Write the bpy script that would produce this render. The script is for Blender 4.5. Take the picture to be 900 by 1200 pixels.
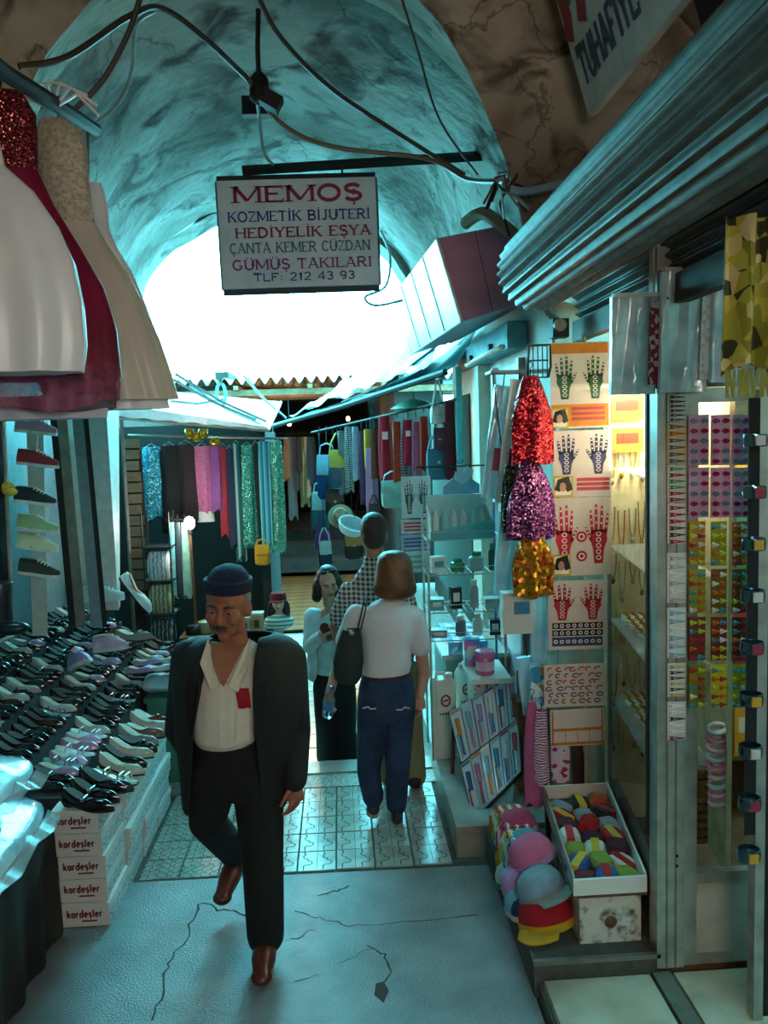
import bpy, bmesh, math, random
from mathutils import Vector, Matrix, Euler, noise
from math import sin, cos, pi, radians as R
for o in list(bpy.data.objects): bpy.data.objects.remove(o)
random.seed(7)
scene = bpy.context.scene
COL = scene.collection
V = Vector
# ---------------------------------------------------------------- camera
FPX = 980.0; CAMZ = 2.22
camd = bpy.data.cameras.new('camera'); cam = bpy.data.objects.new('camera', camd); COL.objects.link(cam)
camd.sensor_fit = 'VERTICAL'; camd.sensor_height = 36; camd.lens = FPX/1200*36
camd.clip_start = .02
YAW, PITCH, ROLL = R(2.92), R(5.5), R(-1.8)
CM = Matrix.Rotation(-YAW, 4, 'Z') @ Matrix.Rotation(R(90)-PITCH, 4, 'X') @ Matrix.Rotation(ROLL, 4, 'Z')
CM.translation = V((0, 0, CAMZ)); cam.matrix_world = CM
scene.camera = cam
C3 = CM.to_3x3()
def ray(px, py): return C3 @ V((px-450, 600-py, -FPX))
def at(px, py, Y):                 # the place seen at a pixel of the photograph, Y metres down the lane
    d = ray(px, py); t = Y/d.y; return V((0, 0, CAMZ)) + d*t
def atz(px, py, z):                # the same on a level plane
    d = ray(px, py); t = (z-CAMZ)/d.z; return V((0, 0, CAMZ)) + d*t
def pxm(Y): return FPX/Y           # pixels for one metre
# ---------------------------------------------------------------- sky, lights, exposure
world = bpy.data.worlds.new('sky'); scene.world = world; world.use_nodes = True
bg = world.node_tree.nodes['Background']; bg.inputs[0].default_value = (.16, .83, 1.0, 1); bg.inputs[1].default_value = 34
vs = scene.view_settings; vs.view_transform = 'Standard'; vs.look = 'None'; vs.gamma = 1; vs.exposure = 0.0; vs.use_curve_mapping = False
def light(name, kind, loc, power, col=(1, 1, 1), size=.3, sy=None, rot=(0, 0, 0), spread=None):
    l = bpy.data.lights.new(name, kind); l.energy = power; l.color = col
    if kind == 'AREA':
        l.size = size
        if sy: l.shape = 'RECTANGLE'; l.size_y = sy
        if spread: l.spread = spread
    else: l.shadow_soft_size = size
    o = bpy.data.objects.new(name, l); COL.objects.link(o); o.location = loc; o.rotation_euler = rot
    return o
light('rear_fill_light', 'AREA', (.75, -1.6, 2.75), 62, (1, .9, .8), 1.3, 1.0, (R(80), 0, R(5)))  # added warm fill from behind the camera, no fixture stands there
# ---------------------------------------------------------------- materials
def C(h):
    h = h.lstrip('#'); c = [int(h[i:i+2], 16)/255 for i in (0, 2, 4)]
    return tuple((x/12.92 if x <= .04045 else ((x+.055)/1.055)**2.4) for x in c)
MATS = {}
def M(name, col, rough=.6, metal=0, var=.18, scale=18, bump=0., bscale=60, trans=0, alpha=1, emit=0, coat=0, col2=None, spec=.5, ramp=(.35, .65), ior=1.45, detail=4):
    if name in MATS: return MATS[name]
    m = bpy.data.materials.new(name); m.use_nodes = True; MATS[name] = m
    nt = m.node_tree; b = nt.nodes['Principled BSDF']
    if isinstance(col, str): col = C(col)
    if isinstance(col2, str): col2 = C(col2)
    b.inputs['Roughness'].default_value = rough; b.inputs['Metallic'].default_value = metal
    b.inputs['Specular IOR Level'].default_value = spec; b.inputs['IOR'].default_value = ior
    if trans: b.inputs['Transmission Weight'].default_value = trans
    if alpha < 1: b.inputs['Alpha'].default_value = alpha
    if coat: b.inputs['Coat Weight'].default_value = coat; b.inputs['Coat Roughness'].default_value = .08
    b.inputs['Base Color'].default_value = (*col, 1)
    if emit: b.inputs['Emission Color'].default_value = (*col, 1); b.inputs['Emission Strength'].default_value = emit
    if var or bump or col2:
        tc = nt.nodes.new('ShaderNodeTexCoord')
        nz = nt.nodes.new('ShaderNodeTexNoise'); nz.inputs['Scale'].default_value = scale; nz.inputs['Detail'].default_value = detail
        nt.links.new(tc.outputs['Object'], nz.inputs['Vector'])
        if var or col2:
            rp = nt.nodes.new('ShaderNodeValToRGB')
            c2 = col2 if col2 else tuple(x*(1-var) for x in col)
            rp.color_ramp.elements[0].position = ramp[0]; rp.color_ramp.elements[1].position = ramp[1]
            rp.color_ramp.elements[0].color = (*c2, 1); rp.color_ramp.elements[1].color = (*col, 1)
            nt.links.new(nz.outputs['Fac'], rp.inputs['Fac']); nt.links.new(rp.outputs['Color'], b.inputs['Base Color'])
            m['ramp'] = rp.name
        if bump:
            n2 = nt.nodes.new('ShaderNodeTexNoise'); n2.inputs['Scale'].default_value = bscale; n2.inputs['Detail'].default_value = 3
            nt.links.new(tc.outputs['Object'], n2.inputs['Vector'])
            bp = nt.nodes.new('ShaderNodeBump'); bp.inputs['Strength'].default_value = bump; bp.inputs['Distance'].default_value = .01
            nt.links.new(n2.outputs['Fac'], bp.inputs['Height']); nt.links.new(bp.outputs['Normal'], b.inputs['Normal'])
    return m
def plain(name, col, rough=.6, metal=0, **k): return M(name, col, rough, metal, var=0, **k)
def sequin(name, col, col2, scale=140):
    if name in MATS: return MATS[name]
    m = M(name, col, .28, .65, var=0); nt = m.node_tree; b = nt.nodes['Principled BSDF']
    tc = nt.nodes.new('ShaderNodeTexCoord'); vo = nt.nodes.new('ShaderNodeTexVoronoi'); vo.inputs['Scale'].default_value = scale
    nt.links.new(tc.outputs['Object'], vo.inputs['Vector'])
    mx = nt.nodes.new('ShaderNodeMix'); mx.data_type = 'RGBA'
    mx.inputs[6].default_value = (*C(col), 1); mx.inputs[7].default_value = (*C(col2), 1)
    sp = nt.nodes.new('ShaderNodeSeparateColor'); nt.links.new(vo.outputs['Color'], sp.inputs[0])
    rp = nt.nodes.new('ShaderNodeValToRGB'); rp.color_ramp.elements[0].position = .6; rp.color_ramp.elements[1].position = .95
    nt.links.new(sp.outputs[0], rp.inputs[0]); nt.links.new(rp.outputs[0], mx.inputs[0]); nt.links.new(mx.outputs[2], b.inputs['Base Color'])
    # each sequin tilts its own way
    g = nt.nodes.new('ShaderNodeNewGeometry'); sub = nt.nodes.new('ShaderNodeVectorMath'); sub.operation = 'SUBTRACT'; sub.inputs[1].default_value = (.5, .5, .5)
    nt.links.new(vo.outputs['Color'], sub.inputs[0])
    sc = nt.nodes.new('ShaderNodeVectorMath'); sc.operation = 'SCALE'; sc.inputs['Scale'].default_value = 1.0; nt.links.new(sub.outputs[0], sc.inputs[0])
    ad = nt.nodes.new('ShaderNodeVectorMath'); nt.links.new(g.outputs['Normal'], ad.inputs[0]); nt.links.new(sc.outputs[0], ad.inputs[1])
    no = nt.nodes.new('ShaderNodeVectorMath'); no.operation = 'NORMALIZE'; nt.links.new(ad.outputs[0], no.inputs[0]); nt.links.new(no.outputs[0], b.inputs['Normal'])
    return m
def stripes(name, cols, scale, axis='X', rough=.8, dist=0., metal=0):
    """woven stripes across one object axis"""
    if name in MATS: return MATS[name]
    m = M(name, cols[0], rough, metal, var=0); nt = m.node_tree; b = nt.nodes['Principled BSDF']
    tc = nt.nodes.new('ShaderNodeTexCoord'); sx = nt.nodes.new('ShaderNodeSeparateXYZ'); nt.links.new(tc.outputs['Object'], sx.inputs[0])
    mu = nt.nodes.new('ShaderNodeMath'); mu.operation = 'MULTIPLY'; mu.inputs[1].default_value = scale; nt.links.new(sx.outputs[axis], mu.inputs[0])
    src = mu
    if dist:
        nz = nt.nodes.new('ShaderNodeTexNoise'); nz.inputs['Scale'].default_value = 30; nt.links.new(tc.outputs['Object'], nz.inputs['Vector'])
        ma = nt.nodes.new('ShaderNodeMath'); ma.operation = 'MULTIPLY_ADD'; ma.inputs[1].default_value = dist
        nt.links.new(nz.outputs['Fac'], ma.inputs[0]); nt.links.new(mu.outputs[0], ma.inputs[2]); src = ma
    fr = nt.nodes.new('ShaderNodeMath'); fr.operation = 'FRACT'; nt.links.new(src.outputs[0], fr.inputs[0])
    rp = nt.nodes.new('ShaderNodeValToRGB'); rp.color_ramp.interpolation = 'CONSTANT'
    while len(rp.color_ramp.elements) < len(cols): rp.color_ramp.elements.new(.5)
    for i, c in enumerate(cols):
        rp.color_ramp.elements[i].position = i/len(cols); rp.color_ramp.elements[i].color = (*C(c), 1)
    nt.links.new(fr.outputs[0], rp.inputs[0]); nt.links.new(rp.outputs[0], b.inputs['Base Color'])
    return m
def blotch(name, cols, scale=25, rough=.7, metal=0, trans=0, coat=0, alpha=1):
    """print of irregular coloured patches"""
    if name in MATS: return MATS[name]
    m = M(name, cols[0], rough, metal, var=0, trans=trans, coat=coat, alpha=alpha); nt = m.node_tree; b = nt.nodes['Principled BSDF']
    tc = nt.nodes.new('ShaderNodeTexCoord'); vo = nt.nodes.new('ShaderNodeTexVoronoi'); vo.inputs['Scale'].default_value = scale
    nt.links.new(tc.outputs['Object'], vo.inputs['Vector'])
    sp = nt.nodes.new('ShaderNodeSeparateColor'); nt.links.new(vo.outputs['Color'], sp.inputs[0])
    rp = nt.nodes.new('ShaderNodeValToRGB'); rp.color_ramp.interpolation = 'CONSTANT'
    while len(rp.color_ramp.elements) < len(cols): rp.color_ramp.elements.new(.5)
    for i, c in enumerate(cols):
        rp.color_ramp.elements[i].position = i/len(cols); rp.color_ramp.elements[i].color = (*C(c), 1)
    nt.links.new(sp.outputs[0], rp.inputs[0]); nt.links.new(rp.outputs[0], b.inputs['Base Color'])
    return m
def plaster(name, c1, c2, c3, s=1.2, bump=.6):
    """limewashed rough plaster with brown stains and dark cracks"""
    m = M(name, c1, .9, 0, var=0); nt = m.node_tree; b = nt.nodes['Principled BSDF']; L = nt.links.new
    tc = nt.nodes.new('ShaderNodeTexCoord')
    def nz(sc, det, dist=0):
        n = nt.nodes.new('ShaderNodeTexNoise'); n.inputs['Scale'].default_value = sc; n.inputs['Detail'].default_value = det; n.inputs['Distortion'].default_value = dist
        L(tc.outputs['Object'], n.inputs['Vector']); return n
    def rp(src, a, bb, ca, cb):
        r = nt.nodes.new('ShaderNodeValToRGB'); r.color_ramp.elements[0].position = a; r.color_ramp.elements[1].position = bb
        r.color_ramp.elements[0].color = ca; r.color_ramp.elements[1].color = cb; L(src, r.inputs[0]); return r
    r1 = rp(nz(s, 8, .6).outputs['Fac'], .38, .62, (*C(c2), 1), (*C(c1), 1))
    r2 = rp(nz(s*2.7, 9, 1.2).outputs['Fac'], .52, .66, (0, 0, 0, 1), (1, 1, 1, 1))
    mx = nt.nodes.new('ShaderNodeMix'); mx.data_type = 'RGBA'; L(r2.outputs[0], mx.inputs[0]); L(r1.outputs[0], mx.inputs[6]); mx.inputs[7].default_value = (*C(c3), 1)
    vo = nt.nodes.new('ShaderNodeTexVoronoi'); vo.feature = 'DISTANCE_TO_EDGE'; vo.inputs['Scale'].default_value = s*1.1
    wp = nt.nodes.new('ShaderNodeVectorMath'); n3 = nz(4, 5); sc = nt.nodes.new('ShaderNodeVectorMath'); sc.operation = 'SCALE'; sc.inputs['Scale'].default_value = .45
    L(n3.outputs['Color'], sc.inputs[0]); L(tc.outputs['Object'], wp.inputs[0]); L(sc.outputs[0], wp.inputs[1]); L(wp.outputs[0], vo.inputs['Vector'])
    r3 = rp(vo.outputs['Distance'], .0, .012, (.25, .22, .2, 1), (1, 1, 1, 1))
    m2 = nt.nodes.new('ShaderNodeMix'); m2.data_type = 'RGBA'; m2.blend_type = 'MULTIPLY'; m2.inputs[0].default_value = .75
    L(mx.outputs[2], m2.inputs[6]); L(r3.outputs[0], m2.inputs[7]); L(m2.outputs[2], b.inputs['Base Color'])
    bp = nt.nodes.new('ShaderNodeBump'); bp.inputs['Strength'].default_value = bump; bp.inputs['Distance'].default_value = .03
    L(nz(9, 8).outputs['Fac'], bp.inputs['Height']); L(bp.outputs['Normal'], b.inputs['Normal'])
    return m
# ---------------------------------------------------------------- mesh building
class MB:
    def __init__(s): s.v = []; s.f = []; s.m = []
    def add(s, vs, fs, mi=0):
        k = len(s.v); s.v += [V(p) for p in vs]; s.f += [[i+k for i in f] for f in fs]; s.m += [mi]*len(fs); return s
    def box(s, c, size, rot=None, mi=0):
        hx, hy, hz = size[0]/2, size[1]/2, size[2]/2
        ps = [V((x, y, z)) for z in (-hz, hz) for x, y in ((-hx, -hy), (hx, -hy), (hx, hy), (-hx, hy))]
        if rot is not None: ps = [rot @ p for p in ps]
        return s.add([p+V(c) for p in ps], [(3, 2, 1, 0), (4, 5, 6, 7), (0, 1, 5, 4), (1, 2, 6, 5), (2, 3, 7, 6), (3, 0, 4, 7)], mi)
    def hexa(s, ps, mi=0):          # eight corners: bottom four, top four
        return s.add(ps, [(3, 2, 1, 0), (4, 5, 6, 7), (0, 1, 5, 4), (1, 2, 6, 5), (2, 3, 7, 6), (3, 0, 4, 7)], mi)
    def rings(s, rings, mi=0, caps=True, closed=True):
        n = len(rings[0]); vs = [p for r in rings for p in r]; fs = []
        for i in range(len(rings)-1):
            for j in range(n if closed else n-1):
                k = (j+1) % n; fs.append((i*n+j, i*n+k, (i+1)*n+k, (i+1)*n+j))
        if caps and closed: fs.append(tuple(range(n-1, -1, -1))); fs.append(tuple((len(rings)-1)*n+j for j in range(n)))
        return s.add(vs, fs, mi)
    def tube(s, pts, r, n=8, mi=0, flat=None, caps=True):
        pts = [V(p) for p in pts]; L = len(pts); rs = r if isinstance(r, (list, tuple)) else [r]*L
        rings = []; up = None
        for i, p in enumerate(pts):
            t = (pts[min(i+1, L-1)]-pts[max(i-1, 0)]).normalized()
            if up is None: up = V((0, 0, 1)) if abs(t.z) < .9 else V((0, 1, 0))
            a = t.cross(up); a = a.normalized() if a.length > 1e-6 else V((1, 0, 0)); up = a.cross(t).normalized()
            ra, rb = rs[i] if isinstance(rs[i], (list, tuple)) else (rs[i], rs[i])
            rings.append([p + a*cos(2*pi*j/n)*ra + up*sin(2*pi*j/n)*rb for j in range(n)])
        return s.rings(rings, mi, caps)
    def lathe(s, prof, n=16, c=(0, 0, 0), mi=0, rot=None, sx=1, sy=1):
        rings = []
        for r, z in prof:
            ps = [V((r*cos(2*pi*j/n)*sx, r*sin(2*pi*j/n)*sy, z)) for j in range(n)]
            if rot is not None: ps = [rot @ p for p in ps]
            rings.append([p+V(c) for p in ps])
        return s.rings(rings, mi)
    def ell(s, c, rad, nu=12, nv=8, mi=0, rot=None):
        prof = [(max(1e-4, sin(pi*i/nv)), -cos(pi*i/nv)) for i in range(nv+1)]; rings = []
        for r, z in prof:
            ps = [V((r*cos(2*pi*j/nu)*rad[0], r*sin(2*pi*j/nu)*rad[1], z*rad[2])) for j in range(nu)]
            if rot is not None: ps = [rot @ p for p in ps]
            rings.append([p+V(c) for p in ps])
        return s.rings(rings, mi)
    def grid(s, fn, nu, nv, mi=0):
        return s.add([fn(i/nu, j/nv) for j in range(nv+1) for i in range(nu+1)],
                     [(j*(nu+1)+i, j*(nu+1)+i+1, (j+1)*(nu+1)+i+1, (j+1)*(nu+1)+i) for j in range(nv) for i in range(nu)], mi)
    def slab(s, fn, nu, nv, off, mi=0):      # a sheet with real thickness: off(u, v) -> offset vector
        k = (nu+1)*(nv+1); a = [V(fn(i/nu, j/nv)) for j in range(nv+1) for i in range(nu+1)]
        o = [off(i/nu, j/nv) if callable(off) else V(off) for j in range(nv+1) for i in range(nu+1)]
        q = [(j*(nu+1)+i, j*(nu+1)+i+1, (j+1)*(nu+1)+i+1, (j+1)*(nu+1)+i) for j in range(nv) for i in range(nu)]
        fs = q + [tuple(x+k for x in reversed(f)) for f in q]
        bd = [i for i in range(nu+1)] + [j*(nu+1)+nu for j in range(1, nv+1)] + [nv*(nu+1)+i for i in range(nu-1, -1, -1)] + [j*(nu+1) for j in range(nv-1, 0, -1)]
        for i in range(len(bd)):
            x, y = bd[i], bd[(i+1) % len(bd)]; fs.append((y, x, x+k, y+k))
        return s.add(a+[p+w for p, w in zip(a, o)], fs, mi)
    def prism(s, poly, d, mi=0):             # poly: 3D points, d: thickness vector
        n = len(poly); d = V(d); return s.add([V(p) for p in poly]+[V(p)+d for p in poly],
            [tuple(range(n-1, -1, -1)), tuple(range(n, 2*n))]+[(i, (i+1) % n, n+(i+1) % n, n+i) for i in range(n)], mi)
    def ribbon(s, pts, w, o, u, v, mi=0):    # flat stroke in the plane o + x u + y v
        P = [V((p[0], p[1])) for p in pts]; n = len(P); L = []; Rr = []
        for i in range(n):
            t = (P[min(i+1, n-1)]-P[max(i-1, 0)]); t = t.normalized() if t.length else V((1, 0)); nn = V((-t.y, t.x))
            if 0 < i < n-1:
                t1 = (P[i]-P[i-1]).normalized(); c = max(.5, abs(t1.dot(t)))
                nn = nn/c
            ww = (w[i] if isinstance(w, (list, tuple)) else w)/2
            L.append(P[i]+nn*ww); Rr.append(P[i]-nn*ww)
        vs = [o+u*p.x+v*p.y for p in L+Rr]
        return s.add(vs, [(i, i+1, n+i+1, n+i) for i in range(n-1)], mi)
    def mesh(s, name, mats, smooth=True):
        me = bpy.data.meshes.new(name); me.from_pydata(s.v, [], s.f)
        if not isinstance(mats, (list, tuple)): mats = [mats]
        for m in mats: me.materials.append(m)
        if len(mats) > 1: me.polygons.foreach_set('material_index', s.m)
        bm = bmesh.new(); bm.from_mesh(me); bmesh.ops.recalc_face_normals(bm, faces=bm.faces); bm.to_mesh(me); bm.free()
        if smooth:
            me.polygons.foreach_set('use_smooth', [True]*len(me.polygons))
            try: me.set_sharp_from_angle(angle=R(38))
            except Exception: pass
        me.update(); return me
    def build(s, name, mats, parent=None, smooth=True, loc=None, rz=0):
        o = bpy.data.objects.new(name, s.mesh(name, mats, smooth)); COL.objects.link(o)
        if parent: o.parent = parent
        if loc is not None: o.location = loc
        if rz: o.rotation_euler.z = rz
        return o
def tag(o, label=None, cat=None, group=None, kind=None):
    if label: o['label'] = label
    if cat: o['category'] = cat
    if group: o['group'] = group
    if kind: o['kind'] = kind
    return o
def thing(name, label, cat, loc=(0, 0, 0), rot=(0, 0, 0), group=None):
    o = bpy.data.objects.new(name, None); COL.objects.link(o); o.location = loc; o.rotation_euler = rot; o.empty_display_size = .05
    return tag(o, label, cat, group)
def struct(mb, name, mats, parent=None, smooth=False):
    o = mb.build(name, mats, parent, smooth)
    if not parent: o['kind'] = 'structure'
    return o
def copy_tree(o, parent=None):
    c = o.copy(); COL.objects.link(c); c.parent = parent
    for ch in o.children: copy_tree(ch, c)
    return c
def inst(name, me, parent, loc=(0, 0, 0), rot=(0, 0, 0), scale=None):
    o = bpy.data.objects.new(name, me); COL.objects.link(o); o.parent = parent; o.location = loc; o.rotation_euler = rot
    if scale: o.scale = scale
    return o
def solid(name, mb, mat, parent, voxel=.012, smooth=6):
    """overlapping closed shapes fused into one continuous surface"""
    t = bpy.data.objects.new('tmp', mb.mesh('tmp', mat)); COL.objects.link(t)
    r = t.modifiers.new('r', 'REMESH'); r.mode = 'VOXEL'; r.voxel_size = voxel; r.use_smooth_shade = True
    if smooth: q = t.modifiers.new('s', 'SMOOTH'); q.iterations = smooth; q.factor = .5
    dg = bpy.context.evaluated_depsgraph_get(); me = bpy.data.meshes.new_from_object(t.evaluated_get(dg)); me.name = name
    bpy.data.objects.remove(t)
    me.materials.clear(); me.materials.append(mat); me.polygons.foreach_set('use_smooth', [True]*len(me.polygons))
    o = bpy.data.objects.new(name, me); COL.objects.link(o); o.parent = parent
    return o
ORD = ['first', 'second', 'third', 'fourth', 'fifth', 'sixth', 'seventh', 'eighth', 'ninth', 'tenth', 'eleventh', 'twelfth', 'thirteenth', 'fourteenth', 'fifteenth', 'sixteenth', 'seventeenth', 'eighteenth', 'nineteenth', 'twentieth']
def nth(i):
    if i < 20: return ORD[i]
    t, u = divmod(i+1, 10); T = {2: 'twenty', 3: 'thirty', 4: 'forty'}[t]
    return {2: 'twentieth', 3: 'thirtieth', 4: 'fortieth'}[t] if u == 0 else T+'-'+ORD[u-1]
# ---------------------------------------------------------------- lettering (own stroke letters with slab serifs)
def arc(cx, cy, rx, ry, a, b, n=10): return [(cx+rx*cos(R(a+(b-a)*i/n)), cy+ry*sin(R(a+(b-a)*i/n))) for i in range(n+1)]
GL = {
 'M': (1.05, [[(.08, 0), (.08, 1)], [(.08, 1), (.52, .12)], [(.52, .12), (.97, 1)], [(.97, 1), (.97, 0)]]),
 'E': (.72, [[(.1, 0), (.1, 1)], [(.1, .95), (.68, .95), (.68, .8)], [(.1, .52), (.52, .52)], [(.1, .05), (.7, .05), (.7, .22)]]),
 'O': (.9, [arc(.45, .5, .38, .46, 0, 360, 20)]),
 'S': (.68, [arc(.34, .74, .26, .22, 20, 270, 10)+arc(.34, .27, .28, .24, 90, -160, 10)]),
 'K': (.82, [[(.1, 0), (.1, 1)], [(.1, .42), (.72, 1)], [(.32, .6), (.76, 0)]]),
 'Z': (.72, [[(.06, .8), (.06, .95), (.66, .95)], [(.66, .95), (.06, .05)], [(.06, .05), (.68, .05), (.68, .2)]]),
 'T': (.78, [[(.39, 0), (.39, 1)], [(.04, .78), (.04, .95), (.74, .95), (.74, .78)]]),
 'I': (.34, [[(.17, 0), (.17, 1)]]),
 'B': (.76, [[(.1, 0), (.1, 1)], [(.1, .95)]+arc(.38, .74, .25, .21, 90, -90)+[(.1, .53)], [(.1, .53)]+arc(.4, .29, .29, .24, 90, -90)+[(.1, .05)]]),
 'J': (.56, [[(.4, 1), (.4, .3)]+arc(.22, .28, .18, .24, 0, -150, 8)]),
 'U': (.86, [[(.12, 1), (.12, .35)]+arc(.43, .35, .31, .31, 180, 360, 10)+[(.74, .35), (.74, 1)]]),
 'R': (.8, [[(.1, 0), (.1, 1)], [(.1, .95)]+arc(.4, .73, .27, .22, 90, -90)+[(.1, .51)], [(.4, .5), (.74, 0)]]),
 'H': (.9, [[(.12, 0), (.12, 1)], [(.78, 0), (.78, 1)], [(.12, .52), (.78, .52)]]),
 'D': (.84, [[(.1, 0), (.1, 1)], [(.1, .95), (.3, .95)]+arc(.34, .5, .4, .45, 90, -90, 14)+[(.1, .05)]]),
 'Y': (.8, [[(.4, 0), (.4, .48)], [(.06, 1), (.4, .46)], [(.74, 1), (.4, .46)]]),
 'L': (.68, [[(.1, 0), (.1, 1)], [(.1, .05), (.64, .05), (.64, .25)]]),
 'A': (.86, [[(.06, 0), (.43, 1)], [(.43, 1), (.8, 0)], [(.2, .34), (.66, .34)]]),
 'C': (.8, [arc(.44, .5, .36, .46, 45, 315, 16)]),
 'N': (.88, [[(.1, 0), (.1, 1)], [(.1, 1), (.78, 0)], [(.78, 0), (.78, 1)]]),
 'G': (.86, [arc(.44, .5, .36, .46, 45, 330, 16)+[(.76, .4)], [(.5, .42), (.8, .42)]]),
 'F': (.7, [[(.1, 0), (.1, 1)], [(.1, .95), (.66, .95), (.66, .78)], [(.1, .52), (.5, .52)]]),
 '2': (.68, [arc(.34, .72, .26, .24, 170, -40, 10)+[(.06, .05), (.64, .05)]]),
 '1': (.46, [[(.1, .8), (.26, .98), (.26, 0)]]),
 '4': (.72, [[(.52, 0), (.52, 1), (.06, .3), (.68, .3)]]),
 '3': (.66, [arc(.32, .74, .24, .22, 150, -90, 10)+arc(.32, .27, .27, .25, 90, -150, 10)]),
 '9': (.66, [arc(.33, .68, .26, .28, 0, 360, 14), [(.59, .68), (.56, .3)]+arc(.3, .3, .26, .26, 0, -110, 8)]),
 ':': (.34, [[(.17, .1), (.17, .24)], [(.17, .5), (.17, .64)]]),
 'k': (.58, [[(.1, 0), (.1, 1)], [(.1, .3), (.5, .62)], [(.22, .4), (.52, 0)]]),
 'a': (.6, [arc(.28, .3, .2, .28, 0, 360, 12), [(.5, .6), (.5, 0)]]),
 'r': (.45, [[(.1, 0), (.1, .62)], [(.1, .4), (.2, .58), (.4, .58)]]),
 'd': (.62, [arc(.28, .3, .2, .28, 0, 360, 12), [(.5, 1), (.5, 0)]]),
 'e': (.58, [[(.08, .32), (.48, .32)]+arc(.28, .31, .2, .28, 0, 310, 12)]),
 's': (.5, [arc(.24, .45, .17, .14, 30, 270, 7)+arc(.24, .17, .18, .14, 90, -150, 7)]),
 'l': (.26, [[(.13, 0), (.13, 1)]]),
 ' ': (.42, []),
}
ACC = {'Ş': ('S', 'ced'), 'İ': ('I', 'dot'), 'Ç': ('C', 'ced'), 'Ü': ('U', 'dia'), 'ş': ('s', 'ced')}
def text(mb, s, o, u, v, h, width=None, wt=.15, serif=True, mi=0, thin=.6):
    """draw s with capitals h tall from o along u, stretched to width"""
    adv = [GL[ACC.get(c, (c,))[0]][0]+.1 for c in s]; tot = sum(adv); kx = (width/tot) if width else h
    x = 0
    for c, a in zip(s, adv):
        b, acc = ACC.get(c, (c, None)); strokes = list(GL[b][1]); w = GL[b][0]
        for st in strokes:
            ver = len(st) == 2 and abs(st[0][0]-st[1][0]) < .02
            st2 = [((x+p[0])*kx, p[1]*h) for p in st]
            # vertical stems are heavy, others lighter
            ww = [wt*h]*len(st2) if (ver or len(st) > 5 or not serif) else [wt*h*(thin if abs(st[0][1]-st[-1][1]) < .3 or (st[0][0] < st[-1][0]) == (st[0][1] < st[-1][1]) else 1)]*len(st2)
            mb.ribbon(st2, ww, o, u, v, mi)
            if serif:
                for p in (st[0], st[-1]):
                    if (p[1] <= .001 or p[1] >= .999) and c not in '1234':
                        sw = .17*kx; y = p[1]*h + (.035*h if p[1] < .5 else -.035*h)
                        mb.ribbon([((x+p[0])*kx-sw, y), ((x+p[0])*kx+sw, y)], .07*h, o, u, v, mi)
        cx = (x+w/2)*kx
        if acc == 'ced': mb.ribbon([(cx, -.0*h), (cx, -.12*h), (cx+.1*h, -.18*h), (cx-.02*h, -.28*h)], .08*h, o, u, v, mi)
        if acc == 'dot': mb.ribbon([(cx, 1.08*h), (cx, 1.22*h)], .14*h, o, u, v, mi)
        if acc == 'dia':
            for q in (-.16, .16): mb.ribbon([(cx+q*kx, 1.08*h), (cx+q*kx, 1.22*h)], .13*h, o, u, v, mi)
        x += a
# ================================================================ THE SETTING
m_conc = M('concrete', '#8b8e90', .3, var=0, col2='#686a6a', scale=3.5, bump=.5, bscale=110, ramp=(.3, .7), detail=8)
m_tile = M('cement tile', '#a9a79c', .22, col2='#8d8a80', scale=7, bump=.08, bscale=30)
m_tile2 = M('worn cement tile', '#9b988d', .3, col2='#827d72', scale=9, bump=.1, bscale=30)
m_groove = plain('dark tile groove', '#3f3d38', .8)
m_grout = M('grout', '#55524b', .9, col2='#44413b', scale=20)
m_marble = M('worn marble', '#b3b0a6', .3, col2='#8e8a7f', scale=5, bump=.1, detail=8)
m_mosaic = blotch('mosaic chips', ['#9c9a90', '#8a877c', '#b1aea4', '#77736a'], 90, .4)
m_plast = plaster('limewashed vault plaster', '#8f8d84', '#5a5248', '#3a3028', s=.9, bump=.9)
m_plast2 = plaster('brown stained plaster', '#a89c8b', '#7d6e5c', '#554838', s=1.3, bump=.8)
m_dirt = plain('crack dirt', '#4a4038', .95)
m_brownfl = M('worn wooden planks', '#6a3408', .55, col2='#3a1c06', scale=6)
m_dark = M('dark brown wall', '#2a2219', .9, col2='#171310', scale=5)  # very dark brown, mottled at random
m_wallw = M('dirty white wall paint', '#b9b6ab', .6, col2='#94907f', scale=4, bump=.15)
m_alu = M('brushed aluminium', '#b5b3aa', .38, .7, col2='#98968c', scale=12)
m_alud = M('dull aluminium', '#85847c', .45, .6, col2='#6f6e66', scale=12)
m_black = M('black painted steel', '#111111', .6, .0, var=.3)
m_galv = M('galvanised sheet', '#6a665b', .52, .35, col2='#4e4a42', scale=14)
m_wood = M('weathered wood', '#6b4c30', .7, col2='#4b331f', scale=10, bump=.3)
m_glass = plain('clear glass', '#ffffff', .03, trans=1.0, ior=1.03, spec=.5)

# ---- floors
lane = MB().add([(-2.4, -4, 0), (.69, -4, 0), (.69, 4.05, 0), (-2.4, 4.10, 0), (-2.4, -4, -.5), (.69, -4, -.5), (.69, 4.05, -.5), (-2.4, 4.10, -.5)],
                [(0, 1, 2, 3), (4, 7, 6, 5), (0, 4, 5, 1), (2, 6, 7, 3), (1, 5, 6, 2), (0, 3, 7, 4)])
floor = struct(lane, 'floor', m_conc)
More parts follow.
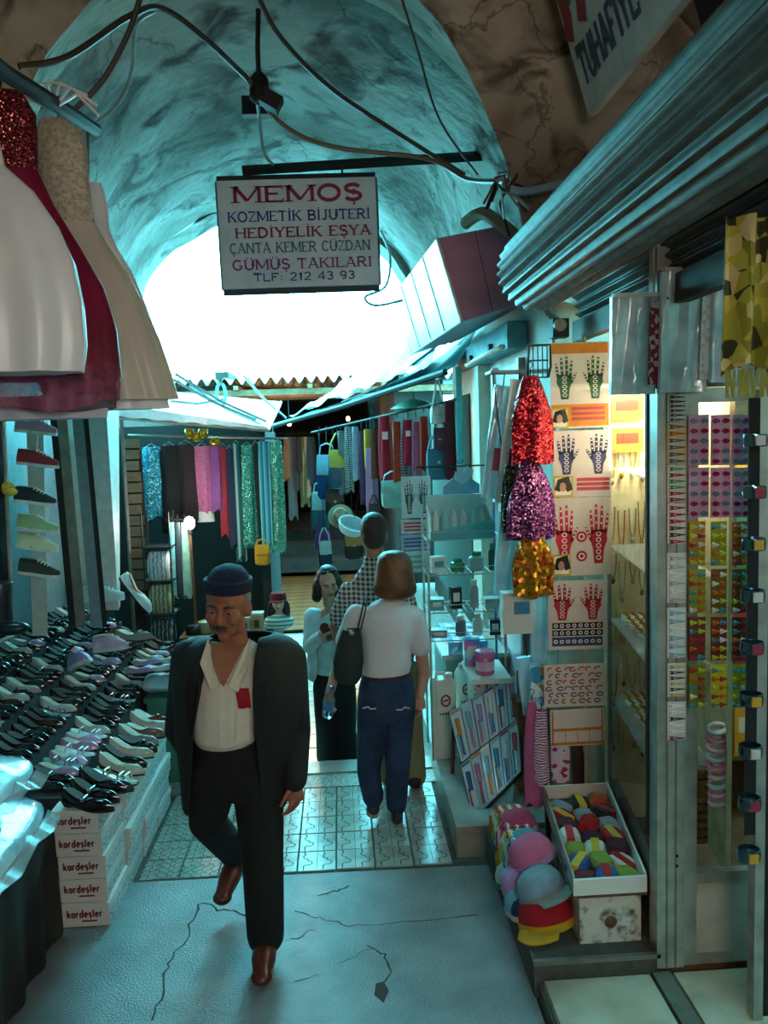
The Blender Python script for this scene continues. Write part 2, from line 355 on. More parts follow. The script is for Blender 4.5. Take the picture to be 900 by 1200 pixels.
# cracks run through the landing
def crack(px, wid):
    pts = []
    for i in range(len(px)-1):
        a, b = atz(*px[i], 0), atz(*px[i+1], 0)
        for k in range(5):
            t = k/5; p = a.lerp(b, t); n = noise.noise_vector(p*14)*.035 if k else V((0, 0, 0))
            pts.append((p.x+n.x, p.y+n.y))
    e = atz(*px[-1], 0); pts.append((e.x, e.y)); L = len(pts)
    mb = MB(); mb.ribbon(pts, [wid*.6*(.35+.65*abs(noise.noise(V((i*.7, wid*90, 0)))*1.6)+.1) for i in range(L)], V((0, 0, .0012)), V((1, 0, 0)), V((0, 1, 0)))
    mb.build('crack', m_dirt, floor)
crack([(178, 1196), (192, 1160), (196, 1130), (222, 1090), (232, 1060), (262, 1066), (300, 1074)], .02)
crack([(345, 1068), (375, 1075), (408, 1086), (470, 1080), (560, 1072)], .014)
crack([(372, 1050), (395, 1045), (410, 1038)], .022)
crack([(345, 1150), (375, 1142)], .01)
crack([(430, 1108), (452, 1118), (455, 1145), (445, 1170)], .02)
crack([(395, 1130), (420, 1118), (440, 1112)], .008)
crack([(340, 1100), (368, 1090)], .012)
hole = MB(); a = atz(447, 1162, 0)
hole.add([a+V(p) for p in ((-.02, .05, .0015), (.012, .06, .0015), (.03, 0, .0015), (.005, -.07, .0015), (-.03, -.02, .0015))], [(0, 1, 2, 3, 4)]); hole.build('chipped_hole', m_dirt, floor)
# tiled landing one low step down
tf = struct(MB().box((-.62, 4.85, -.28), (3.56, 1.56, .44)), 'floor_tiled', m_grout)
TS = .205
def tile_mesh(kind):
    mb = MB(); s = TS/2-.003
    mb.hexa([(-s, -s, -.012), (s, -s, -.012), (s, s, -.012), (-s, s, -.012), (-s+.002, -s+.002, .01), (s-.002, -s+.002, .01), (s-.002, s-.002, .01), (-s+.002, s-.002, .01)], 0)
    o = V((0, 0, .0106)); X, Y = V((1, 0, 0)), V((0, 1, 0))
    if kind == 'meander':
        for x0 in (-.052, .052):
            mb.ribbon([(x0-.018, -s+.004), (x0-.018, -.06)]+arc(x0, -.06, .02, .02, 180, 90, 4)+arc(x0+.005, -.02, .022, .022, -90, 90, 6)+arc(x0, .045, .022, .022, 270, 120, 6)+[(x0-.018, s-.004)], .006, o, X, Y, 1)
        mb.ribbon([(0, -s+.004), (0, s-.004)], .003, o, X, Y, 1)
    else:
        for i in range(4):
            for j in range(4):
                c = (-.075+i*.05, -.075+j*.05)
                mb.ribbon(arc(c[0], c[1], .02, .02, 30+60*j, 300+60*j, 7), .005, o, X, Y, 1)
    return mb.mesh('tile', [m_tile if kind == 'meander' else m_tile2, m_groove], False)
tA, tB = tile_mesh('meander'), tile_mesh('comb')
for r in range(5):
    for c in range(8):
        x = .52-TS/2-c*TS
        inst('tile', tA if c < 5 else tB, tf, (x, 4.19+TS/2-.005+r*TS, -.06+random.uniform(-.0015, .0015)), (0, 0, 0 if c < 5 else pi/2*((r+c) % 2)))
st = MB().box((-.62, 5.32, -.0555), (3.5, .2, .011)); st.build('mosaic_strip', m_mosaic, tf, False)
st = MB().box((-.62, 5.525, -.057), (3.56, .2, .034)); st.build('step_nosing', m_marble, tf, False)
# lower lane
fl = struct(MB().box((-.5, 10.6, -.42), (5, 10.0, .18)), 'floor_lower', m_grout)
tl = MB(); s = .145; tl.hexa([(-s, -s, -.012), (s, -s, -.012), (s, s, -.012), (-s, s, -.012), (-s+.002, -s+.002, .01), (s-.002, -s+.002, .01), (s-.002, s-.002, .01), (-s+.002, s-.002, .01)])
tl = tl.mesh('paving_tile', m_tile, False)
for r in range(16):
    for c in range(6): inst('paving_tile', tl, fl, (-.98+c*.3, 5.85+r*.3, -.328+random.uniform(-.002, .002)))
fb = struct(MB().box((-.4, 19.5, -.36), (3.4, 9, .12)), 'floor_tunnel', m_brownfl)
for k in range(26):
    MB().box((0, 0, 0), (2.6, .26, .02)).build('floor_plank', m_brownfl, fb, False, (-.4, 10.75+k*.28, -.29+.0*k))
for k, (y, z) in enumerate(((14.6, -.02), (15.4, .16), (16.2, .34))):
    struct(MB().box((-.4, y+2, z-.09), (2.6, 4, .18)), 'trim_%d' % (k+1), m_dark)
# ---- raised kerb and plinth along the right hand shops
struct(MB().box((.855, 6.2, -.2), (.61, 3.9, .62)), 'trim_4', m_marble)
slabs = struct(MB().box((1.55, 1.0, -.16), (1.7, 4.12, .44)), 'floor_entrance', m_grout)
def pave(x0, x1, y0, y1):
    g = .004; mb = MB(); mb.hexa([(x0+g, y0+g, .058), (x1-g, y0+g, .058), (x1-g, y1-g, .058), (x0+g, y1-g, .058), (x0+g+.004, y0+g+.004, .085), (x1-g-.004, y0+g+.004, .085), (x1-g-.004, y1-g-.004, .085), (x0+g+.004, y1-g-.004, .085)])
    mb.build('marble_slab', M('warm lit worn marble', '#c2b8a2', .35, col2='#9c927c', scale=5, bump=.1, detail=8), slabs, False)  # worn marble copy with the entrance's warm light put into its colour
for y0, y1 in ((2.2, 2.62), (2.62, 3.02)): pave(.71, 1.14, y0, y1)
for y0, y1 in ((1.3, 2.2), (.4, 1.3)): pave(.71, 1.14, y0, y1)
for y0, y1 in ((2.35, 3.02), (1.5, 2.35)): pave(1.22, 1.66, y0, y1); pave(1.66, 2.1, y0, y1)
struct(MB().box((1.18, 2.6, .074), (.07, .84, .03)), 'trim_5', m_alud)
struct(MB().box((.93, 3.58, .07), (.49, 1.08, .14)).box((.93, 3.05, .125), (.5, .03, .05)), 'trim_6', m_grout)

struct(MB().box((1.82, 3.75, -.05), (1.3, 1.4, .3)), 'floor_shop', m_wood)
struct(MB().box((0, 10, -.75), (14, 40, .3)), 'floor_sky_block', m_dark)  # unseen slab added to stop sky light leaking up from below
# ---- vault, walls
def nzd(p, k=.05): return noise.noise_vector(p*1.3)*k + noise.noise_vector(p*4.1)*k*.4
def arcpt(cx, hw, sp, rise, t): return V((cx - hw*cos(pi*t), 0, sp + rise*sin(pi*t)))
vb = MB()
def bay(mb, y0, y1, pr0, pr1, nu=44, nv=24, k=.05, mi=0):
    def fn(u, v):
        a, b = arcpt(*pr0, u), arcpt(*pr1, u); p = a.lerp(b, v); p.y = y0+(y1-y0)*v; return p + nzd(p, k)
    mb.grid(fn, nu, nv, mi)
bay(vb, -4, 3.8, (0, 1.95, 2.95, 1.65), (0, 1.95, 2.95, 1.65), k=.04, mi=1)
def ribfn(u, v):          # front face, then the underside of the cross arch
    big, ope, op2 = arcpt(0, 2.0, 2.9, 1.7, u), arcpt(-.3, 1.15, 2.9, 1.43, u), arcpt(-.3, 1.36, 2.9, 1.56, u)
    if v < .5: p = big.lerp(ope, v*2); p.y = 3.75
    else: p = ope.lerp(op2, (v-.5)*2); p.y = 3.75+(v-.5)*2*.6
    return p + nzd(p, .045)
vb.grid(ribfn, 44, 20, 1)
bay(vb, 4.28, 7.55, (-.2, 1.56, 2.95, 1.55), (-.52, 1.3, 3.15, 1.1), k=.06, nv=30, mi=0)
def ribback(u, v):
    a, b = arcpt(-.3, 1.36, 2.9, 1.56, u), arcpt(-.2, 1.75, 2.8, 1.8, u); p = a.lerp(b, v); p.y = 4.35; return p + nzd(p, .045)
vb.grid(ribback, 44, 4, 0)
vault = struct(vb, 'ceiling_vault', [m_plast, m_plast2], None, True)
eb = MB()
def endfn(u, v):
    a, b = arcpt(-.52, 1.27, 3.15, 1.08, u), V((-.52-3.2*cos(pi*u), 0, 3.15+1.75*sin(pi*u)**.5)); p = a.lerp(b, v); p.y = 7.55; return p + nzd(p*1.5, .05)
eb.slab(endfn, 44, 5, lambda u, v: V((0, .4, 0)))
struct(eb, 'wall_arch', m_plast, None, True)
# level ledges between the vault springing and the shop walls
struct(MB().box((-2.3, 1.4, 3.0), (.9, 10.8, .12)).box((-2.0, 5.5, 3.0), (.8, 2.6, .1)), 'ceiling_ledge_left', m_plast2)
struct(MB().box((1.75, 0.0, 2.98), (.9, 8.2, .1)).box((1.55, 6.0, 3.15), (1.1, 3.4, .1)), 'ceiling_ledge_right', m_plast2)
struct(MB().box((-2.45, 1.5, 1.5), (.1, 11, 3.2)).box((-2.3, 7.2, 1.2), (.3, .3, 3.9)), 'wall_left', m_wallw)
struct(MB().box((2.45, 0, 1.5), (.1, 9, 3.2)), 'wall_right', m_wallw)
struct(MB().box((0, -4.05, 2.2), (5, .1, 5)), 'wall_sky_block', m_plast2)  # unseen wall added to keep sky light out behind the camera
struct(MB().box((1.52, 4.42, 1.5), (.72, .08, 3.1)).box((2.1, 4.42, 1.5), (.7, .08, 3.1)), 'wall_partition', m_wallw)
struct(MB().box((1.2, 6.4, 1.55), (.1, 3.9, 3.6)), 'wall_right_shops', m_wallw)
# ---- the open gap beyond and the covered lane after it
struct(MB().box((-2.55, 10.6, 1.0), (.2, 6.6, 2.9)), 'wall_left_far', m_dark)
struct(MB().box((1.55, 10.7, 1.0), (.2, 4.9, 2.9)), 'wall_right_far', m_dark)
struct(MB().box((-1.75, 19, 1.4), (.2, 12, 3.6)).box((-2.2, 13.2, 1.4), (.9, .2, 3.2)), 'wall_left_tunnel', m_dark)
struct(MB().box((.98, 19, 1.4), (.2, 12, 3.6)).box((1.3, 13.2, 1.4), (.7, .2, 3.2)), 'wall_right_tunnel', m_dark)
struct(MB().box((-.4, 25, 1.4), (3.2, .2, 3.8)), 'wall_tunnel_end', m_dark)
cr = MB()
def crfn(u, v): x = -3.6+6.4*u; return V((x, 12.6+12.6*v, 3.02+.45*v+.05*sin(2*pi*x/.17)))
cr.slab(crfn, 320, 3, (0, 0, .012)); struct(cr, 'ceiling_corrugated', m_galv, None, True)
rb = MB()
for y in (12.8, 13.6, 14.6): rb.box((-.4, y, 2.86), (6.2, .09, .09))
for x in (-1.5, -.4, .7): rb.box((x, 13.8, 2.93), (.07, 2.4, .06))
struct(rb, 'trim_7', m_wood)
# ================================================================ RIGHT, NEAREST SHOP
X, Y_, Z = V((1, 0, 0)), V((0, 1, 0)), V((0, 0, 1))
def qpts(pts): return [at(*p) for p in pts]
white = M('white card', '#d8d4cb', .5, var=.06, scale=30)
def col(h, rough=.6, **k): return M('paint '+h+' %.2f' % rough, h, rough, **k)
gloss = lambda h: M('plastic '+h, h, .25, coat=.4, var=.1)
clearp = plain('clear plastic film', '#e4f0f2', .12, trans=.75, ior=1.15)
# ---- aluminium door facing the lane's near end
DY = 3.05
d1 = thing('door_1', None, None, (1.42, DY, .1)); d1['kind'] = 'structure'
def loc(p, o): return V(p)-V(o)
O = d1.location
def abox(parent, name, mat, x0, x1, y0, y1, z0, z1, **k):
    o = parent.location
    return MB().box(((x0+x1)/2-o.x, (y0+y1)/2-o.y, (z0+z1)/2-o.z), (abs(x1-x0), abs(y1-y0), abs(z1-z0))).build(name, mat, parent, False)
ZT = 2.34
abox(d1, 'door_stile', m_alu, 1.275, 1.325, DY-.02, DY+.02, .1, ZT); abox(d1, 'door_stile', m_alu, 1.57, 1.615, DY-.02, DY+.02, .1, ZT)
abox(d1, 'door_rail', m_alu, 1.325, 1.57, DY-.018, DY+.018, ZT-.05, ZT); abox(d1, 'door_rail', m_alu, 1.325, 1.57, DY-.018, DY+.018, .43, .475)
abox(d1, 'door_rail', m_alu, 1.325, 1.57, DY-.018, DY+.018, .1, .14)
abox(d1, 'kick_panel', m_wallw, 1.325, 1.57, DY-.008, DY+.008, .14, .43)
abox(d1, 'glass_pane', m_glass, 1.325, 1.57, DY-.003, DY+.003, .475, ZT-.05)
pf = thing('trim_8', None, None, (1.22, DY, .1)); pf['kind'] = 'structure'
abox(pf, 'post', m_alu, 1.165, 1.272, DY-.03, DY+.05, .1, 2.85); abox(pf, 'track', m_alud, 1.2, 1.206, DY-.034, DY-.03, .1, 2.5); abox(pf, 'track', m_alud, 1.235, 1.241, DY-.034, DY-.03, .1, 2.5)
for z in (.52, .56): MB().lathe([(.006, 0), (.006, .004)], 8, (0.02, -.035, z-.1), rot=Matrix.Rotation(R(90), 3, 'X')).build('screw', m_black, pf)
abox(pf, 'gasket', m_black, 1.158, 1.168, DY+.055, DY+.075, .6, 2.4)
lint = thing('trim_9', None, None, (1.42, DY, ZT)); lint['kind'] = 'structure'
abox(lint, 'lintel', m_alud, 1.16, 2.4, DY-.03, DY+.05, ZT+.005, ZT+.1)
abox(lint, 'transom_panel', m_wallw, 1.16, 2.4, DY-.005, DY+.03, ZT+.1, 3.0)
rp = thing('trim_10', None, None, (1.66, DY, .1)); rp['kind'] = 'structure'
abox(rp, 'post', m_alu, 1.62, 1.68, DY-.05, DY+.05, .1, ZT); abox(rp, 'shop_wall', m_wallw, 1.68, 2.4, DY-.02, DY+.02, .1, ZT)
# ---- shop lamp inside and glass display window along the lane
lampm = M('lit fluorescent tube', (1, .93, .72), .4, var=0, emit=6)
tl_ = thing('tube_lamp', 'lit fluorescent tube lamp inside the jewellery window beside the tattoo sheets', 'lamp', (1.62, 3.6, 2.5))
MB().tube([(0, -.4, 0), (0, .4, 0)], .016, 10).build('tube', lampm, tl_); MB().box((0, 0, .035), (.06, .9, .04)).build('housing', white, tl_, False)
light('jewellery_window_light', 'AREA', (1.5, 3.6, 2.42), 40, (1, .9, .66), .12, .8)
dc = thing('glass_display_window', 'tall glass display window with glittering jewellery beside the tattoo sheets', 'display case', (1.2, 3.5, .14))
A, B = V((1.175, 3.1, 0)), V((1.31, 4.05, 0)); Wd = B-A
def dpt(t, z, off=0): return A+Wd*t+V((off, 0, z))-dc.location
MB().hexa([dpt(0, .42), dpt(1, .42), dpt(1, .42, .006), dpt(0, .42, .006), dpt(0, 2.4), dpt(1, 2.4), dpt(1, 2.4, .006), dpt(0, 2.4, .006)]).build('glass_pane', m_glass, dc, False)
for n_, t in (('frame_post', 0), ('frame_post', 1)): MB().box(dpt(t, 1.3, .01), (.02, .02, 2.2)).build(n_, m_alud, dc, False)
MB().hexa([dpt(0, .2), dpt(1, .2), dpt(1, .2, .05), dpt(0, .2, .05), dpt(0, .42), dpt(1, .42), dpt(1, .42, .05), dpt(0, .42, .05)]).build('base_panel', m_alud, dc, False)
m_velvet = M('pale gold velvet', '#d8cfa8', .75, col2='#b7a874', scale=9)
for z in (.85, 1.25, 1.62, 2.0):
    MB().hexa([dpt(.01, z, .015), dpt(.99, z, .015), dpt(.99, z, .26), dpt(.01, z, .26), dpt(.01, z+.008, .015), dpt(.99, z+.008, .015), dpt(.99, z+.008, .26), dpt(.01, z+.008, .26)]).build('glass_shelf', clearp, dc, False)
MB().hexa([dpt(0, .42, .3), dpt(1, .42, .3), dpt(1, .42, .32), dpt(0, .42, .32), dpt(0, 2.3, .3), dpt(1, 2.3, .3), dpt(1, 2.3, .32), dpt(0, 2.3, .32)]).build('back_panel', m_velvet, dc, False)
m_gold = M('gold jewellery', '#d0a23c', .25, .9, var=.3, scale=40); m_silv = M('silver jewellery', '#c9c7bd', .2, .95, var=.2, scale=40)
MB().box((1.56-1.2, 4.1-3.5, 1.15), (.5, .02, 2.2)).build('end_panel', M('glossy cream panel', '#e0d8b4', .25, col2='#c4b680', scale=6, coat=.4), dc, False)
for k in range(24):       # necklaces hanging on the pale end panel
    c, r = k % 4, k//4; p = V((1.345+.052*c+random.uniform(-.006, .006), 4.075, 2.1-.27*r+random.uniform(-.04, .04))); L = random.uniform(.1, .2); w = .017
    nk = thing('necklace', '%s necklace, %s across in the %s row of the jewellery window' % (('gold', 'silver')[(k+r) % 2], ORD[c], ORD[r]), 'necklace', p, (0, 0, 0), 'necklaces in the jewellery window')
    MB().tube([(-w*cos(pi*i/10), 0, -L*sin(pi*i/10)) for i in range(11)], .0035, 5).build('chain', (m_gold, m_silv)[(k+r) % 2], nk)
    MB().ell((0, 0, -L-.012), (.012, .006, .018), 8, 6).build('pendant', (m_silv, m_gold, gloss('#7a2a1c'))[k % 3], nk)
for k in range(2):
    t = thing('gold_card', 'orange gold printed card inside the jewellery window, %s one' % ('upper', 'lower')[k], 'card', V((1.42, 4.06, 2.36-.16*k)), (0, 0, 0), 'gold cards in the jewellery window')
    MB().box((0, 0, -.06), (.16, .004, .12)).build('card', col('#b5702a', .3), t, False); MB().box((0, -.003, -.05), (.11, .002, .05)).build('print', col('#7a2f1c', .3), t, False)
for k in range(10):
    t = .5+.1*(k % 5); z = (.858, 1.258)[k//5]; p = A+Wd*t+V((.12, 0, z))
    jb = thing('jewellery_tray', 'small %s jewellery tray, %s on the %s shelf of the jewellery window' % (('gold', 'white')[k % 2], ORD[k % 5], ('lowest', 'second')[k//5]), 'tray', p, (0, 0, 0), 'jewellery trays in the window')
    MB().box((0, 0, .012), (.11, .085, .024)).build('base', (m_velvet, white)[k % 2], jb, False)
    q = MB(); [q.lathe([(.008, .026), (.011, .03), (.008, .036)], 8, (-.04+.04*(i % 3), -.03+.03*(i//3), 0)) for i in range(9)]
    q.build('rings', m_gold, jb)
# shelves of goods seen through the door glass
sh = thing('shop_shelf', 'dim wooden shelf unit inside the shop behind the glass door', 'shelf', (2.0, 4.25, .1))
MB().box((0, .1, 1.15), (.72, .02, 2.3)).build('back_board', m_wood, sh, False)
for z in (.35, .85, 1.35, 1.85): MB().box((0, 0, z), (.72, .2, .02)).build('shelf_board', m_wood, sh, False)
for k in range(16):
    c = ['#7c1f2a', '#2a4d7a', '#c99a2d', '#e3dcd0', '#2d6b4f', '#b35a8a'][k % 6]; z = (.46, .96, 1.46, 1.96)[k//4]+.001; hh = random.uniform(.14, .28)
    bx = thing('carton', '%s carton, %s on the %s board of the dim shop shelf' % (['red', 'blue', 'yellow', 'white', 'green', 'mauve'][k % 6], ORD[k % 4], ('lowest', 'second', 'third', 'top')[k//4]), 'box', (2.0-.25+.17*(k % 4), 4.22, z), (0, 0, 0), 'cartons on the shop shelf')
    MB().box((0, 0, hh/2+.0), (.14, .12, hh)).build('body', col(c), bx, False); MB().box((0, -.061, hh*.6), (.1, .002, hh*.3)).build('label', white, bx, False)
# ---- hair clip cards hung on the door
clipcols = ['#a3123a', '#b73a8a', '#3a6f8f', '#d24a1e', '#b9c02b', '#2b2b2b', '#e6e0d4', '#3f8f7a']
def clip_card(px0, py0, px1, py1, Y, backc, clipc, label, rows=5, cols=2, group='hair clip cards on the shop door', shape='drop'):
    p = at((px0+px1)/2, py0, Y); w = (px1-px0)*Y/FPX-.003; h = (py1-py0)*Y/FPX-.003
    t = thing('hair_clip_card', label, 'hair clips', p, (0, 0, random.uniform(-.04, .04)), group)
    q = MB(); q.slab(lambda u, v: V(((u-.5)*w, .002*sin(u*7), -h*v)), 4, 4, (0, .002, 0)); q.build('backing_card', col(backc, .35), t)
    q = MB()
    for r in range(rows):
        for c in range(cols):
            x = (c+.5)/cols*w-w/2; z = -h*(r+.6)/rows; L = w/cols*.42; hh = h/rows*.26; mi = random.choice(range(len(clipc)))
            if shape == 'drop':
                q.prism([(x-L, -.002, z), (x-L*.3, -.002, z+hh), (x+L*.5, -.002, z+hh*.7), (x+L, -.002, z), (x+L*.5, -.002, z-hh*.7), (x-L*.3, -.002, z-hh)], (0, -.006, 0), mi)
            else:
                q.tube([(x-L, -.006, z+hh), (x+L, -.006, z-hh*.2)], hh*.35, 5, mi); q.tube([(x-L, -.006, z-hh), (x+L, -.006, z)], hh*.35, 5, mi)
                q.ell((x-L*.7, -.008, z), (hh*.8, .006, hh*.9), 7, 5, mi)
    q.build('clips', [gloss(c) for c in clipc], t)
xs = [806, 832, 857, 881]
for r in range(2):
    for c in range(3):
        clip_card(xs[c], 486+r*62, xs[c+1], 547+r*62, DY-.035, '#d9a0bd', ['#a3123a', '#b03a6a', '#6a7f86'], 'pink card of snap hair clips, %s card of the %s pink row' % (('left', 'middle', 'right')[c], ('top', 'second')[r]))
yy = ['#c98f1a', '#a8a51e', '#b9781a', '#7f8a1c']
for r in range(4):
    for c in range(3):
        clip_card(xs[c], 611+r*56, xs[c+1]-4, 666+r*56, DY-.035, [yy[(r+c) % 4], '#7a6a14', '#b9b41e', '#cfd22a'][r if c else 0] if r != 2 else '#7a3a20', ['#b02a3a', '#d2691e', '#4a8fa0', '#e6d8d0', '#c9c83a'], 'olive yellow card of small hair grips, %s card of the %s yellow row' % (('left', 'middle', 'right')[c], ('top', 'second', 'third', 'lowest')[r]), 5, 2, shape='grip')
lc = [(462, 495, '#cfc8bb', ['#2b2b2b', '#444444'], 'dark bow clips'), (495, 545, '#d9b27a', ['#d2691e', '#3a6f8f'], 'orange and blue grips'), (545, 590, '#cfc3a8', ['#3f8f7a', '#a3123a'], 'teal and red grips'), (590, 640, '#d9c8b8', ['#a3123a', '#2b2b2b'], 'crimson and black grips'),
      (648, 710, '#d5d2c8', ['#e6e0d4', '#b7b4aa'], 'white flower clips'), (712, 775, '#d5d2c8', ['#d9d4c8', '#8fb0bd'], 'pale blue grips'), (777, 820, '#cfc8bb', ['#2b2b2b', '#c9a23a'], 'black and yellow grips'), (822, 872, '#c9c4ba', ['#2b2b2b', '#e6e0d4', '#7a2a5a'], 'black and purple grips')]
for i, (a, b, bc, cc, nm) in enumerate(lc):
    clip_card(781, a, 805, b, DY-.04, bc, cc, 'narrow card of %s, hung on the aluminium door post' % nm, 6, 1, 'narrow hair clip cards on the door post', 'grip')
# scrunchie strip and bangles behind the glass
ss = thing('scrunchie_strip', 'hanging strip of pink and pale blue scrunchies behind the door glass', 'scrunchies', at(840, 848, DY+.08))
for k in range(9):
    q = MB(); q.tube([(.036*cos(a)*(1+.06*sin(9*a)), .012*sin(a), -.02-k*.037+.014*sin(a)*1) for a in [2*pi*i/18 for i in range(19)]], .011, 6)
    q.build('scrunchie', gloss(['#b7cbd6', '#d98aa8', '#d9b8c4'][k % 3]), ss)
for k in range(9):
    p = at(818, 985, DY+.08)+V((0, 0, k*.034))
    bg_ = MB().lathe([(.03, 0), (.037, .004), (.037, .024), (.03, .028)], 18).build('bangle_bundle', M('amber bangles', '#7a5a24', .3, .5, col2='#4c3714', scale=60), None, True, p)
    tag(bg_, 'brown bangle bundle in a column behind the door glass, %s from the bottom' % ORD[k], 'bangles', 'column of bangles behind the door glass')
# ---- plastic packets hung in a row over the door
m_foil = M('crinkled clear packet', '#d5e6ea', .14, 0, col2='#8fb4bb', scale=9, bump=.5, bscale=14, coat=.6)
m_foil2 = M('white crinkled packet', '#f0f4f4', .12, 0, col2='#a9c2c8', scale=7, bump=.5, bscale=12, coat=.6)
for (x0, x1, y0, y1, Y, lab, mt, sc) in ((716, 772, 348, 461, 3.0, 'shiny clear packet with a crimson printed edge, leftmost over the door', m_foil, '#8a2440'),
        (775, 834, 318, 458, 2.96, 'bright crinkled white packet, middle of the three over the door', m_foil2, '#cfd8da'), (837, 871, 292, 446, 2.92, 'slim crinkled packet with dark floral print, rightmost over the door', m_foil, '#31474d')):
    p = at((x0+x1)/2, y0, Y); w = (x1-x0)*Y/FPX; h = (y1-y0)*Y/FPX
    t = thing('plastic_packet', lab, 'packet', p, (R(4), 0, R(4)), 'plastic packets over the door')
    q = MB(); q.slab(lambda u, v: V(((u-.5)*w, -.02*sin(pi*u)-.008*noise.noise(V((u*6, v*5, x0)))-.01*sin(u*13+v*2), -h*v)), 14, 12, (0, .02, 0)); q.build('pouch', mt, t)
    q = MB(); q.slab(lambda u, v: V((w*(.28+.2*u), -.026+.004*sin(u*5), -h*(.05+.85*v))), 3, 8, (0, .003, 0)); q.build('printed_strip', blotch('print '+sc, [sc, '#c9b8bd', sc], 60), t)
    MB().box((0, -.006, .006), (w*.98, .03, .014)).build('header', white, t, False)
hb = MB().tube([(1.17, 2.98, 2.76), (1.6, 2.9, 2.83)], .006, 6); tag(hb.build('hanging_rail', m_black), 'thin black rail over the door carrying the packets', 'rail')
# ---- patterned scarf at the right edge
m_scarf = blotch('olive batik print', ['#8f8a2e', '#a39a3a', '#2f3016', '#b9a870', '#77741f'], 26, .7)
sc = thing('fringed_scarf', 'olive yellow printed scarf with a fringe hanging at the upper right edge', 'scarf', at(888, 250, 2.1))
q = MB(); q.slab(lambda u, v: V(((u-.35)*.2, .03*sin(u*16+v)+.02, -.40*v*(1-.08*sin(u*5)))), 20, 12, (0, .004, 0)); q.build('cloth', m_scarf, sc)
q = MB()
for k in range(26): x = -.068+k*.0077; q.tube([(x, .02+.02*sin(k), -.385), (x+random.uniform(-.006, .006), .02, -.455)], .004, 4)
tag(q.build('fringe', col('#8d8f3a'), sc), kind='stuff')
# ---- strip of bracelets
bs = thing('bracelet_strip', 'long black display strip carrying bracelets at the right edge', 'display strip', at(886, 470, 2.55))
MB().box((0, .01, -.7), (.036, .006, 1.42)).build('strip', M('black velvet', '#0c0c0d', .8), bs, False)
MB().tube([(0, .01, .01), (.01, .02, .12), (.02, .05, .3)], .003, 5).build('cord', m_black, bs)
m_brc = M('polished steel blue', '#5f7c88', .12, .95, var=.2)
for k in range(9):
    p = at(884-k*.9, 516+k*60.5, 2.53)
    b = thing('bracelet', 'polished dark bracelet with a pale inlay on the black strip, %s from the top' % ORD[k], 'bracelet', p, (0, 0, 0), 'bracelets on the black strip')
    MB().tube([(.034*cos(a), -.004+.03*sin(a), .0) for a in [2*pi*i/20 for i in range(21)]], [(.004, .022)]*21, 6).build('band', m_brc, b)
    MB().box((.0, -.0385, 0), (.03, .006, .03)).build('inlay', col(['#b9b3ac', '#8c2a3a', '#b98a2a'][k % 3], .3), b, False)
px_ = at(886, 1050, 2.75).x
struct(MB().box((px_, 2.75, 1.2), (.034, .05, 2.24)), 'trim_17', m_alu)
struct(MB().box((px_+.12, 2.76, 1.2), (.2, .03, 2.24)), 'trim_18', m_black)
# ---- henna tattoo sheets
def hand(mb, o, u, v, w, h, mi, ml, flip=1):
    def q(x, y): return ((x-.5)*flip*w, y*h)
    mb.add([o+u*q(*p)[0]+v*q(*p)[1] for p in ((.32, 0), (.68, 0), (.74, .25), (.86, .42), (.82, .56), (.18, .58), (.12, .4), (.26, .25))], [tuple(range(8))], mi)
    for (a, b, ww) in (((.2, .5), (.1, .84), .13), ((.4, .52), (.34, .97), .14), ((.6, .52), (.6, 1.0), .14), ((.76, .5), (.84, .9), .13), ((.8, .38), (1.06, .62), .13)):
        mb.ribbon([q(*a), q((a[0]*.3+b[0]*.7), (a[1]*.3+b[1]*.7)), q(*b)], [ww*w, ww*w*.95, ww*w*.55], o, u, v, mi)
        for k in (.35, .6, .85):
            c = q(a[0]*(1-k)+b[0]*k, a[1]*(1-k)+b[1]*k); mb.ribbon([(c[0]-.035*w, c[1]), (c[0]+.035*w, c[1])], .03*h, o-Y_*.0006, u, v, ml)
    for k in range(5): c = q(.5, .1+.1*k); mb.ribbon(arc(c[0], c[1], .1*w, .035*h, 0, 360, 8), .014*h, o-Y_*.0006, u, v, ml)
def portrait(mb, o, u, v, w, h, frame, hair, skin, bgm):
    mb.ribbon([(0, h/2), (w, h/2)], h, o-Y_*.0008, u, v, frame); mb.ribbon([(w*.1, h/2), (w*.9, h/2)], h*.8, o-Y_*.0012, u, v, bgm)
    mb.ribbon([(w*.2, h*.3), (w*.35, h*.75), (w*.6, h*.8), (w*.85, h*.3)], w*.3, o-Y_*.0016, u, v, hair)
    mb.add([o-Y_*.002+u*(w*.48+w*.17*cos(a))+v*(h*.48+h*.22*sin(a)) for a in [2*pi*i/12 for i in range(12)]], [tuple(range(12))], skin)
pc = [M('glossy sheet', '#d6c9c0', .18, var=.06, coat=.3), col('#1f5a3a'), col('#1d2350'), col('#b01226'), col('#efe6dc'), col('#c9791f'), col('#c7a51e'), col('#15110f'), col('#b9876a'), col('#31466f'), col('#6b4a30'), col('#5c4a72'), col('#a8323c')]
def sheet(name, label, x0, y0, x1, y1, Y):
    p = at((x0+x1)/2, y0, Y); w = (x1-x0)*Y/FPX; h = (y1-y0)*Y/FPX
    t = thing(name, label, 'tattoo sheet', p, (0, R(random.uniform(-1, 1)), 0), 'henna tattoo sheets hung in a column')
    MB().box((0, .001, -h/2), (w, .002, h)).build('sheet', pc[0], t, False)
    return t, w, h, MB()
o_ = V((0, -.0012, 0))
YP = 4.0
t, w, h, q = sheet('henna_tattoo_sheet', 'glossy sheet with two dark green henna hands, top of the column', 644, 401, 714, 501, YP)
for s in (-1, 1): hand(q, o_+X*s*w*.26-Z*h*.66, X, Z, w*.36, h*.5, 1, 4, -s)
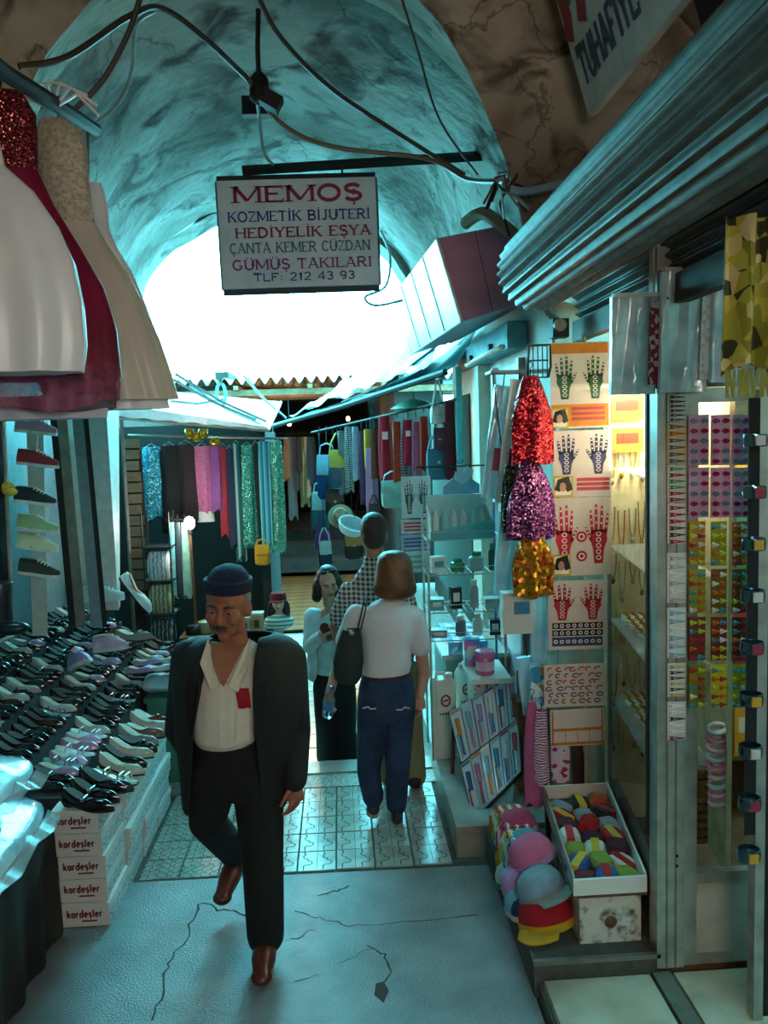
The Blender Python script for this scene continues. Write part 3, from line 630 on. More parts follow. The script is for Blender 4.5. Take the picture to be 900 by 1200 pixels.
q.ribbon([(-w*.5, -h*.85), (w*.5, -h*.85)], h*.26, o_, X, Z, 5)
q.ribbon([(-w*.48, -h*.07), (w*.48, -h*.07)], h*.12, o_, X, Z, 5)
for r in range(3): q.ribbon([(-w*.15, -h*(.77+.06*r)), (w*.42, -h*(.77+.06*r))], h*.035, o_-Y_*.0006, X, Z, 12)
portrait(q, o_-X*w*.5-Z*h, X, Z, w*.3, h*.24, 6, 7, 8, 4); q.build('print', pc, t, False)
t, w, h, q = sheet('henna_tattoo_sheet', 'glossy sheet with two navy blue henna hands, second in the column', 647, 504, 718, 583, YP-.01)
for s in (-1, 1): hand(q, o_+X*s*w*.27-Z*h*.66, X, Z, w*.36, h*.6, 2, 4, -s)
for r in range(3): q.ribbon([(-w*.1, -h*(.74+.07*r)), (w*.47, -h*(.74+.07*r))], h*.05, o_, X, Z, 12)
portrait(q, o_-X*w*.5-Z*h, X, Z, w*.34, h*.32, 6, 7, 8, 4); q.build('print', pc, t, False)
t, w, h, q = sheet('henna_tattoo_sheet', 'glossy sheet with two long red henna hands and two red discs, third in the column', 644, 583, 718, 677, YP-.02)
for s in (-1, 1): hand(q, o_+X*s*w*.28-Z*h*.85, X, Z, w*.38, h*.76, 3, 4, -s)
for z in (.5, .75):
    q.add([o_+X*(w*.09*cos(a))-Z*(h*z)+Z*w*.09*sin(a) for a in [2*pi*i/14 for i in range(14)]], [tuple(range(14))], 3); q.ribbon(arc(0, -h*z, w*.045, w*.045, 0, 360, 8), w*.02, o_-Y_*.0006, X, Z, 4)
portrait(q, o_-X*w*.48-Z*h, X, Z, w*.3, h*.28, 6, 7, 8, 4); q.build('print', pc, t, False)
t, w, h, q = sheet('henna_tattoo_sheet', 'glossy sheet with red henna hands above black and blue border strips, fourth in the column', 641, 680, 713, 765, YP-.03)
for s in (-1, 1): hand(q, o_+X*s*w*.26-Z*h*.57, X, Z, w*.38, h*.52, 3, 4, -s)
for z, c in ((.65, 7), (.755, 7), (.88, 9)):
    q.ribbon([(-w*.43, -h*z), (w*.43, -h*z)], h*(.085 if c == 7 else .13), o_, X, Z, c)
    for k in range(8): q.ribbon(arc(-w*.37+k*w*.105, -h*z, w*.03, h*.022, 0, 360, 7), h*.014, o_-Y_*.0006, X, Z, 4)
q.build('print', pc, t, False)
t, w, h, q = sheet('floral_tattoo_sheet', 'cream sheet of brown and purple floral scroll tattoos, fifth in the column', 636, 778, 712, 831, YP-.04)
for r in range(6):
    for k in range(7): q.ribbon(arc(-w*.4+k*w*.13+random.uniform(-.01, .01), -h*(.12+.15*r), w*.05, h*.045, random.uniform(0, 90), random.uniform(200, 360), 7), h*.03, o_, X, Z, [12, 10, 12, 11, 11, 10][r])
q.build('print', pc, t, False)
t, w, h, q = sheet('framed_tattoo_sheet', 'sheet with an orange border and empty white squares, lowest in the column', 643, 831, 710, 877, YP-.05)
for a, b in (((-.46, -.04), (-.46, -.96)), ((.46, -.04), (.46, -.96)), ((-.5, -.93), (.5, -.93)), ((-.46, -.55), (.46, -.55))): q.ribbon([(a[0]*w, a[1]*h), (b[0]*w, b[1]*h)], .008 if a[1] > -.5 else .015, o_, X, Z, 5)
for x in (-.22, 0, .22): q.ribbon([(x*w, -h*.58), (x*w, -h*.9)], .004, o_, X, Z, 5)
q.build('print', pc, t, False)
pl = MB().tube([at(684, 392, YP+.03), at(688, 930, YP+.03)], .014, 8); tag(pl.build('wooden_pole', M('pale wood', '#a08d6c', .6, bump=.2)), 'pale upright pole behind the column of tattoo sheets', 'pole')
wg = thing('wire_basket', 'small black wire basket hung above the red sequin scarf', 'wire basket', at(630, 405, 4.0))
for k in range(5): MB().tube([(-.045+.0225*k, 0, 0), (-.045+.0225*k, 0, -.15)], .003, 5).build('wire', m_black, wg)
for z in (0, -.07, -.15): MB().tube([(-.05, 0, z), (.05, 0, z)], .004, 5).build('wire', m_black, wg)
MB().tube([(-.05, 0, -.15), (-.055, -.03, -.1), (-.05, -.04, 0), (.05, -.04, 0), (.055, -.03, -.1), (.05, 0, -.15)], .006, 6).build('rim', m_black, wg)
# ---- cloth that hangs in gathered folds
def drape(name, label, cat, px0, py0, px1, py1, Y, mat, wt=.5, wb=1., depth=.35, folds=7, group=None, hook=True, seed=0, lean=0, cord=0):
    """cloth gathered at the top, hanging over the pixel box at distance Y"""
    top = at((px0+px1)/2, py0, Y); w = (px1-px0)*Y/FPX; h = (py1-py0)*Y/FPX
    t = thing(name, label, cat, top, (0, 0, 0), group); rs = []
    n = 28; m = 10
    for i in range(m+1):
        v = i/m; ww = w/2*(wt+(wb-wt)*min(1, v*1.8)**.7); ring = []
        for j in range(n):
            a = 2*pi*j/n; k = 1+.16*min(1, v*3)*sin(folds*a+seed+v*1.5)+.05*noise.noise(V((a, v*3, seed)))
            zz = -h*v + (.03*h*sin(3*a+seed) if i == m else 0)
            ring.append(V((ww*k*cos(a)+lean*v, ww*depth*k*sin(a), zz)))
        rs.append(ring)
    q = MB(); q.rings(rs); q.build('cloth', mat, t)
    if hook: MB().tube([(0, 0, -.01), (0, 0, .03), (.012, 0, .05), (0, 0, .065), (-.012, 0, .055)], .0025, 5).build('hook', m_black, t)
    if cord: MB().tube([(0, 0, .03), (0, 0, cord)], .003, 5).build('cord', m_black, t)
    return t, w, h
drape('sequin_scarf', 'crimson sequined hip scarf hung below the wire basket', 'scarf', 598, 440, 645, 542, 3.98, sequin('red sequins', '#8f0a1c', '#e8404a'), .35, 1, .6, 5, 'sequined hip scarves', seed=1)
drape('sequin_scarf', 'purple and pink sequined hip scarf below the crimson one', 'scarf', 594, 538, 647, 632, 4.0, sequin('purple sequins', '#5a1e63', '#d98ab0'), .3, 1, .6, 5, 'sequined hip scarves', seed=2)
drape('sequin_scarf', 'black sequined scarf hanging left of the purple one', 'scarf', 588, 545, 608, 625, 4.03, sequin('black sequins', '#121a14', '#5f7a66'), .6, 1, .5, 4, 'sequined hip scarves', seed=3, lean=-.01)
drape('sequin_scarf', 'red and gold sequined hip scarf, lowest of the sequined scarves', 'scarf', 600, 622, 648, 700, 3.97, sequin('gold sequins', '#b5841a', '#9c1420', 60), .4, 1, .6, 6, 'sequined hip scarves', seed=4)
m_bluep = M('pale blue plastic wrap', '#a9d2dd', .18, 0, col2='#7fb6c8', scale=7, bump=.4, bscale=16, coat=.5)
def packet(label, px0, py0, px1, py1, Y, mat, lab=None, tilt=0, group=None, name='wrapped_packet', lc='#8f1f3a', thick=.03, lz=(.55, .75), cord=0):
    p = at((px0+px1)/2, py0, Y); w = (px1-px0)*Y/FPX; h = (py1-py0)*Y/FPX
    t = thing(name, label, 'packet', p, (0, R(tilt), R(random.uniform(-8, 8))), group)
    q = MB(); q.slab(lambda u, v: V(((u-.5)*w*(1-.05*sin(v*9)), -.012*sin(pi*u)*sin(pi*v)-.004*sin(u*15+v*4), -h*v)), 8, 8, (0, thick, 0)); q.build('pouch', mat, t)
    if lab: MB().box((.1*w, -.015, -h*(lz[0]+lz[1])/2), (w*.5, .006, h*(lz[1]-lz[0]))).build('label', col(lc), t, False)
    if cord: MB().tube([(0, thick/2, -.01), (0, thick/2, at(600, 436, 4.25).z-p.z)], .003, 5).build('cord', m_black, t)
    return t
packet('white packet with a crimson label hung before the pale wall, left one', 580, 452, 601, 585, 4.3, m_bluep, 1, 8, 'white packets beside the sequin scarves', cord=.2)
packet('white packet with a crimson label hung before the pale wall, right one', 598, 445, 624, 592, 4.2, M('white wrap', '#d9dad6', .2, coat=.4), 1, 8, 'white packets beside the sequin scarves')
packet('clear blue wrapped packet below the white packets', 585, 600, 612, 700, 4.2, m_bluep, tilt=5, group='blue wrapped packets', cord=.3)
packet('white box-like packet with a blue label under the gold scarf', 588, 695, 626, 745, 4.05, white, 1, 0, lc='#3f8fb5', group=None, thick=.08, lz=(.2, .5))
packet('blue wrapped packet behind the pink leggings, upper one', 622, 700, 641, 780, 4.12, m_bluep, group='blue wrapped packets')
packet('crumpled blue packet beside the brown cardboard', 605, 770, 632, 842, 4.25, m_bluep, group='blue wrapped packets', tilt=-6, cord=.32)
packet('patterned blue packet hanging beside the floral tattoo sheet', 622, 782, 640, 850, 4.1, blotch('blue orange print', ['#8fc4d6', '#b9d6de', '#c98a4a', '#4a90b5', '#d8e4e6'], 22, .25), group='blue wrapped packets')
zr_ = at(600, 436, 4.25).z; xr_ = at(572, 436, 4.25).x
tag(MB().box(((xr_+1.16)/2, 4.26, zr_), (1.16-xr_, .16, .012)).build('packet_rack', m_alud), 'thin metal rack fixed to the wall carrying the wrapped packets', 'rack')
# leggings and pouch
drape('pink_legging', 'long plain pink legging hanging beside the brush packs', 'legging', 613, 822, 634, 952, 3.96, col('#b55a86', .85), .45, 1, .5, 2, 'pink hosiery', seed=2)
drape('striped_legging', 'crimson and white striped legging hanging beside the pink one', 'legging', 626, 832, 643, 925, 3.93, stripes('hosiery stripes', ['#d9c9d0', '#8a2a55', '#d9c9d0', '#6d3a72'], 38, 'Z', dist=.8), .8, 1, .5, 3, 'pink hosiery', seed=5)
drape('heart_pouch', 'pale pink pouch with crimson hearts below the framed tattoo sheet', 'pouch', 644, 874, 669, 918, 4.1, blotch('heart print', ['#dcb9c4', '#dcb9c4', '#dcb9c4', '#a02a50', '#d9c4cc'], 45), .9, 1, .4, 2, seed=3)
drape('brown_pouch', 'dark brown cloth pouch hanging right of the heart pouch', 'pouch', 669, 872, 684, 930, 4.12, col('#3d261d', .8), .9, 1, .4, 3, seed=7)
# ================================================================ RIGHT: tray, hats, overhead shutter, signs
# ---- wooden box, tray of gloves
wb = thing('painted_wooden_box', 'scuffed white painted wooden box under the glove tray', 'box', V((1.02, 3.34, .141)))
MB().box((0, 0, .106), (.25, .4, .21)).build('body', M('scuffed white paint', '#c9c5b6', .6, col2='#5c564a', scale=22, ramp=(.32, .5), bump=.3), wb, False)
MB().lathe([(.02, 0), (.026, .004), (.02, .008)], 14, (.0, -.2, .09), rot=Matrix.Rotation(R(90), 3, 'X')).build('knot', m_wood, wb)
MB().box((0, 0, .216), (.27, .42, .01)).build('lid', m_wood, wb, False)
P0, P1, P2, P3 = V((.86, 3.1, .37)), V((1.155, 3.1, .37)), V((1.28, 3.98, .37)), V((.95, 3.98, .37))
def tp(u, v, z=0): return P0.lerp(P1, u).lerp(P3.lerp(P2, u), v)+V((0, 0, z))
tr = thing('display_tray', 'white edged sloping tray full of packed gloves and socks', 'tray')
def tbar(u0, v0, u1, v1, z0, z1): return MB().hexa([tp(u0, v0, z0), tp(u1, v0, z0), tp(u1, v1, z0), tp(u0, v1, z0), tp(u0, v0, z1), tp(u1, v0, z1), tp(u1, v1, z1), tp(u0, v1, z1)])
tbar(0, 0, 1, 1, -.012, 0).build('board', m_wood, tr, False)
tbar(0, 0, 1, .015, 0, .065).build('front_edge', white, tr, False)
tbar(0, .985, 1, 1, 0, .065).build('back_edge', white, tr, False)
tbar(0, .015, .03, .985, 0, .075).build('side_edge', m_alu, tr, False); tbar(.97, .015, 1, .985, 0, .075).build('side_edge', white, tr, False)
for v in (.06, .94):
    for u in (.06, .94): MB().box(tp(u, v, -.125), (.025, .025, .2)).build('leg', m_wood, tr, False) if not (v < .5) else None
def softpack(label, name, cat, p, size, rz, mat, band, group, tilt=0):
    t = thing(name, label, cat, p, (R(tilt), 0, rz), group); q = MB(); a, b, c = size
    q.rings([[V((a/2*k*(abs(cos(th))**.5*(1 if cos(th) > 0 else -1)), b/2*k*(abs(sin(th))**.5*(1 if sin(th) > 0 else -1)), z)) for th in [2*pi*i/16 for i in range(16)]] for k, z in ((.8, 0), (1, c*.3), (.97, c*.7), (.75, c))]); q.build('fabric', mat, t)
    if band: MB().box((0, 0, c*.52), (a*.36, b*1.01, c*1.0)).build('paper_band', band, t, False)
    return t
gl = [('#6a1620', 'dark red'), ('#1b1a1c', 'black'), ('#b01a22', 'bright red'), ('#d2cdc4', 'white'), ('#274a86', 'blue'), ('#cf5a1a', 'orange'), ('#8f9aa0', 'grey'), ('#4c2236', 'plum'), ('#7d8a2a', 'olive')]
bandm = [col('#c9c2b2', .3), col('#b3292f', .3), col('#3a63a8', .3), col('#d6b03a', .3)]
k = 0
for r in range(7):
    for c in range(3):
        h_, nm = gl[(k*4+r) % 9]; p = tp(.2+.3*c+random.uniform(-.02, .02), .09+.125*r, .002)
        softpack('%s packed gloves, %s in the %s row from the front of the tray' % (nm, ('left', 'middle', 'right')[c], ORD[r]), 'glove_pack', 'gloves', p, (.095, .125, random.uniform(.03, .06)), R(random.uniform(-40, 40)), M('knit '+h_, h_, .85, bump=.4, bscale=120), bandm[k % 4] if k % 2 else None, 'packed gloves in the tray')
        k += 1
fl_ = MB(); fl_.tube([tp(.35, .5, .12), tp(.4, .53, .125)], .012, 6)
# ---- pile of knitted hats left of the tray
def hat(label, p, r, mat, brim, rot, peak=False):
    t = thing('knitted_hat', label, 'hat', p, rot, 'hats piled beside the tray'); q = MB()
    q.lathe([(r*.98, 0), (r*1.02, r*.3), (r*.97, r*.62), (r*.78, r*.95), (r*.45, r*1.15), (.003, r*1.22)], 20); q.build('crown', mat, t)
    MB().lathe([(r*.99, -.004), (r*1.06, 0), (r*1.06, r*.26), (r*1.0, r*.28)], 20).build('brim', brim, t)
    if peak: MB().slab(lambda u, v: V(((u-.5)*1.5*r, -r*.9-r*.8*v*(1-(2*u-1)**2*.6), .01-.02*v)), 8, 4, (0, 0, .006)).build('peak', brim, t)
    return t
K = lambda h: M('wool '+h, h, .9, bump=.5, bscale=150)
hats = [('pink knitted hat with a lilac brim, on top of the hat pile', (640, 1010), .3, .085, '#c9668c', '#a985b0', 0), ('pale blue and grey cap facing the lane, on the pile front', (648, 1050), .24, .085, '#7f9aa8', '#8a8c88', 1),
        ('lilac knitted hat at the left of the pile', (612, 1040), .2, .07, '#b48fbf', '#d0a0b8', 0), ('bright red cap with a yellow brim at the bottom front', (655, 1082), .142, .095, '#a81220', '#c9961f', 1),
        ('navy hat peeking out below the grey cap', (618, 1075), .142, .06, '#1d2b58', '#c9c3b8', 0), ('turquoise knitted hat behind the pink one', (618, 1000), .25, .075, '#4fa3ad', '#d8d4c8', 0),
        ('mustard and white knitted hat on the lane side', (604, 1012), .16, .07, '#b98a2a', '#e0d8cc', 0), ('sky blue knitted hat wedged beside the red cap', (600, 1065), .142, .07, '#6fa8c0', '#c9b9c4', 0), ('white and green knitted hat low on the lane side', (596, 1035), .142, .07, '#c9cfc0', '#5f9a6a', 0),
        ('rose knitted hat near the back of the pile', (610, 975), .27, .075, '#a8466a', '#c9a0b5', 0)]
for lab, (px, py), z, r, c1, c2, pk in hats:
    p = atz(px, py, z); p.x = min(max(p.x, .735), .80); p.z = z
    hat(lab, p, r*1.22, K(c1), K(c2), (R(-18+random.uniform(-12, 12)), R(-14), random.uniform(-.6, .6)), pk)
for i, (py, c1, nm) in enumerate(((985, '#4f9aa8', 'teal striped'), (972, '#c9b23a', 'yellow striped'), (962, '#b0446a', 'raspberry'), (952, '#7a9a3a', 'green'), (945, '#c97a3a', 'orange patterned'))):
    softpack('%s folded knit cap, %s from the back of the hat pile' % (nm, ORD[4-i]), 'folded_knit_hat', 'hat', V((.775, 3.62+.085*i, .142+.012*i)), (.2, .085, .2-.012*i), R(random.uniform(-8, 8)), stripes('knit stripe '+c1, [c1, '#d8d0c4', c1, '#5c3a55'], 22, 'X', .9, .5), None, 'folded caps behind the hat pile')
lipb = MB().box((.93, 3.03, .15), (.5, .02, .018)); tag(lipb.build('metal_edge_strip', m_alud), 'dull metal edge strip along the front of the plinth', 'edge strip')

# ---- roller shutter overhead
rs = thing('roller_shutter', 'rolled ribbed metal shutter running overhead above the right hand shop', 'shutter', V((0, 0, 0)))
cf = at(628, 318, 3.72); cn = V((cf.x+.03, 1.05, cf.z+.03)); rad = .167
q = MB(); rings = []; n = 208
for yv in (0, .3, .62, 1):
    c = cf.lerp(cn, yv)
    rings.append([c+V(((rad+.0085*sin(a*26))*cos(a), 0, (rad+.0085*sin(a*26))*sin(a))) for a in [2*pi*j/n for j in range(n)]])
q.rings(rings); q.build('roll', m_galv, rs)
q = MB()
def slat(u, v): z = 3.02-.3*v; return V((1.17+.05*v+.012*sin(v*2*pi*7), 4.2-3.2*u, z))
q.slab(slat, 2, 70, (.01, 0, 0)); q.build('curtain', M('dark ribbed shutter', '#4c4f48', .5, .5, col2='#3a3d38', scale=10), rs)
q = MB(); q.box((1.225, 2.6, 2.69), (.05, 3.3, .1)); q.build('bottom_beam', M('brown painted beam', '#4a3a2c', .6, .2, col2='#33271d', scale=8), rs, False)
MB().tube([V((1.19, 3.05, 2.73)), V((1.17, 3.05, 2.69)), V((1.165, 3.05, 2.66)), V((1.175, 3.0, 2.645)), V((1.18, 2.95, 2.66))], .008, 7).build('hook', m_black, rs)
MB().tube([cf, cf+V((0, .12, 0))], .04, 12).build('axle', m_black, rs)
lk = thing('shutter_motor', 'dark shutter gear and curled hose below the end of the rolled shutter', 'motor', at(655, 385, 4.12))
MB().box((0, 0, 0), (.08, .08, .09)).build('gearbox', m_black, lk, False); MB().lathe([(.03, 0), (.03, .03)], 12, (-.01, -.04, .01), rot=Matrix.Rotation(R(90), 3, 'X')).build('wheel', m_alud, lk)
MB().tube([(-.01, 0, .04), (-.05, 0, .08), (-.07, 0, .14), (-.05, .0, .2), (0, .02, .24)], .02, 8).build('hose', M('grey hose', '#5b5a52', .5), lk)
# ---- haberdashery board leaning out over the shutter
sb = thing('shop_sign_board', 'white haberdashery sign board with red and blue letters above the shutter', 'sign', V((0, 0, 0)))
a0, a1 = at(690, 137, 3.6), at(648, -12, 3.6)
dirY = V((.02, -1.9, .02)); uu = (a1-a0)
q = MB(); nrm = V((-1, 0, -.3)).normalized()
q.prism([a0, a0+dirY, a0+dirY+uu*1.3, a0+uu*1.3], V((.04, 0, .01))); q.build('board', M('white sign board', '#c9cfcc', .35, col2='#aab4b4', scale=6), sb, False)
q = MB(); un = dirY.normalized(); vn = uu.normalized(); oo = a0+V((-.003, 0, -.001))
text(q, 'TUHAFİYE', oo+un*.06+vn*.1, un, vn, .15, .62, .16, False, 0)
q.build('small_lettering', col('#23405f', .4), sb, False)
q = MB()
for k, (x, w_) in enumerate(((.05, .09), (.22, .09), (.38, .09), (.56, .09))):
    q.ribbon([(x, .62), (x+.02, .38), (x-.02, .3)], w_, oo, un, vn, 0); q.ribbon([(x-.03, .5), (x+.09, .52)], .05, oo, un, vn, 0)
    q.ribbon([(x+.05, .66), (x+.08, .4)], .03, oo, un, vn, 1)
q.build('large_lettering', [col('#8a1a2a', .4), col('#1f5f80', .4)], sb, False)
# ---- hanging MEMOS sign
YS = 5.2
tl0, tr0, bl0, br0 = at(253, 212, YS), at(440, 207, YS), at(261, 339, YS), at(445, 333, YS)
sg = thing('hanging_shop_sign', 'white hanging shop sign with six lines of red, blue and green lettering', 'sign', (bl0+br0)/2)
o = sg.location; q = MB(); q.prism([tl0-o, tr0-o, br0-o, bl0-o], (0, .06, 0)); q.build('panel', M('white sign face', '#c9cdd2', .35, col2='#b4bcc4', scale=5), sg, False)
q = MB()
for a, b in ((tl0, tr0), (tr0, br0), (br0, bl0), (bl0, tl0)): q.tube([a-o+V((0, .03, 0)), b-o+V((0, .03, 0))], [(.012, .036)]*2, 4)
q.build('frame', M('dark grey frame', '#2b3036', .5), sg, False)
U = (br0-bl0); Vv = (tl0-bl0); Wd_, Hd_ = U.length, Vv.length; U.normalize(); Vv.normalize()
for s, x0, x1, y0, h, c, wt, sf in (('MEMOŞ', .1, .93, .79, .15, '#8c1238', .23, True), ('KOZMETİK BİJUTERİ', .06, .965, .615, .095, '#1f3f86', .17, True), ('HEDİYELİK EŞYA', .1, .965, .465, .095, '#8c1238', .2, True),
                               ('ÇANTA KEMER CÜZDAN', .06, .955, .325, .095, '#1f6f74', .15, True), ('GÜMÜŞ TAKILARI', .07, .965, .17, .095, '#7a2a7a', .18, True), ('TLF: 212 43 93', .2, .85, .06, .075, '#24457c', .18, False)):
    q = MB(); text(q, s, bl0-o+V((0, -.004, 0))+U*(x0*Wd_)+Vv*(y0*Hd_), U, Vv, h*Hd_, (x1-x0)*Wd_, wt, sf); q.build('lettering', col(c, .4), sg, False)
for px in (287, 401): MB().tube([at(px, 211, YS+.03)-o, at(px, 195, YS+.03)-o], .006, 6).build('hanger', m_black, sg)
bar = MB().tube([at(284, 200, YS+.03), at(575, 182, YS+.03)], [(.03, .03)]*2, 4); tag(bar.build('sign_bar', m_black), 'black steel bar fixed to the vault that carries the hanging sign', 'bar')
# ---- purple sign box sticking out from the right wall
pb = thing('sign_light_box', 'leaning light box with a purple end and white side above the lane', 'sign box', V((0, 0, 0)))
A0, A1, A2, A3 = at(541, 377, 4.75), at(622, 352, 4.75), at(600, 262, 4.75), at(512, 279, 4.75)
B0 = at(481, 416, 6.7); D = V((B0.x-A0.x, 1.95, B0.z-A0.z))
q = MB(); q.hexa([A0, A1, A1+D, A0+D, A3, A2, A2+D, A3+D]); 
for f in range(6): q.m[f] = 1
q.m[5] = 2; q.m[0] = 3
q.m[2] = 0
q.build('casing', [M('dusty purple sheet', '#b87890', .55, col2='#a06680', scale=6), white, M('white sign plastic', '#dfe3e3', .3), M('grey purple sheet', '#8a8594', .5)], pb, False)
for t_ in (.25, .5, .75): MB().tube([A0+D*t_+V((-.002, 0, 0)), A3+D*t_+V((-.002, 0, 0))], .004, 5).build('rib', white, pb)
MB().tube([A0, A3], .008, 6).build('edge_trim', m_alu, pb); MB().tube([A0, A0+D], .008, 6).build('edge_trim', m_alud, pb)
mm = MB(); mm.ribbon([((A0.lerp(A1, .45)).x, A0.lerp(A1, .45).z), (A3.lerp(A2, .5).x, A3.lerp(A2, .5).z)], .004, V((0, 4.746, 0)), X, Z); mm.build('seam', col('#4c2836'), pb, False)
# ---- fascia with tube light below the box
fs = thing('fascia_lamp', 'teal shop fascia with a fluorescent batten over the pale doorway', 'lamp', V((1.08, 6.0, 2.75)))
MB().box((0, 0, .02), (.12, 2.0, .16)).build('fascia', M('teal painted fascia', '#3f8f96', .5, col2='#2f747c', scale=8), fs, False)
MB().tube([(-.075, -.9, -.04), (-.075, .5, -.04)], .016, 8).build('tube', M('unlit tube glass', '#e4e2d0', .2), fs)
for y in (-.5, .3): MB().box((-.07, y, -.01), (.03, .05, .05)).build('clip', m_black, fs, False)
# pale door in the right hand shop wall
d2 = thing('door_2', None, None, (1.14, 5.9, .12)); d2['kind'] = 'structure'
MB().box((0, -.35, 1.25), (.03, .75, 2.5)).build('door_leaf', M('pinkish glazed door', '#c9aeb0', .3, col2='#b9a0a4', scale=4), d2, False)
MB().box((-.005, .12, 1.25), (.05, .07, 2.55)).build('door_frame', white, d2, False); MB().box((-.005, -.75, 1.25), (.05, .06, 2.55)).build('door_frame', m_alud, d2, False)
MB().box((-.02, -.3, 1.95), (.006, .3, .12)).build('sticker', col('#b5486a'), d2, False)
struct(MB().box((1.12, 6.75, 1.35), (.12, .9, 2.7)), 'trim_11', M('cream pillar paint', '#d6cdb8', .5))
# ---- spot lamp cluster, cables, pipes, hole in the vault
sl = thing('spot_lamp', 'small black spot lamp cluster fixed to the middle of the vault', 'lamp', at(303, 85, 4.25))
MB().lathe([(.02, .0), (.045, -.03), (.05, -.12), (.03, -.14)], 12, (0, 0, 0)).build('lamp_body', m_black, sl); MB().box((.05, 0, -.13), (.11, .08, .07), Matrix.Rotation(R(30), 3, 'Y')).build('lamp_head', m_black, sl, False)
MB().tube([(0, 0, 0), (0, .01, .12), (0.01, .02, .3)], .012, 6).build('stem', m_black, sl)
vh = MB().box(at(305, 125, 4.9), (.2, .06, .1)); tag(vh.build('painted_hole', m_black, None, False), 'flat black box standing for a hole in the vault behind the spot lamp', 'painted hole')  # black box put in to give the dark of a vault hole
def cable(label, pts, r=.012, mat=None, cat='cable', name='cable'):
    P = [at(*p) for p in pts]; out = []
    for i in range(len(P)-1):
        p0, p1, p2, p3 = P[max(i-1, 0)], P[i], P[i+1], P[min(i+2, len(P)-1)]
        for k in range(8):
            t = k/8; out.append(.5*((2*p1)+(p2-p0)*t+(2*p0-5*p1+4*p2-p3)*t*t+(3*p1-p0-3*p2+p3)*t**3))
    out.append(P[-1]); return tag(MB().tube(out, r, 7).build(name, mat or m_cab), label, cat)
m_cab = M('brown rubber cable', '#3d3128', .5); m_cabw = M('pale cable', '#8fa3a3', .4); m_cabt = M('tan cable', '#6d5a44', .5)
cable('thick dark cable arching across the upper left of the vault', [(22, 78, 3.2), (80, 66, 3.3), (150, 20, 3.5), (190, 10, 3.7), (240, 45, 3.9), (290, 92, 4.2)], .013)
cable('tan cable sagging from the spot lamp to the wire bundle', [(290, 92, 4.2), (330, 145, 4.4), (390, 172, 4.6), (500, 186, 4.6), (548, 210, 4.3), (595, 212, 3.7)], .012, m_cabt)
cable('long black cable running diagonally down to the sign bar', [(300, -10, 3.9), (330, 45, 4.1), (390, 105, 4.4), (480, 165, 4.6), (545, 205, 4.6)], .012)
cable('dark branch cable dropping at the upper left behind the dresses', [(165, -5, 3.5), (150, 40, 3.5), (120, 95, 3.5), (80, 135, 3.5)], .011)
cable('pale cable looping down the left side of the vault', [(182, 12, 3.7), (160, 30, 3.8), (155, 80, 4.0), (140, 120, 4.1), (95, 158, 4.2)], .009, m_cabw)
cable('pale thin cable dropping from the spot lamp to the sign bar', [(300, 105, 4.6), (304, 140, 4.9), (309, 178, 5.1), (320, 193, 5.2)], .009, m_cabw)
cable('thin wire hanging down the brown plaster', [(470, -5, 3.6), (490, 60, 3.62), (515, 140, 3.66), (560, 205, 3.68)], .005)
cable('white cable dangling at the right of the hanging sign', [(446, 270, 5.6), (457, 300, 5.6), (452, 335, 5.6), (428, 348, 5.6), (440, 358, 5.6), (472, 352, 5.6)], .009, m_cabw)
cable('pale blue conduit pipe behind the rolled shutter', [(598, 222, 3.66), (620, 224, 3.66), (660, 215, 3.66)], .018, M('blue pipe', '#8fb3c4', .3), 'pipe', 'conduit_pipe')
cable('fat tan hose curving over the purple sign box', [(610, 282, 4.45), (590, 265, 4.5), (565, 250, 4.6), (545, 262, 4.75)], .035, M('tan hose', '#8a7a5c', .5), 'hose', 'bent_hose')
wbn = thing('wire_bundle', 'tangled bundle of loose wires beside the end of the shutter', 'wires', at(592, 225, 3.68))
for k in range(14):
    a = random.uniform(0, 2*pi); L = random.uniform(.06, .16)
    MB().tube([(0, 0, 0), (L*.5*cos(a), .02*sin(k), L*.5*sin(a)+.02), (L*cos(a+.5), .03*sin(k*2), L*sin(a+.5)-.05)], random.uniform(.004, .009), 5).build('wire', [m_cab, m_cabw, m_cabt, m_black][k % 4], wbn)

dk = thing('dark_bundle', 'dark cloth bundle with a tan cord at the upper right corner', 'bundle', at(892, -30, 1.9))
q = MB(); q.rings([[V((r_*cos(t)*(1+.12*sin(5*t)), r_*.8*sin(t), z)) for t in [2*pi*i/24 for i in range(24)]] for r_, z in ((.04, .1), (.11, .05), (.13, -.04), (.11, -.12), (.05, -.16))]); q.build('cloth', M('black cloth', '#0e0b09', .9, bump=.4), dk)
MB().tube([(-.09, -.09, -.02), (-.05, -.11, -.07), (.0, -.115, -.1), (.05, -.11, -.13)], .008, 6).build('cord', M('tan cord', '#7a5a34', .7), dk); MB().tube([(0, 0, .09), (0, .05, .4)], .006, 5).build('hanging_string', m_cabt, dk)
# ================================================================ RIGHT, MIDDLE DISTANCE: cosmetics stand
KZ = .112
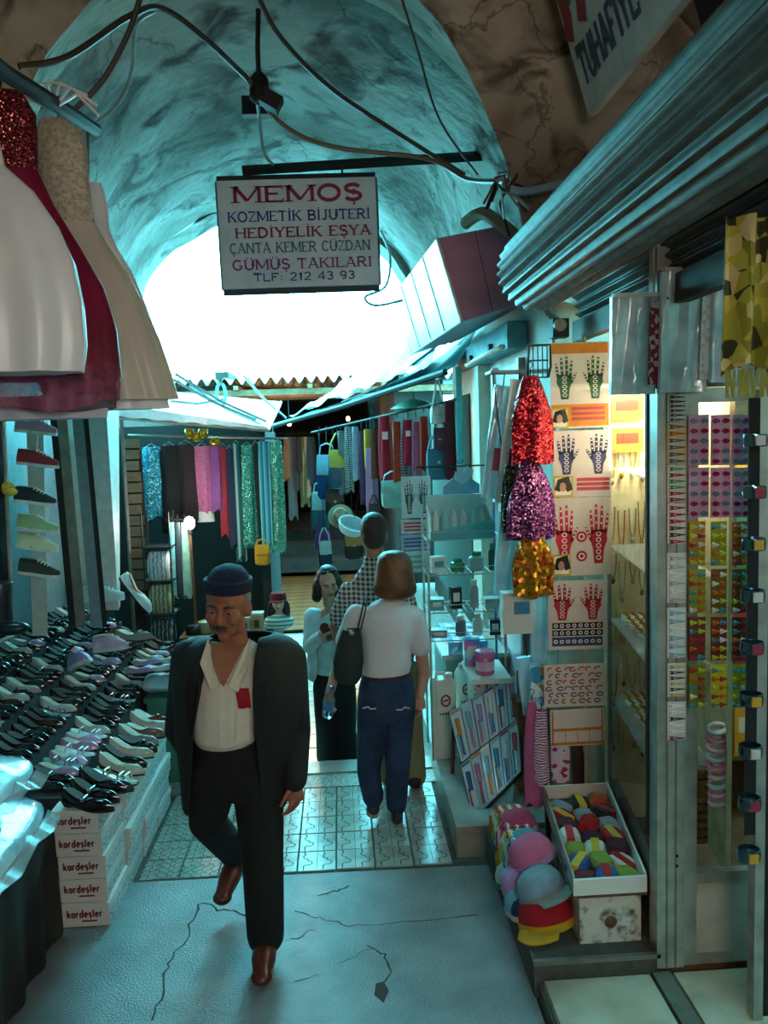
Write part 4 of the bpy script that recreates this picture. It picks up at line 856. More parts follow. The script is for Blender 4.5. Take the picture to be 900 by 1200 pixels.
# sloping board of brush packs
c00, c10, c11, c01 = at(556, 962, 4.45), at(612, 905, 4.45), at(607, 785, 4.95), at(528, 835, 4.95)
def bp(u, v, n=0): 
    p = c00.lerp(c10, u).lerp(c01.lerp(c11, u), v); return p+bn*n
bn = (c10-c00).cross(c01-c00).normalized(); bn = bn if bn.y < 0 else -bn
bd = thing('sloping_display_board', 'sloping display board of brush packs beside the kerb', 'display board')
MB().hexa([bp(0, 0, -.02), bp(1, 0, -.02), bp(1, 1, -.02), bp(0, 1, -.02), bp(0, 0), bp(1, 0), bp(1, 1), bp(0, 1)]).build('board', M('dark board', '#2d3438', .6), bd, False)
for u in (0, 1): MB().tube([bp(u, .95, -.03), V((bp(u, .95).x, bp(u, .95).y+.02, KZ))], .012, 6).build('leg', m_wood, bd)
MB().tube([bp(0, 0, .005), bp(0, 1, .005)], .007, 5).build('edge', m_black, bd)
pk = ['#3f7fb0', '#c9d8de', '#b54a58', '#d68a3a', '#7fb5cc', '#a88ac0', '#e3e1da', '#37659c', '#c87a9a', '#8fc0c9']
pn = ['blue', 'pale', 'red', 'orange', 'light blue', 'lilac', 'white', 'dark blue', 'pink', 'aqua']
k = 0
for r in range(2):
    for c in range(6):
        u0, v0 = c/6+.008, r/2+.01; t = thing('brush_pack', '%s blister pack of brushes, %s from the left in the %s row' % (pn[k % 10], ORD[c], ('lower', 'upper')[r]), 'packet', (0, 0, 0), (0, 0, 0), 'brush packs on the sloping board')
        e = .004+.004*random.random(); du, dv = .15, .47
        def slabq(ua, ub, va, vb_, z0, z1): return MB().hexa([bp(ua, va, e+z0), bp(ub, va, e+z0), bp(ub, vb_, e+z0+.012), bp(ua, vb_, e+z0+.012), bp(ua, va, e+z1), bp(ub, va, e+z1), bp(ub, vb_, e+z1+.012), bp(ua, vb_, e+z1+.012)])
        slabq(u0, u0+du, v0, v0+dv, 0, .008).build('card', M('pack card %d' % (k % 3), ('#d5e0e4', '#b4d0de', '#c9d4dc')[k % 3], .2, coat=.4, var=.1), t, False)
        slabq(u0+.01, u0+du-.01, v0+dv*.82, v0+dv*.98, .0085, .011).build('header', gloss(pk[(k*3) % 10]), t, False)
        slabq(u0+.03, u0+.055, v0+.02, v0+dv*.5, .0085, .0105).build('printed_band', gloss(pk[(k*7+2) % 10]), t, False)
        MB().tube([bp(u0+.09, v0+.03, e+.016), bp(u0+.09, v0+.2, e+.024)], [.009, .006], 6).build('handle', gloss(pk[(k+1) % 10]), t)
        MB().tube([bp(u0+.09, v0+.2, e+.024), bp(u0+.09, v0+.36, e+.03)], [.012, .015], 8).build('brush_head', gloss(pk[(k+7) % 10]), t)
        k += 1
# white canisters
def canister(label, px, py, h, w):
    p = atz(px, py, KZ); t = thing('white_canister', label, 'canister', p, (0, 0, R(8)), 'white canisters on the kerb'); q = MB()
    pf_ = [(.86, 0), (1, .02), (1, .62), (.94, .64), (.94, .66), (1, .68), (1, .9), (.8, .96), (.8, .965)]
    q.rings([[V((w/2*k*(abs(cos(a))**.45)*(1 if cos(a) > 0 else -1), w*.42*k*(abs(sin(a))**.45)*(1 if sin(a) > 0 else -1), z*h)) for a in [2*pi*i/24 for i in range(24)]] for k, z in pf_]); q.build('body', M('milky plastic', '#dcdccf', .35, var=.05), t)
    MB().lathe([(.022, .93*h), (.026, .94*h), (.026, 1.02*h), (.02, 1.03*h)], 14, (w*.22, -w*.1, 0)).build('cap', white, t); MB().tube([(-w*.3, 0, .96*h), (-w*.25, 0, 1.03*h), (w*.05, 0, 1.03*h), (w*.1, 0, .96*h)], .012, 7).build('grip', white, t)
    q = MB(); q.ribbon(arc(0, h*.72, .028, .035, 0, 360, 16), .012, V((0, -w*.425, 0)), X, Z); q.ribbon([(-.018, h*.715), (.018, h*.73)], .012, V((0, -w*.425, 0)), X, Z); q.build('round_logo', col('#9c2f35'), t, False)
    q = MB()
    for i in range(5): q.ribbon([(-.04+i*.018, h*.55), (-.034+i*.018, h*.575)], .01, V((0, -w*.426, 0)), X, Z)
    q.build('small_print', col('#4a4a48'), t, False)
canister('white plastic canister with a round red logo at the kerb edge', 521, 886, .54, .155)
canister('white plastic canister behind the first one, beside the brush packs', 546, 868, .52, .13)
# shelves: low cartons table behind, blue tissue packs, jar shelf
def pbox(parent, name, mat, px, py, Y, size, dz=0): 
    p = at(px, py, Y)-parent.location; return MB().box((p.x, p.y, p.z+dz), size).build(name, mat, parent, False)
tb = thing('low_counter', 'low pale counter against the wall carrying blue tissue packs', 'counter', V((.88, 5.95, KZ)))
MB().box((0, 0, .27), (.4, .7, .54)).build('body', M('grey green board', '#6f8d8a', .6), tb, False); MB().box((0, 0, .555), (.46, .76, .03)).build('top', m_marble, tb, False)
tz = KZ+.571
m_tis = blotch('tissue pack print', ['#4f9fc0', '#7fc0d2', '#3f86b0', '#b98ab5', '#c9e0e6'], 34, .25, coat=.4)
for k in range(6):
    p = V((.76+.14*(k % 2), 5.66+.2*(k//2), tz+.0))
    t = thing('tissue_pack', 'blue printed tissue pack, %s and %s on the low counter' % (('lane side', 'wall side')[k % 2], ('front', 'middle', 'back')[k//2]), 'tissues', p, (0, 0, 0), 'blue tissue packs on the counter')
    MB().box((0, 0, .045), (.13, .185, .09)).build('pack', m_tis, t, False); MB().box((0, 0, .091), (.05, .09, .002)).build('flap', white, t, False)
js = thing('white_ledge', 'small white ledge carrying the pink jar', 'shelf', V((.86, 5.05, KZ)))
MB().box((0, 0, .60), (.24, .42, .03)).build('board', white, js, False); MB().box((0, .05, .29), (.18, .25, .58)).build('pedestal', m_wallw, js, False)
jz = KZ+.616
jr = thing('pink_jar', 'pink plastic jar with a ribbed lid on the white ledge', 'jar', V((.84, 4.95, jz)))
MB().lathe([(.05, 0), (.056, .01), (.056, .1), (.05, .112)], 20).build('body', gloss('#c85a8e'), jr); MB().lathe([(.058, .112), (.06, .116), (.06, .145), (.05, .15)], 24).build('lid', gloss('#d476a6'), jr)
MB().lathe([(.0567, .03), (.0567, .085)], 20).build('label', col('#e0b0c8', .3), jr)
bk = thing('bath_packet', 'blue and pink upright packet behind the pink jar', 'packet', V((.79, 5.16, jz))); MB().box((0, 0, .085), (.1, .07, .17)).build('box', blotch('bath print', ['#4fb0d0', '#c87ab0', '#8fd0dc', '#4f8fd0'], 20, .2), bk, False); MB().box((0, -.036, .1), (.06, .002, .06)).build('label', white, bk, False)
cb = thing('brown_carton', 'open brown cardboard carton behind the brush packs', 'box', V((1.05, 4.7, KZ)))
mcb = M('brown cardboard', '#7d5a3a', .8, bump=.1)
MB().box((0, 0, .27), (.16, .16, .54)).build('body', mcb, cb, False); MB().box((0, -.11, .55), (.16, .09, .006), Matrix.Rotation(R(-25), 3, 'X')).build('flap', mcb, cb, False)
fp = thing('flower_pack', 'purple flower printed pack leaning on the brown carton', 'packet', at(597, 838, 4.83)); MB().slab(lambda u, v: V(((u-.5)*.13, .03*v, .16*(v-.5))), 4, 4, (0, .02, 0)).build('pouch', blotch('purple flowers', ['#7a5a9a', '#a88ac8', '#5a3f86', '#c9b0d8'], 40, .3), fp); MB().box((0, .02, .085), (.13, .03, .01)).build('header', white, fp, False)
wf = thing('wire_flower_spray', 'spray of white artificial twigs above the brush packs', 'flowers', at(570, 815, 4.95))
for k in range(12):
    a = R(random.uniform(20, 160)); L = random.uniform(.06, .16); MB().tube([(0, 0, -.04), (L*cos(a)*.5, .01*sin(k), L*sin(a)*.6), (L*cos(a), .02*sin(k*2), L*sin(a))], .004, 5).build('twig', [white, gloss('#2d3a5a')][k % 3 == 0], wf)
# ---- wire rack of cosmetics
RX, RY = .77, 5.32
wr = thing('wire_rack', 'white wire rack of cosmetics beside the pale pillar', 'rack', V((RX, RY, KZ)))
wire = M('white wire', '#b5b9b4', .35, .3)
for sx in (-.24, .24):
    for sy in (-.16, .16): MB().tube([(sx, sy, 0), (sx, sy, 1.62)], .008, 6).build('upright', gloss('#3a6aa0') if (sx > 0 and sy > 0) else wire, wr)
levels = [.78, .96, 1.2, 1.42]
for z in levels:
    q = MB()
    for k in range(13): q.tube([(-.24+.04*k, -.17, z), (-.24+.04*k, .17, z)], .0025, 4)
    q.build('shelf_wires', wire, wr)['kind'] = 'stuff'
    q = MB(); q.tube([(-.245, -.17, z), (.245, -.17, z), (.245, .17, z), (-.245, .17, z), (-.245, -.17, z)], .004, 5); q.build('shelf_rim', wire, wr)
    q = MB(); q.tube([(-.245, -.17, z+.05), (.245, -.17, z+.05)], .003, 5); q.build('guard_wire', wire, wr)
def zl(i): return KZ+levels[i]+.004
dd = thing('counter_display_carton', 'white and teal counter display carton on the top of the wire rack', 'display box', V((RX-.02, RY-.02, zl(3))))
q = MB(); q.prism([(-.2, -.15, 0), (.2, -.15, 0), (.2, -.15, .12), (-.2, -.15, .05)], (0, .012, 0)); q.build('front', M('teal card', '#4aa0a4', .4), dd, False)
q = MB(); q.prism([(.2, -.15, 0), (.2, .12, 0), (.2, .12, .2), (.2, -.1, .12)], (-.01, 0, 0)); q.prism([(-.2, -.15, 0), (-.2, .12, 0), (-.2, .12, .2), (-.2, -.1, .12)], (.01, 0, 0)); q.build('side', white, dd, False)
MB().box((0, .12, .13), (.4, .012, .26)).build('back', M('pale teal card', '#a9cdcc', .4), dd, False)
for i in range(6):
    t = thing('cream_tube', 'slim white cream tube, %s from the left in the teal counter carton' % ORD[i], 'tube', V((RX-.17+.06*i, RY-.02, zl(3)+.002)), (R(-8), 0, 0), 'cream tubes in the counter carton')
    MB().lathe([(.018, 0), (.02, .03), (.02, .12), (.004, .17)], 10, sy=.7).build('body', [white, gloss('#8fc4c4'), gloss('#cfe0e0')][i % 3], t); MB().lathe([(.014, -.0), (.016, .018)], 10).build('cap', gloss('#3f8f96'), t)
tp_ = thing('butterfly_card', 'pale blue heart shaped topper card above the counter carton', 'card', V((RX+.02, RY+.115, zl(3)+.262)))
q = MB(); q.prism([(-.12, 0, 0), (.12, 0, 0), (.12, 0, .06), (.06, 0, .1), (-.06, 0, .1), (-.12, 0, .05)], (0, .006, 0)); q.build('base_card', M('sky card', '#6fa9bf', .5), tp_, False)
q = MB(); q.prism([(.0, -.004, .06), (.06, -.004, .09), (.08, -.004, .15), (.04, -.004, .18), (.01, -.004, .14), (-.04, -.004, .15), (-.05, -.004, .1)], (0, .003, 0)); q.build('heart', M('pale sky', '#a9d0dd', .5), tp_, False)
items = [(2, -.17, 'white boxed soap', '#d9d8d0', .1, .09, .1), (2, -.04, 'green lidded hair wax jar', '#2f8a68', .0, .05, .08), (2, .08, 'clear jar of makeup pencils', '#9fb8b5', .0, .05, .12), (2, .19, 'dark green shampoo bottle', '#1f5f4c', .0, .032, .17),
         (1, -.18, 'turquoise cream box', '#5fa9ac', .09, .1, .07), (1, -.06, 'black mascara carton', '#1c1e20', .07, .06, .14), (1, .06, 'silver hair spray can', '#a8aca8', 0, .03, .18), (1, .17, 'pale hand cream box', '#c9d0c9', .1, .1, .06),
         (0, -.17, 'mauve soap box', '#9a7fa0', .1, .09, .05), (0, -.03, 'smoky glass bottle', '#6f7f84', 0, .035, .13), (0, .08, 'white talc bottle', '#dcdcd4', 0, .033, .14), (0, .19, 'dark nail polish carton', '#3a2f3a', .07, .07, .1)]
for lv, dx, nm, c, bw, r, h in items:
    t = thing('cosmetic_item', '%s on the %s shelf of the wire rack' % (nm, ('lowest', 'second', 'third')[lv]), 'cosmetics', V((RX+dx, RY-.06, zl(lv))), (0, 0, R(random.uniform(-15, 15))), 'cosmetics on the wire rack')
    if bw: MB().box((0, 0, h/2), (bw, r, h)).build('box', gloss(c), t, False); MB().box((0, -r/2-.001, h*.55), (bw*.6, .002, h*.4)).build('label', white if c != '#d9d8d0' else gloss('#3f8f96'), t, False)
    else: MB().lathe([(r*.9, 0), (r, .01), (r, h*.7), (r*.6, h*.82)], 14).build('body', gloss(c), t); MB().lathe([(r*.65, h*.8), (r*.65, h), (r*.5, h*1.01)], 14).build('cap', [gloss('#e0e0d8'), gloss('#2a8a60')][lv == 2], t)
# hanging cards left of the rack
for i, (y0, y1, c, nm) in enumerate(((558, 608, '#b9c6c4', 'dark green henna hands'), (609, 626, '#c9b3b0', 'red lettered strip'), (627, 645, '#8fa9bd', 'blue lettered strip'), (646, 672, '#a9c4c0', 'pale floral print'))):
    p = at(487, y0, 5.6); w = .2; h = (y1-y0)*5.6/FPX-.004
    t = thing('henna_card', 'hanging card with %s beside the wire rack' % nm, 'tattoo sheet', p, (0, 0, R(5)), 'cards hung beside the wire rack')
    MB().box((0, .001, -h/2), (w, .003, h)).build('card', col(c, .35), t, False); q = MB()
    if i == 0:
        for s in (-1, 1): hand(q, V((s*w*.24, -.0015, -h*.9)), X, Z, w*.36, h*.8, 0, 1, -s)
    else:
        for r in range(3): q.ribbon([(-w*.4, -h*(.25+.25*r)), (w*(.2+.1*r), -h*(.25+.25*r))], h*.13, V((0, -.0015, 0)), X, Z, 0)
    q.build('print', [col(['#1f4a44', '#a0303a', '#2f4a86', '#6f9a96'][i]), white], t, False)
hr = MB().tube([at(487, 556, 5.61), at(487, 548, 5.61), V((1.1, 5.61, at(487, 548, 5.61).z))], .006, 5); tag(hr.build('wall_bracket', m_black), 'thin wall arm from which the henna cards hang', 'bracket')

# ================================================================ RIGHT, FAR: awning of bags and scarves
E0, E1 = at(522, 436, 6.6), at(318, 500, 9.6)
aw = thing('right_awning', 'sagging awning over the bag stall with a dark front edge', 'awning')
W0, W1 = V((1.1, 6.6, 2.98)), V((1.1, 9.6, 2.95))
MB().slab(lambda u, v: E0.lerp(E1, u).lerp(W0.lerp(W1, u), v)+V((0, 0, -.06*sin(pi*v)+.02*sin(u*20))), 20, 8, (0, 0, .008)).build('canvas', M('teal tarpaulin', '#3a7f80', .6, col2='#2a6468', scale=5), aw)
MB().tube([E0, E0.lerp(E1, .5)+V((0, 0, -.02)), E1], .028, 8).build('front_bar', m_black, aw); MB().tube([W0.lerp(W1, .1), W1], .02, 6).build('wall_bar', m_black, aw)
tz_ = thing('plastic_tarp', 'crumpled pale blue plastic tarp bunched on top of the awning', 'tarp')
def tarp(u, v):
    p = E0.lerp(E1, .05+.8*u).lerp(W0.lerp(W1, .05+.8*u), v*.75); p.z += .05+.27*(1-u)**.7*sin(pi*min(1, v*.9+.08))+.1*noise.noise(V((u*5, v*5, 1)))+.05*noise.noise(V((u*14, v*12, 4))); return p
q = MB(); q.slab(tarp, 40, 24, (0, 0, .006)); q.build('sheet', M('pale blue tarp', '#8fc9d8', .3, col2='#5fa9c0', scale=5, coat=.3), tz_)
MB().tube([E0+V((0, 0, .25)), E0.lerp(E1, .3)+V((.05, 0, .06)), E0.lerp(E1, .5)+V((0, 0, .02))], .01, 6).build('rope', m_black, tz_)
# net shading cloth under the awning behind the goods
nt_ = MB(); nt_.slab(lambda u, v: V((1.05-.0*u, 6.7+2.8*u, 2.5-1.9*v)), 6, 6, (.01, 0, 0)); tag(nt_.build('stall_backcloth', M('dark green cloth', '#1d4038', .9)), 'dark green back cloth behind the hanging bags', 'cloth')
railp = [at(535, 468, 6.7), at(460, 485, 7.4), at(365, 507, 8.6)]
tag(MB().tube(railp, .012, 6).build('hanging_rail', m_black), 'black rail under the awning from which scarves and bags hang', 'rail')
def project(p):
    q_ = C3.transposed() @ (V(p)-V((0, 0, CAMZ))); return 450+FPX*q_.x/-q_.z
def railpt(px):
    best = None
    for a, b in zip(railp, railp[1:]):
        for k in range(41):
            p = a.lerp(b, k/40); e = abs(project(p)-px)
            if best is None or e < best[0]: best = (e, p)
    return best[1]
def bag(label, px0, py0, px1, py1, Y, mat, strap=.5, group='bags hung under the awning', name='hanging_bag', flap=None):
    rp_ = railpt((px0+px1)/2)
    if name == 'hanging_bag' and px0 > 340: Y = rp_.y
    c = at((px0+px1)/2, py1, Y); w = (px1-px0)*Y/FPX; H = (py1-py0)*Y/FPX; hb_ = H*(1-strap)
    t = thing(name, label, 'bag', c, (0, R(random.uniform(-1, 1)), R(random.uniform(-20, 20))), group); q = MB()
    def rr(k, z, d): return [V((w/2*k*(abs(cos(a))**.5)*(1 if cos(a) > 0 else -1), w*d*k*(abs(sin(a))**.5)*(1 if sin(a) > 0 else -1), z)) for a in [2*pi*i/18 for i in range(18)]]
    q.rings([rr(.7, 0, .25), rr(.95, hb_*.08, .25), rr(1, hb_*.4, .23), rr(.96, hb_*.8, .2), rr(.85, hb_, .12)]); q.build('body', mat, t)
    f = flap or mat
    q = MB(); q.slab(lambda u, v: V(((u-.5)*w*.9, -w*(.13+.12*sin(pi*v*.5)), hb_*(1-.45*v))), 6, 5, (0, -.008, 0)); q.build('flap', f, t)
    MB().box((0, -w*.26, hb_*.56), (.025, .012, .02)).build('clasp', m_alu, t, False)
    cl_ = rp_.z-c.z+.03
    if cl_ > H and name == 'hanging_bag' and px0 > 340: MB().tube([(0, 0, H if strap else hb_*.9), (0, 0, cl_)], .003, 5).build('cord', m_black, t)
    if strap: MB().tube([(-w*.4, 0, hb_*.95), (-w*.3, 0, hb_*1.2), (-.01, 0, H), (.01, 0, H), (w*.3, 0, hb_*1.2), (w*.4, 0, hb_*.95)], .008, 6).build('strap', f, t)
    return t
bags = [('white leather handbag hanging at the awning corner', 504, 446, 524, 497, 6.75, '#cfd0c6', .6, None), ('pale teal satin bag hanging below the red scarves', 447, 552, 476, 595, 6.9, '#7fb0a8', .25, None), ('teal shoulder bag behind the counter carton', 500, 505, 528, 562, 7.0, '#1f5f74', .35, None),
        ('dark printed drawstring bag beside the white handbag', 508, 494, 524, 530, 6.9, '#4a2338', .2, None), ('blue nylon backpack at the lane side of the stall', 372, 520, 396, 585, 8.3, '#1f4a86', .2, '#8fb8cf'), ('striped blue sports bag with pale straps', 385, 508, 408, 572, 8.1, '#24566a', .3, '#c9b23a'),
        ('turquoise and black backpack low at the lane side', 366, 565, 386, 622, 8.4, '#1b6f7c', .2, '#9fc8cc'), ('black handbag with a flap among the bags', 382, 558, 404, 606, 8.0, '#0f1114', .3, None), ('purple sequined purse low among the bags', 369, 600, 388, 645, 8.3, '#6a2468', .5, None),
        ('navy duffel bag with a white panel below the sports bag', 374, 618, 390, 668, 8.2, '#16283f', .3, '#b9c6c6'), ('olive black canvas bag with a yellow stripe by the seated display', 404, 622, 426, 655, 7.8, '#17150f', .1, '#9a7a2a'), ('dark red handbag behind the striped ties', 432, 580, 446, 612, 7.6, '#4a1420', .3, None)]
for b in bags: bag(b[0], *b[1:6], M('leather '+b[6], b[6], .4, bump=.15), b[7], flap=M('leather '+b[8], b[8], .4, bump=.15) if b[8] else None)
bh = thing('straw_hat', 'beige sun hat hanging among the bags', 'hat', at(399, 605, 7.9), (R(65), 0, 0)); MB().lathe([(.12, 0), (.12, .004), (.07, .012), (.068, .06), (.05, .085), (.003, .09)], 24).build('crown', M('beige felt', '#8d7a5f', .9), bh); MB().lathe([(.069, .013), (.07, .03)], 24).build('ribbon', col('#4a3a2a'), bh)
MB().tube([(0, .0, .1), (0, -.0, .14)], .003, 5).build('loop', m_black, bh)
bs_ = thing('woven_basket', 'pale blue woven basket below the beige hat', 'basket', at(412, 618, 7.75), (R(40), R(20), 0)); MB().tube([(0, .07, .05), (-.05, .35, .3)], .003, 5).build('hanging_cord', m_black, bs_)
for k in range(6): MB().tube([((.1+.006*k)*cos(a), (.1+.006*k)*sin(a)*.7, -.04+.018*k) for a in [2*pi*i/20 for i in range(21)]], .011, 6).build('coil', M('woven white straw', '#b9d4d6', .7, bump=.4, bscale=90), bs_)
MB().lathe([(.003, -.05), (.1, -.05), (.1, -.04)], 20, sy=.7).build('bottom', M('woven white straw', '#b9d4d6', .7), bs_)
def strip(label, px0, py0, px1, py1, Y, mat, name='hanging_scarf', cat='scarf', tagc=None, group='scarves hung under the awning'):
    rp_ = railpt((px0+px1)/2); Y = rp_.y
    t, w, h = drape(name, label, cat, px0, py0, px1, py1, Y, mat, .85, 1, .4, 4, group, True, random.uniform(0, 6), cord=max(.05, rp_.z-at((px0+px1)/2, py0, Y).z+.01))
    if tagc: MB().box((0, -w*.26-.002, -h*.3), (w*.42, .004, h*.12)).build('price_tag', white, t, False)
    return t
S = [('grey striped tie nearest the bags', 395, 505, 403, 578, 8.0, stripes('tie grey', ['#4a4d50', '#8a8d8c'], 60, 'Z'), 0), ('black and white checked scarf beside the grey tie', 403, 500, 412, 575, 7.9, stripes('check bw', ['#1f2224', '#b9bdb8'], 70, 'Z', dist=1.5), 0),
     ('pale blue grey scarf beside the checked one', 412, 500, 420, 562, 7.8, col('#8fa5b5', .8), 0), ('dark violet scarf with long fringe', 420, 505, 427, 590, 7.7, col('#4a3050', .8), 0), ('bright yellow tie among the scarves', 426, 503, 433, 548, 7.6, col('#b99a1a', .6), 0),
     ('lavender scarf hanging low beside the yellow tie', 428, 525, 441, 602, 7.6, col('#a884a8', .8), 0), ('brown patterned tie beside the yellow one', 434, 503, 441, 560, 7.5, stripes('tie brown', ['#6a4a2a', '#3a2a1c'], 50, 'Z'), 0),
     ('wide crimson scarf with a white tag', 443, 488, 458, 562, 7.4, col('#a3142c', .8), 1), ('orange red scarf between the two tagged ones', 459, 494, 470, 572, 7.3, col('#a83a1e', .8), 0), ('grey striped scarf below the tagged ones', 469, 510, 477, 566, 7.2, stripes('scarf grey', ['#6f7478', '#3a3d40'], 40, 'Z'), 0),
     ('crimson scarf with a white tag beside the pink one', 471, 492, 484, 545, 7.15, col('#96122e', .8), 1), ('dusty pink scarf at an angle', 482, 494, 492, 556, 7.1, col('#a8607a', .8), 0), ('vermilion scarf beside the teal shoulder bag', 491, 488, 501, 550, 7.0, col('#a82414', .8), 0), ('maroon shawl near the pale pillar', 520, 470, 533, 560, 6.8, col('#5a1420', .85), 0), ('light teal curtain strip beside the pillar', 533, 430, 541, 540, 6.75, col('#4fa9ad', .7), 0)]
for lab, a, b, c, d, Y, mt, tg in S: strip(lab, a, b, c, d, Y, mt, tagc=tg)
gu = thing('green_umbrella', 'folded green umbrella canopy under the awning', 'umbrella', at(485, 475, 7.3)); MB().lathe([(.003, .06), (.12, .03), (.2, -.02), (.21, -.03)], 16).build('canopy', M('green nylon', '#2f6a54', .6), gu); MB().tube([(0, 0, .06), (0, 0, .12)], .006, 6).build('tip', m_black, gu)
# small table with footwear under the bags
lt = thing('low_table', 'low brown table under the hanging bags', 'table', V((.2, 8.2, -.33)))
MB().box((0, 0, .55), (.5, .9, .03)).build('top', m_wood, lt, False)
for sx in (-.22, .22):
    for sy in (-.4, .4): MB().box((sx, sy, .265), (.04, .04, .54)).build('leg', m_wood, lt, False)
# ================================================================ LEFT, NEAR: dresses, pillows, shoe boxes, shoes
def rowsmesh(rows, Y, depth, folds, seed, amp=.06, n=96, wob=.0):
    rs = []
    for i, (py, a, b) in enumerate(rows):
        pl, pr = at(a, py, Y), at(b, py, Y); c = (pl+pr)/2; w = (pr-pl).length/2; v = i/(len(rows)-1)
        rs.append([V((c.x+w*cos(t)*(1+amp*v*sin(folds*t+seed)), c.y+w*depth*sin(t)*(1+amp*2.5*v*sin(folds*t+seed+1)), c.z+wob*v*sin(3*t+seed))) for t in [2*pi*j/n for j in range(n)]])
    return MB().rings(rs)
m_cream = M('cream satin', '#c9bcae', .38, col2='#b5a698', scale=3, bump=.15, bscale=8)
m_white = M('white satin', '#dcd8d6', .32, col2='#c4c0c4', scale=3, bump=.2, bscale=7)
m_crim = M('crimson satin', '#7c1034', .4, col2='#5e0a26', scale=5)
m_lace = M('crimson organza', '#8a2a55', .5, alpha=.72, col2='#6f1a40', scale=30, ramp=(.4, .55))
d = thing('hanging_dress', 'long cream dress with a beaded bodice hanging above the shoe stall', 'dress', (0, 0, 0), group='party dresses on the left beam')
rowsmesh([(262, 55, 112), (285, 48, 124), (320, 42, 148), (360, 38, 168), (400, 40, 185), (440, 46, 198), (470, 58, 206)], 3.25, .55, 11, 1, .05).build('skirt', m_cream, d)
rowsmesh([(140, 47, 78), (155, 41, 96), (175, 40, 102), (205, 45, 104), (235, 52, 107), (264, 55, 112)], 3.25, .5, 5, 2, .01).build('bodice', M('beaded cream bodice', '#c4b8a4', .35, .2, col2='#9c8c76', scale=70, bump=.6, bscale=140), d)
rowsmesh([(455, 100, 190), (468, 95, 196), (480, 96, 198)], 3.27, .5, 9, 3, .05).build('underskirt', m_white, d)
q = MB(); T0 = at(62, 128, 3.2)
for k in range(7):
    a = R(20+k*24); q.tube([T0, T0+V((.1*cos(a), -.02, .07*sin(a)+.02)), T0+V((.17*cos(a-.5), -.03, .1*sin(a-.7)-.02*k*.3))], .006, 5)
q.build('white_ties', m_white, d)
d = thing('hanging_dress', 'crimson dress with a dark lace hem between the two pale dresses', 'dress', (0, 0, 0), group='party dresses on the left beam')
rowsmesh([(200, -32, 44), (240, -40, 62), (290, -48, 92), (340, -52, 120), (390, -52, 134), (445, -48, 139)], 2.85, .5, 9, 2, .05).build('skirt', m_crim, d)
rowsmesh([(108, -28, 26), (135, -24, 42), (165, -24, 44), (203, -32, 44)], 2.85, .45, 5, 1, .01).build('bodice', sequin('crimson sequins', '#5e0a22', '#a85a4a', 220), d)
rowsmesh([(430, -50, 137), (455, -52, 139), (478, -52, 136)], 2.84, .53, 11, 2, .06, wob=.02).build('lace_hem', m_lace, d)
rowsmesh([(466, -40, 128), (482, -42, 126), (492, -42, 124)], 2.9, .48, 9, 2, .03).build('underskirt', M('lilac lining', '#b9b4c4', .5), d)
d = thing('hanging_dress', 'white satin dress nearest the camera at the left edge', 'dress', (0, 0, 0), group='party dresses on the left beam')
rowsmesh([(195, -60, 6), (225, -64, 40), (265, -66, 68), (310, -66, 88), (360, -66, 98), (405, -64, 101), (438, -60, 97)], 2.55, .5, 9, 4, .05).build('skirt', m_white, d)
rowsmesh([(110, -55, -14), (140, -56, -4), (170, -58, 0), (198, -60, 6)], 2.55, .45, 5, 1, .01).build('bodice', m_white, d)
d = thing('hanging_dress', 'plain white dress half hidden behind the cream one', 'dress', (0, 0, 0), group='party dresses on the left beam')
rowsmesh([(295, 112, 140), (320, 105, 155), (360, 100, 172), (400, 100, 186), (440, 100, 194), (458, 100, 196)], 3.75, .5, 8, 3, .04).build('skirt', M('white tulle', '#d8dcdc', .6), d)
rowsmesh([(215, 90, 118), (240, 88, 126), (270, 98, 128), (297, 112, 140)], 3.75, .45, 5, 1, .01).build('bodice', m_white, d)
for o_d, (p0, p1) in zip([o for o in bpy.data.objects if o.name.startswith('hanging_dress')], (((70, 112, 3.25), (68, 143, 3.25)), ((0, 84, 2.85), (0, 112, 2.85)), ((-34, 60, 2.55), (-34, 114, 2.55)), ((103, 148, 3.75), (103, 218, 3.75)))):
    MB().tube([at(*p0), at(*p1)], .006, 5).build('hanger', m_alud, o_d)
tag(MB().tube([at(-60, 35, 2.3), at(5, 85, 2.8), at(75, 128, 3.3), at(112, 152, 3.9)], .028, 8).build('wooden_beam', M('dark stained beam', '#241a12', .7, bump=.3)), 'dark wooden beam at upper left from which the dresses hang', 'beam')
# ---- pillows on a cloth covered table
pt = thing('cloth_covered_table', 'table with a dark brown cloth under the bagged pillows', 'table', V((-1.81, 2.93, 0)))
mdc = M('dark brown cloth', '#2e231c', .9, col2='#1f1813', scale=6)
MB().box((0, 0, .53), (.92, 1.46, .04)).build('top', m_wood, pt, False)
q = MB(); q.slab(lambda u, v: V((.47+.015*sin(u*40)*v, -.73+1.46*u, .545-.53*v)), 60, 3, (.006, 0, 0)); q.slab(lambda u, v: V((-.46+.93*u, .735+.012*sin(u*30)*v, .545-.53*v)), 40, 3, (0, .006, 0)); q.build('cloth_skirt', mdc, pt)
for sx in (-.4, .4):
    for sy in (-.65, .65): MB().box((sx, sy, .255), (.05, .05, .51)).build('leg', m_wood, pt, False)
m_pil = M('bagged white pillow', '#c9dbe0', .22, col2='#a4c2cc', scale=5, bump=.5, bscale=11, coat=.7)
m_pil2 = M('crinkled clear bag', '#b4cdd4', .12, col2='#7fa6b2', scale=9, bump=.9, bscale=14, coat=.9)
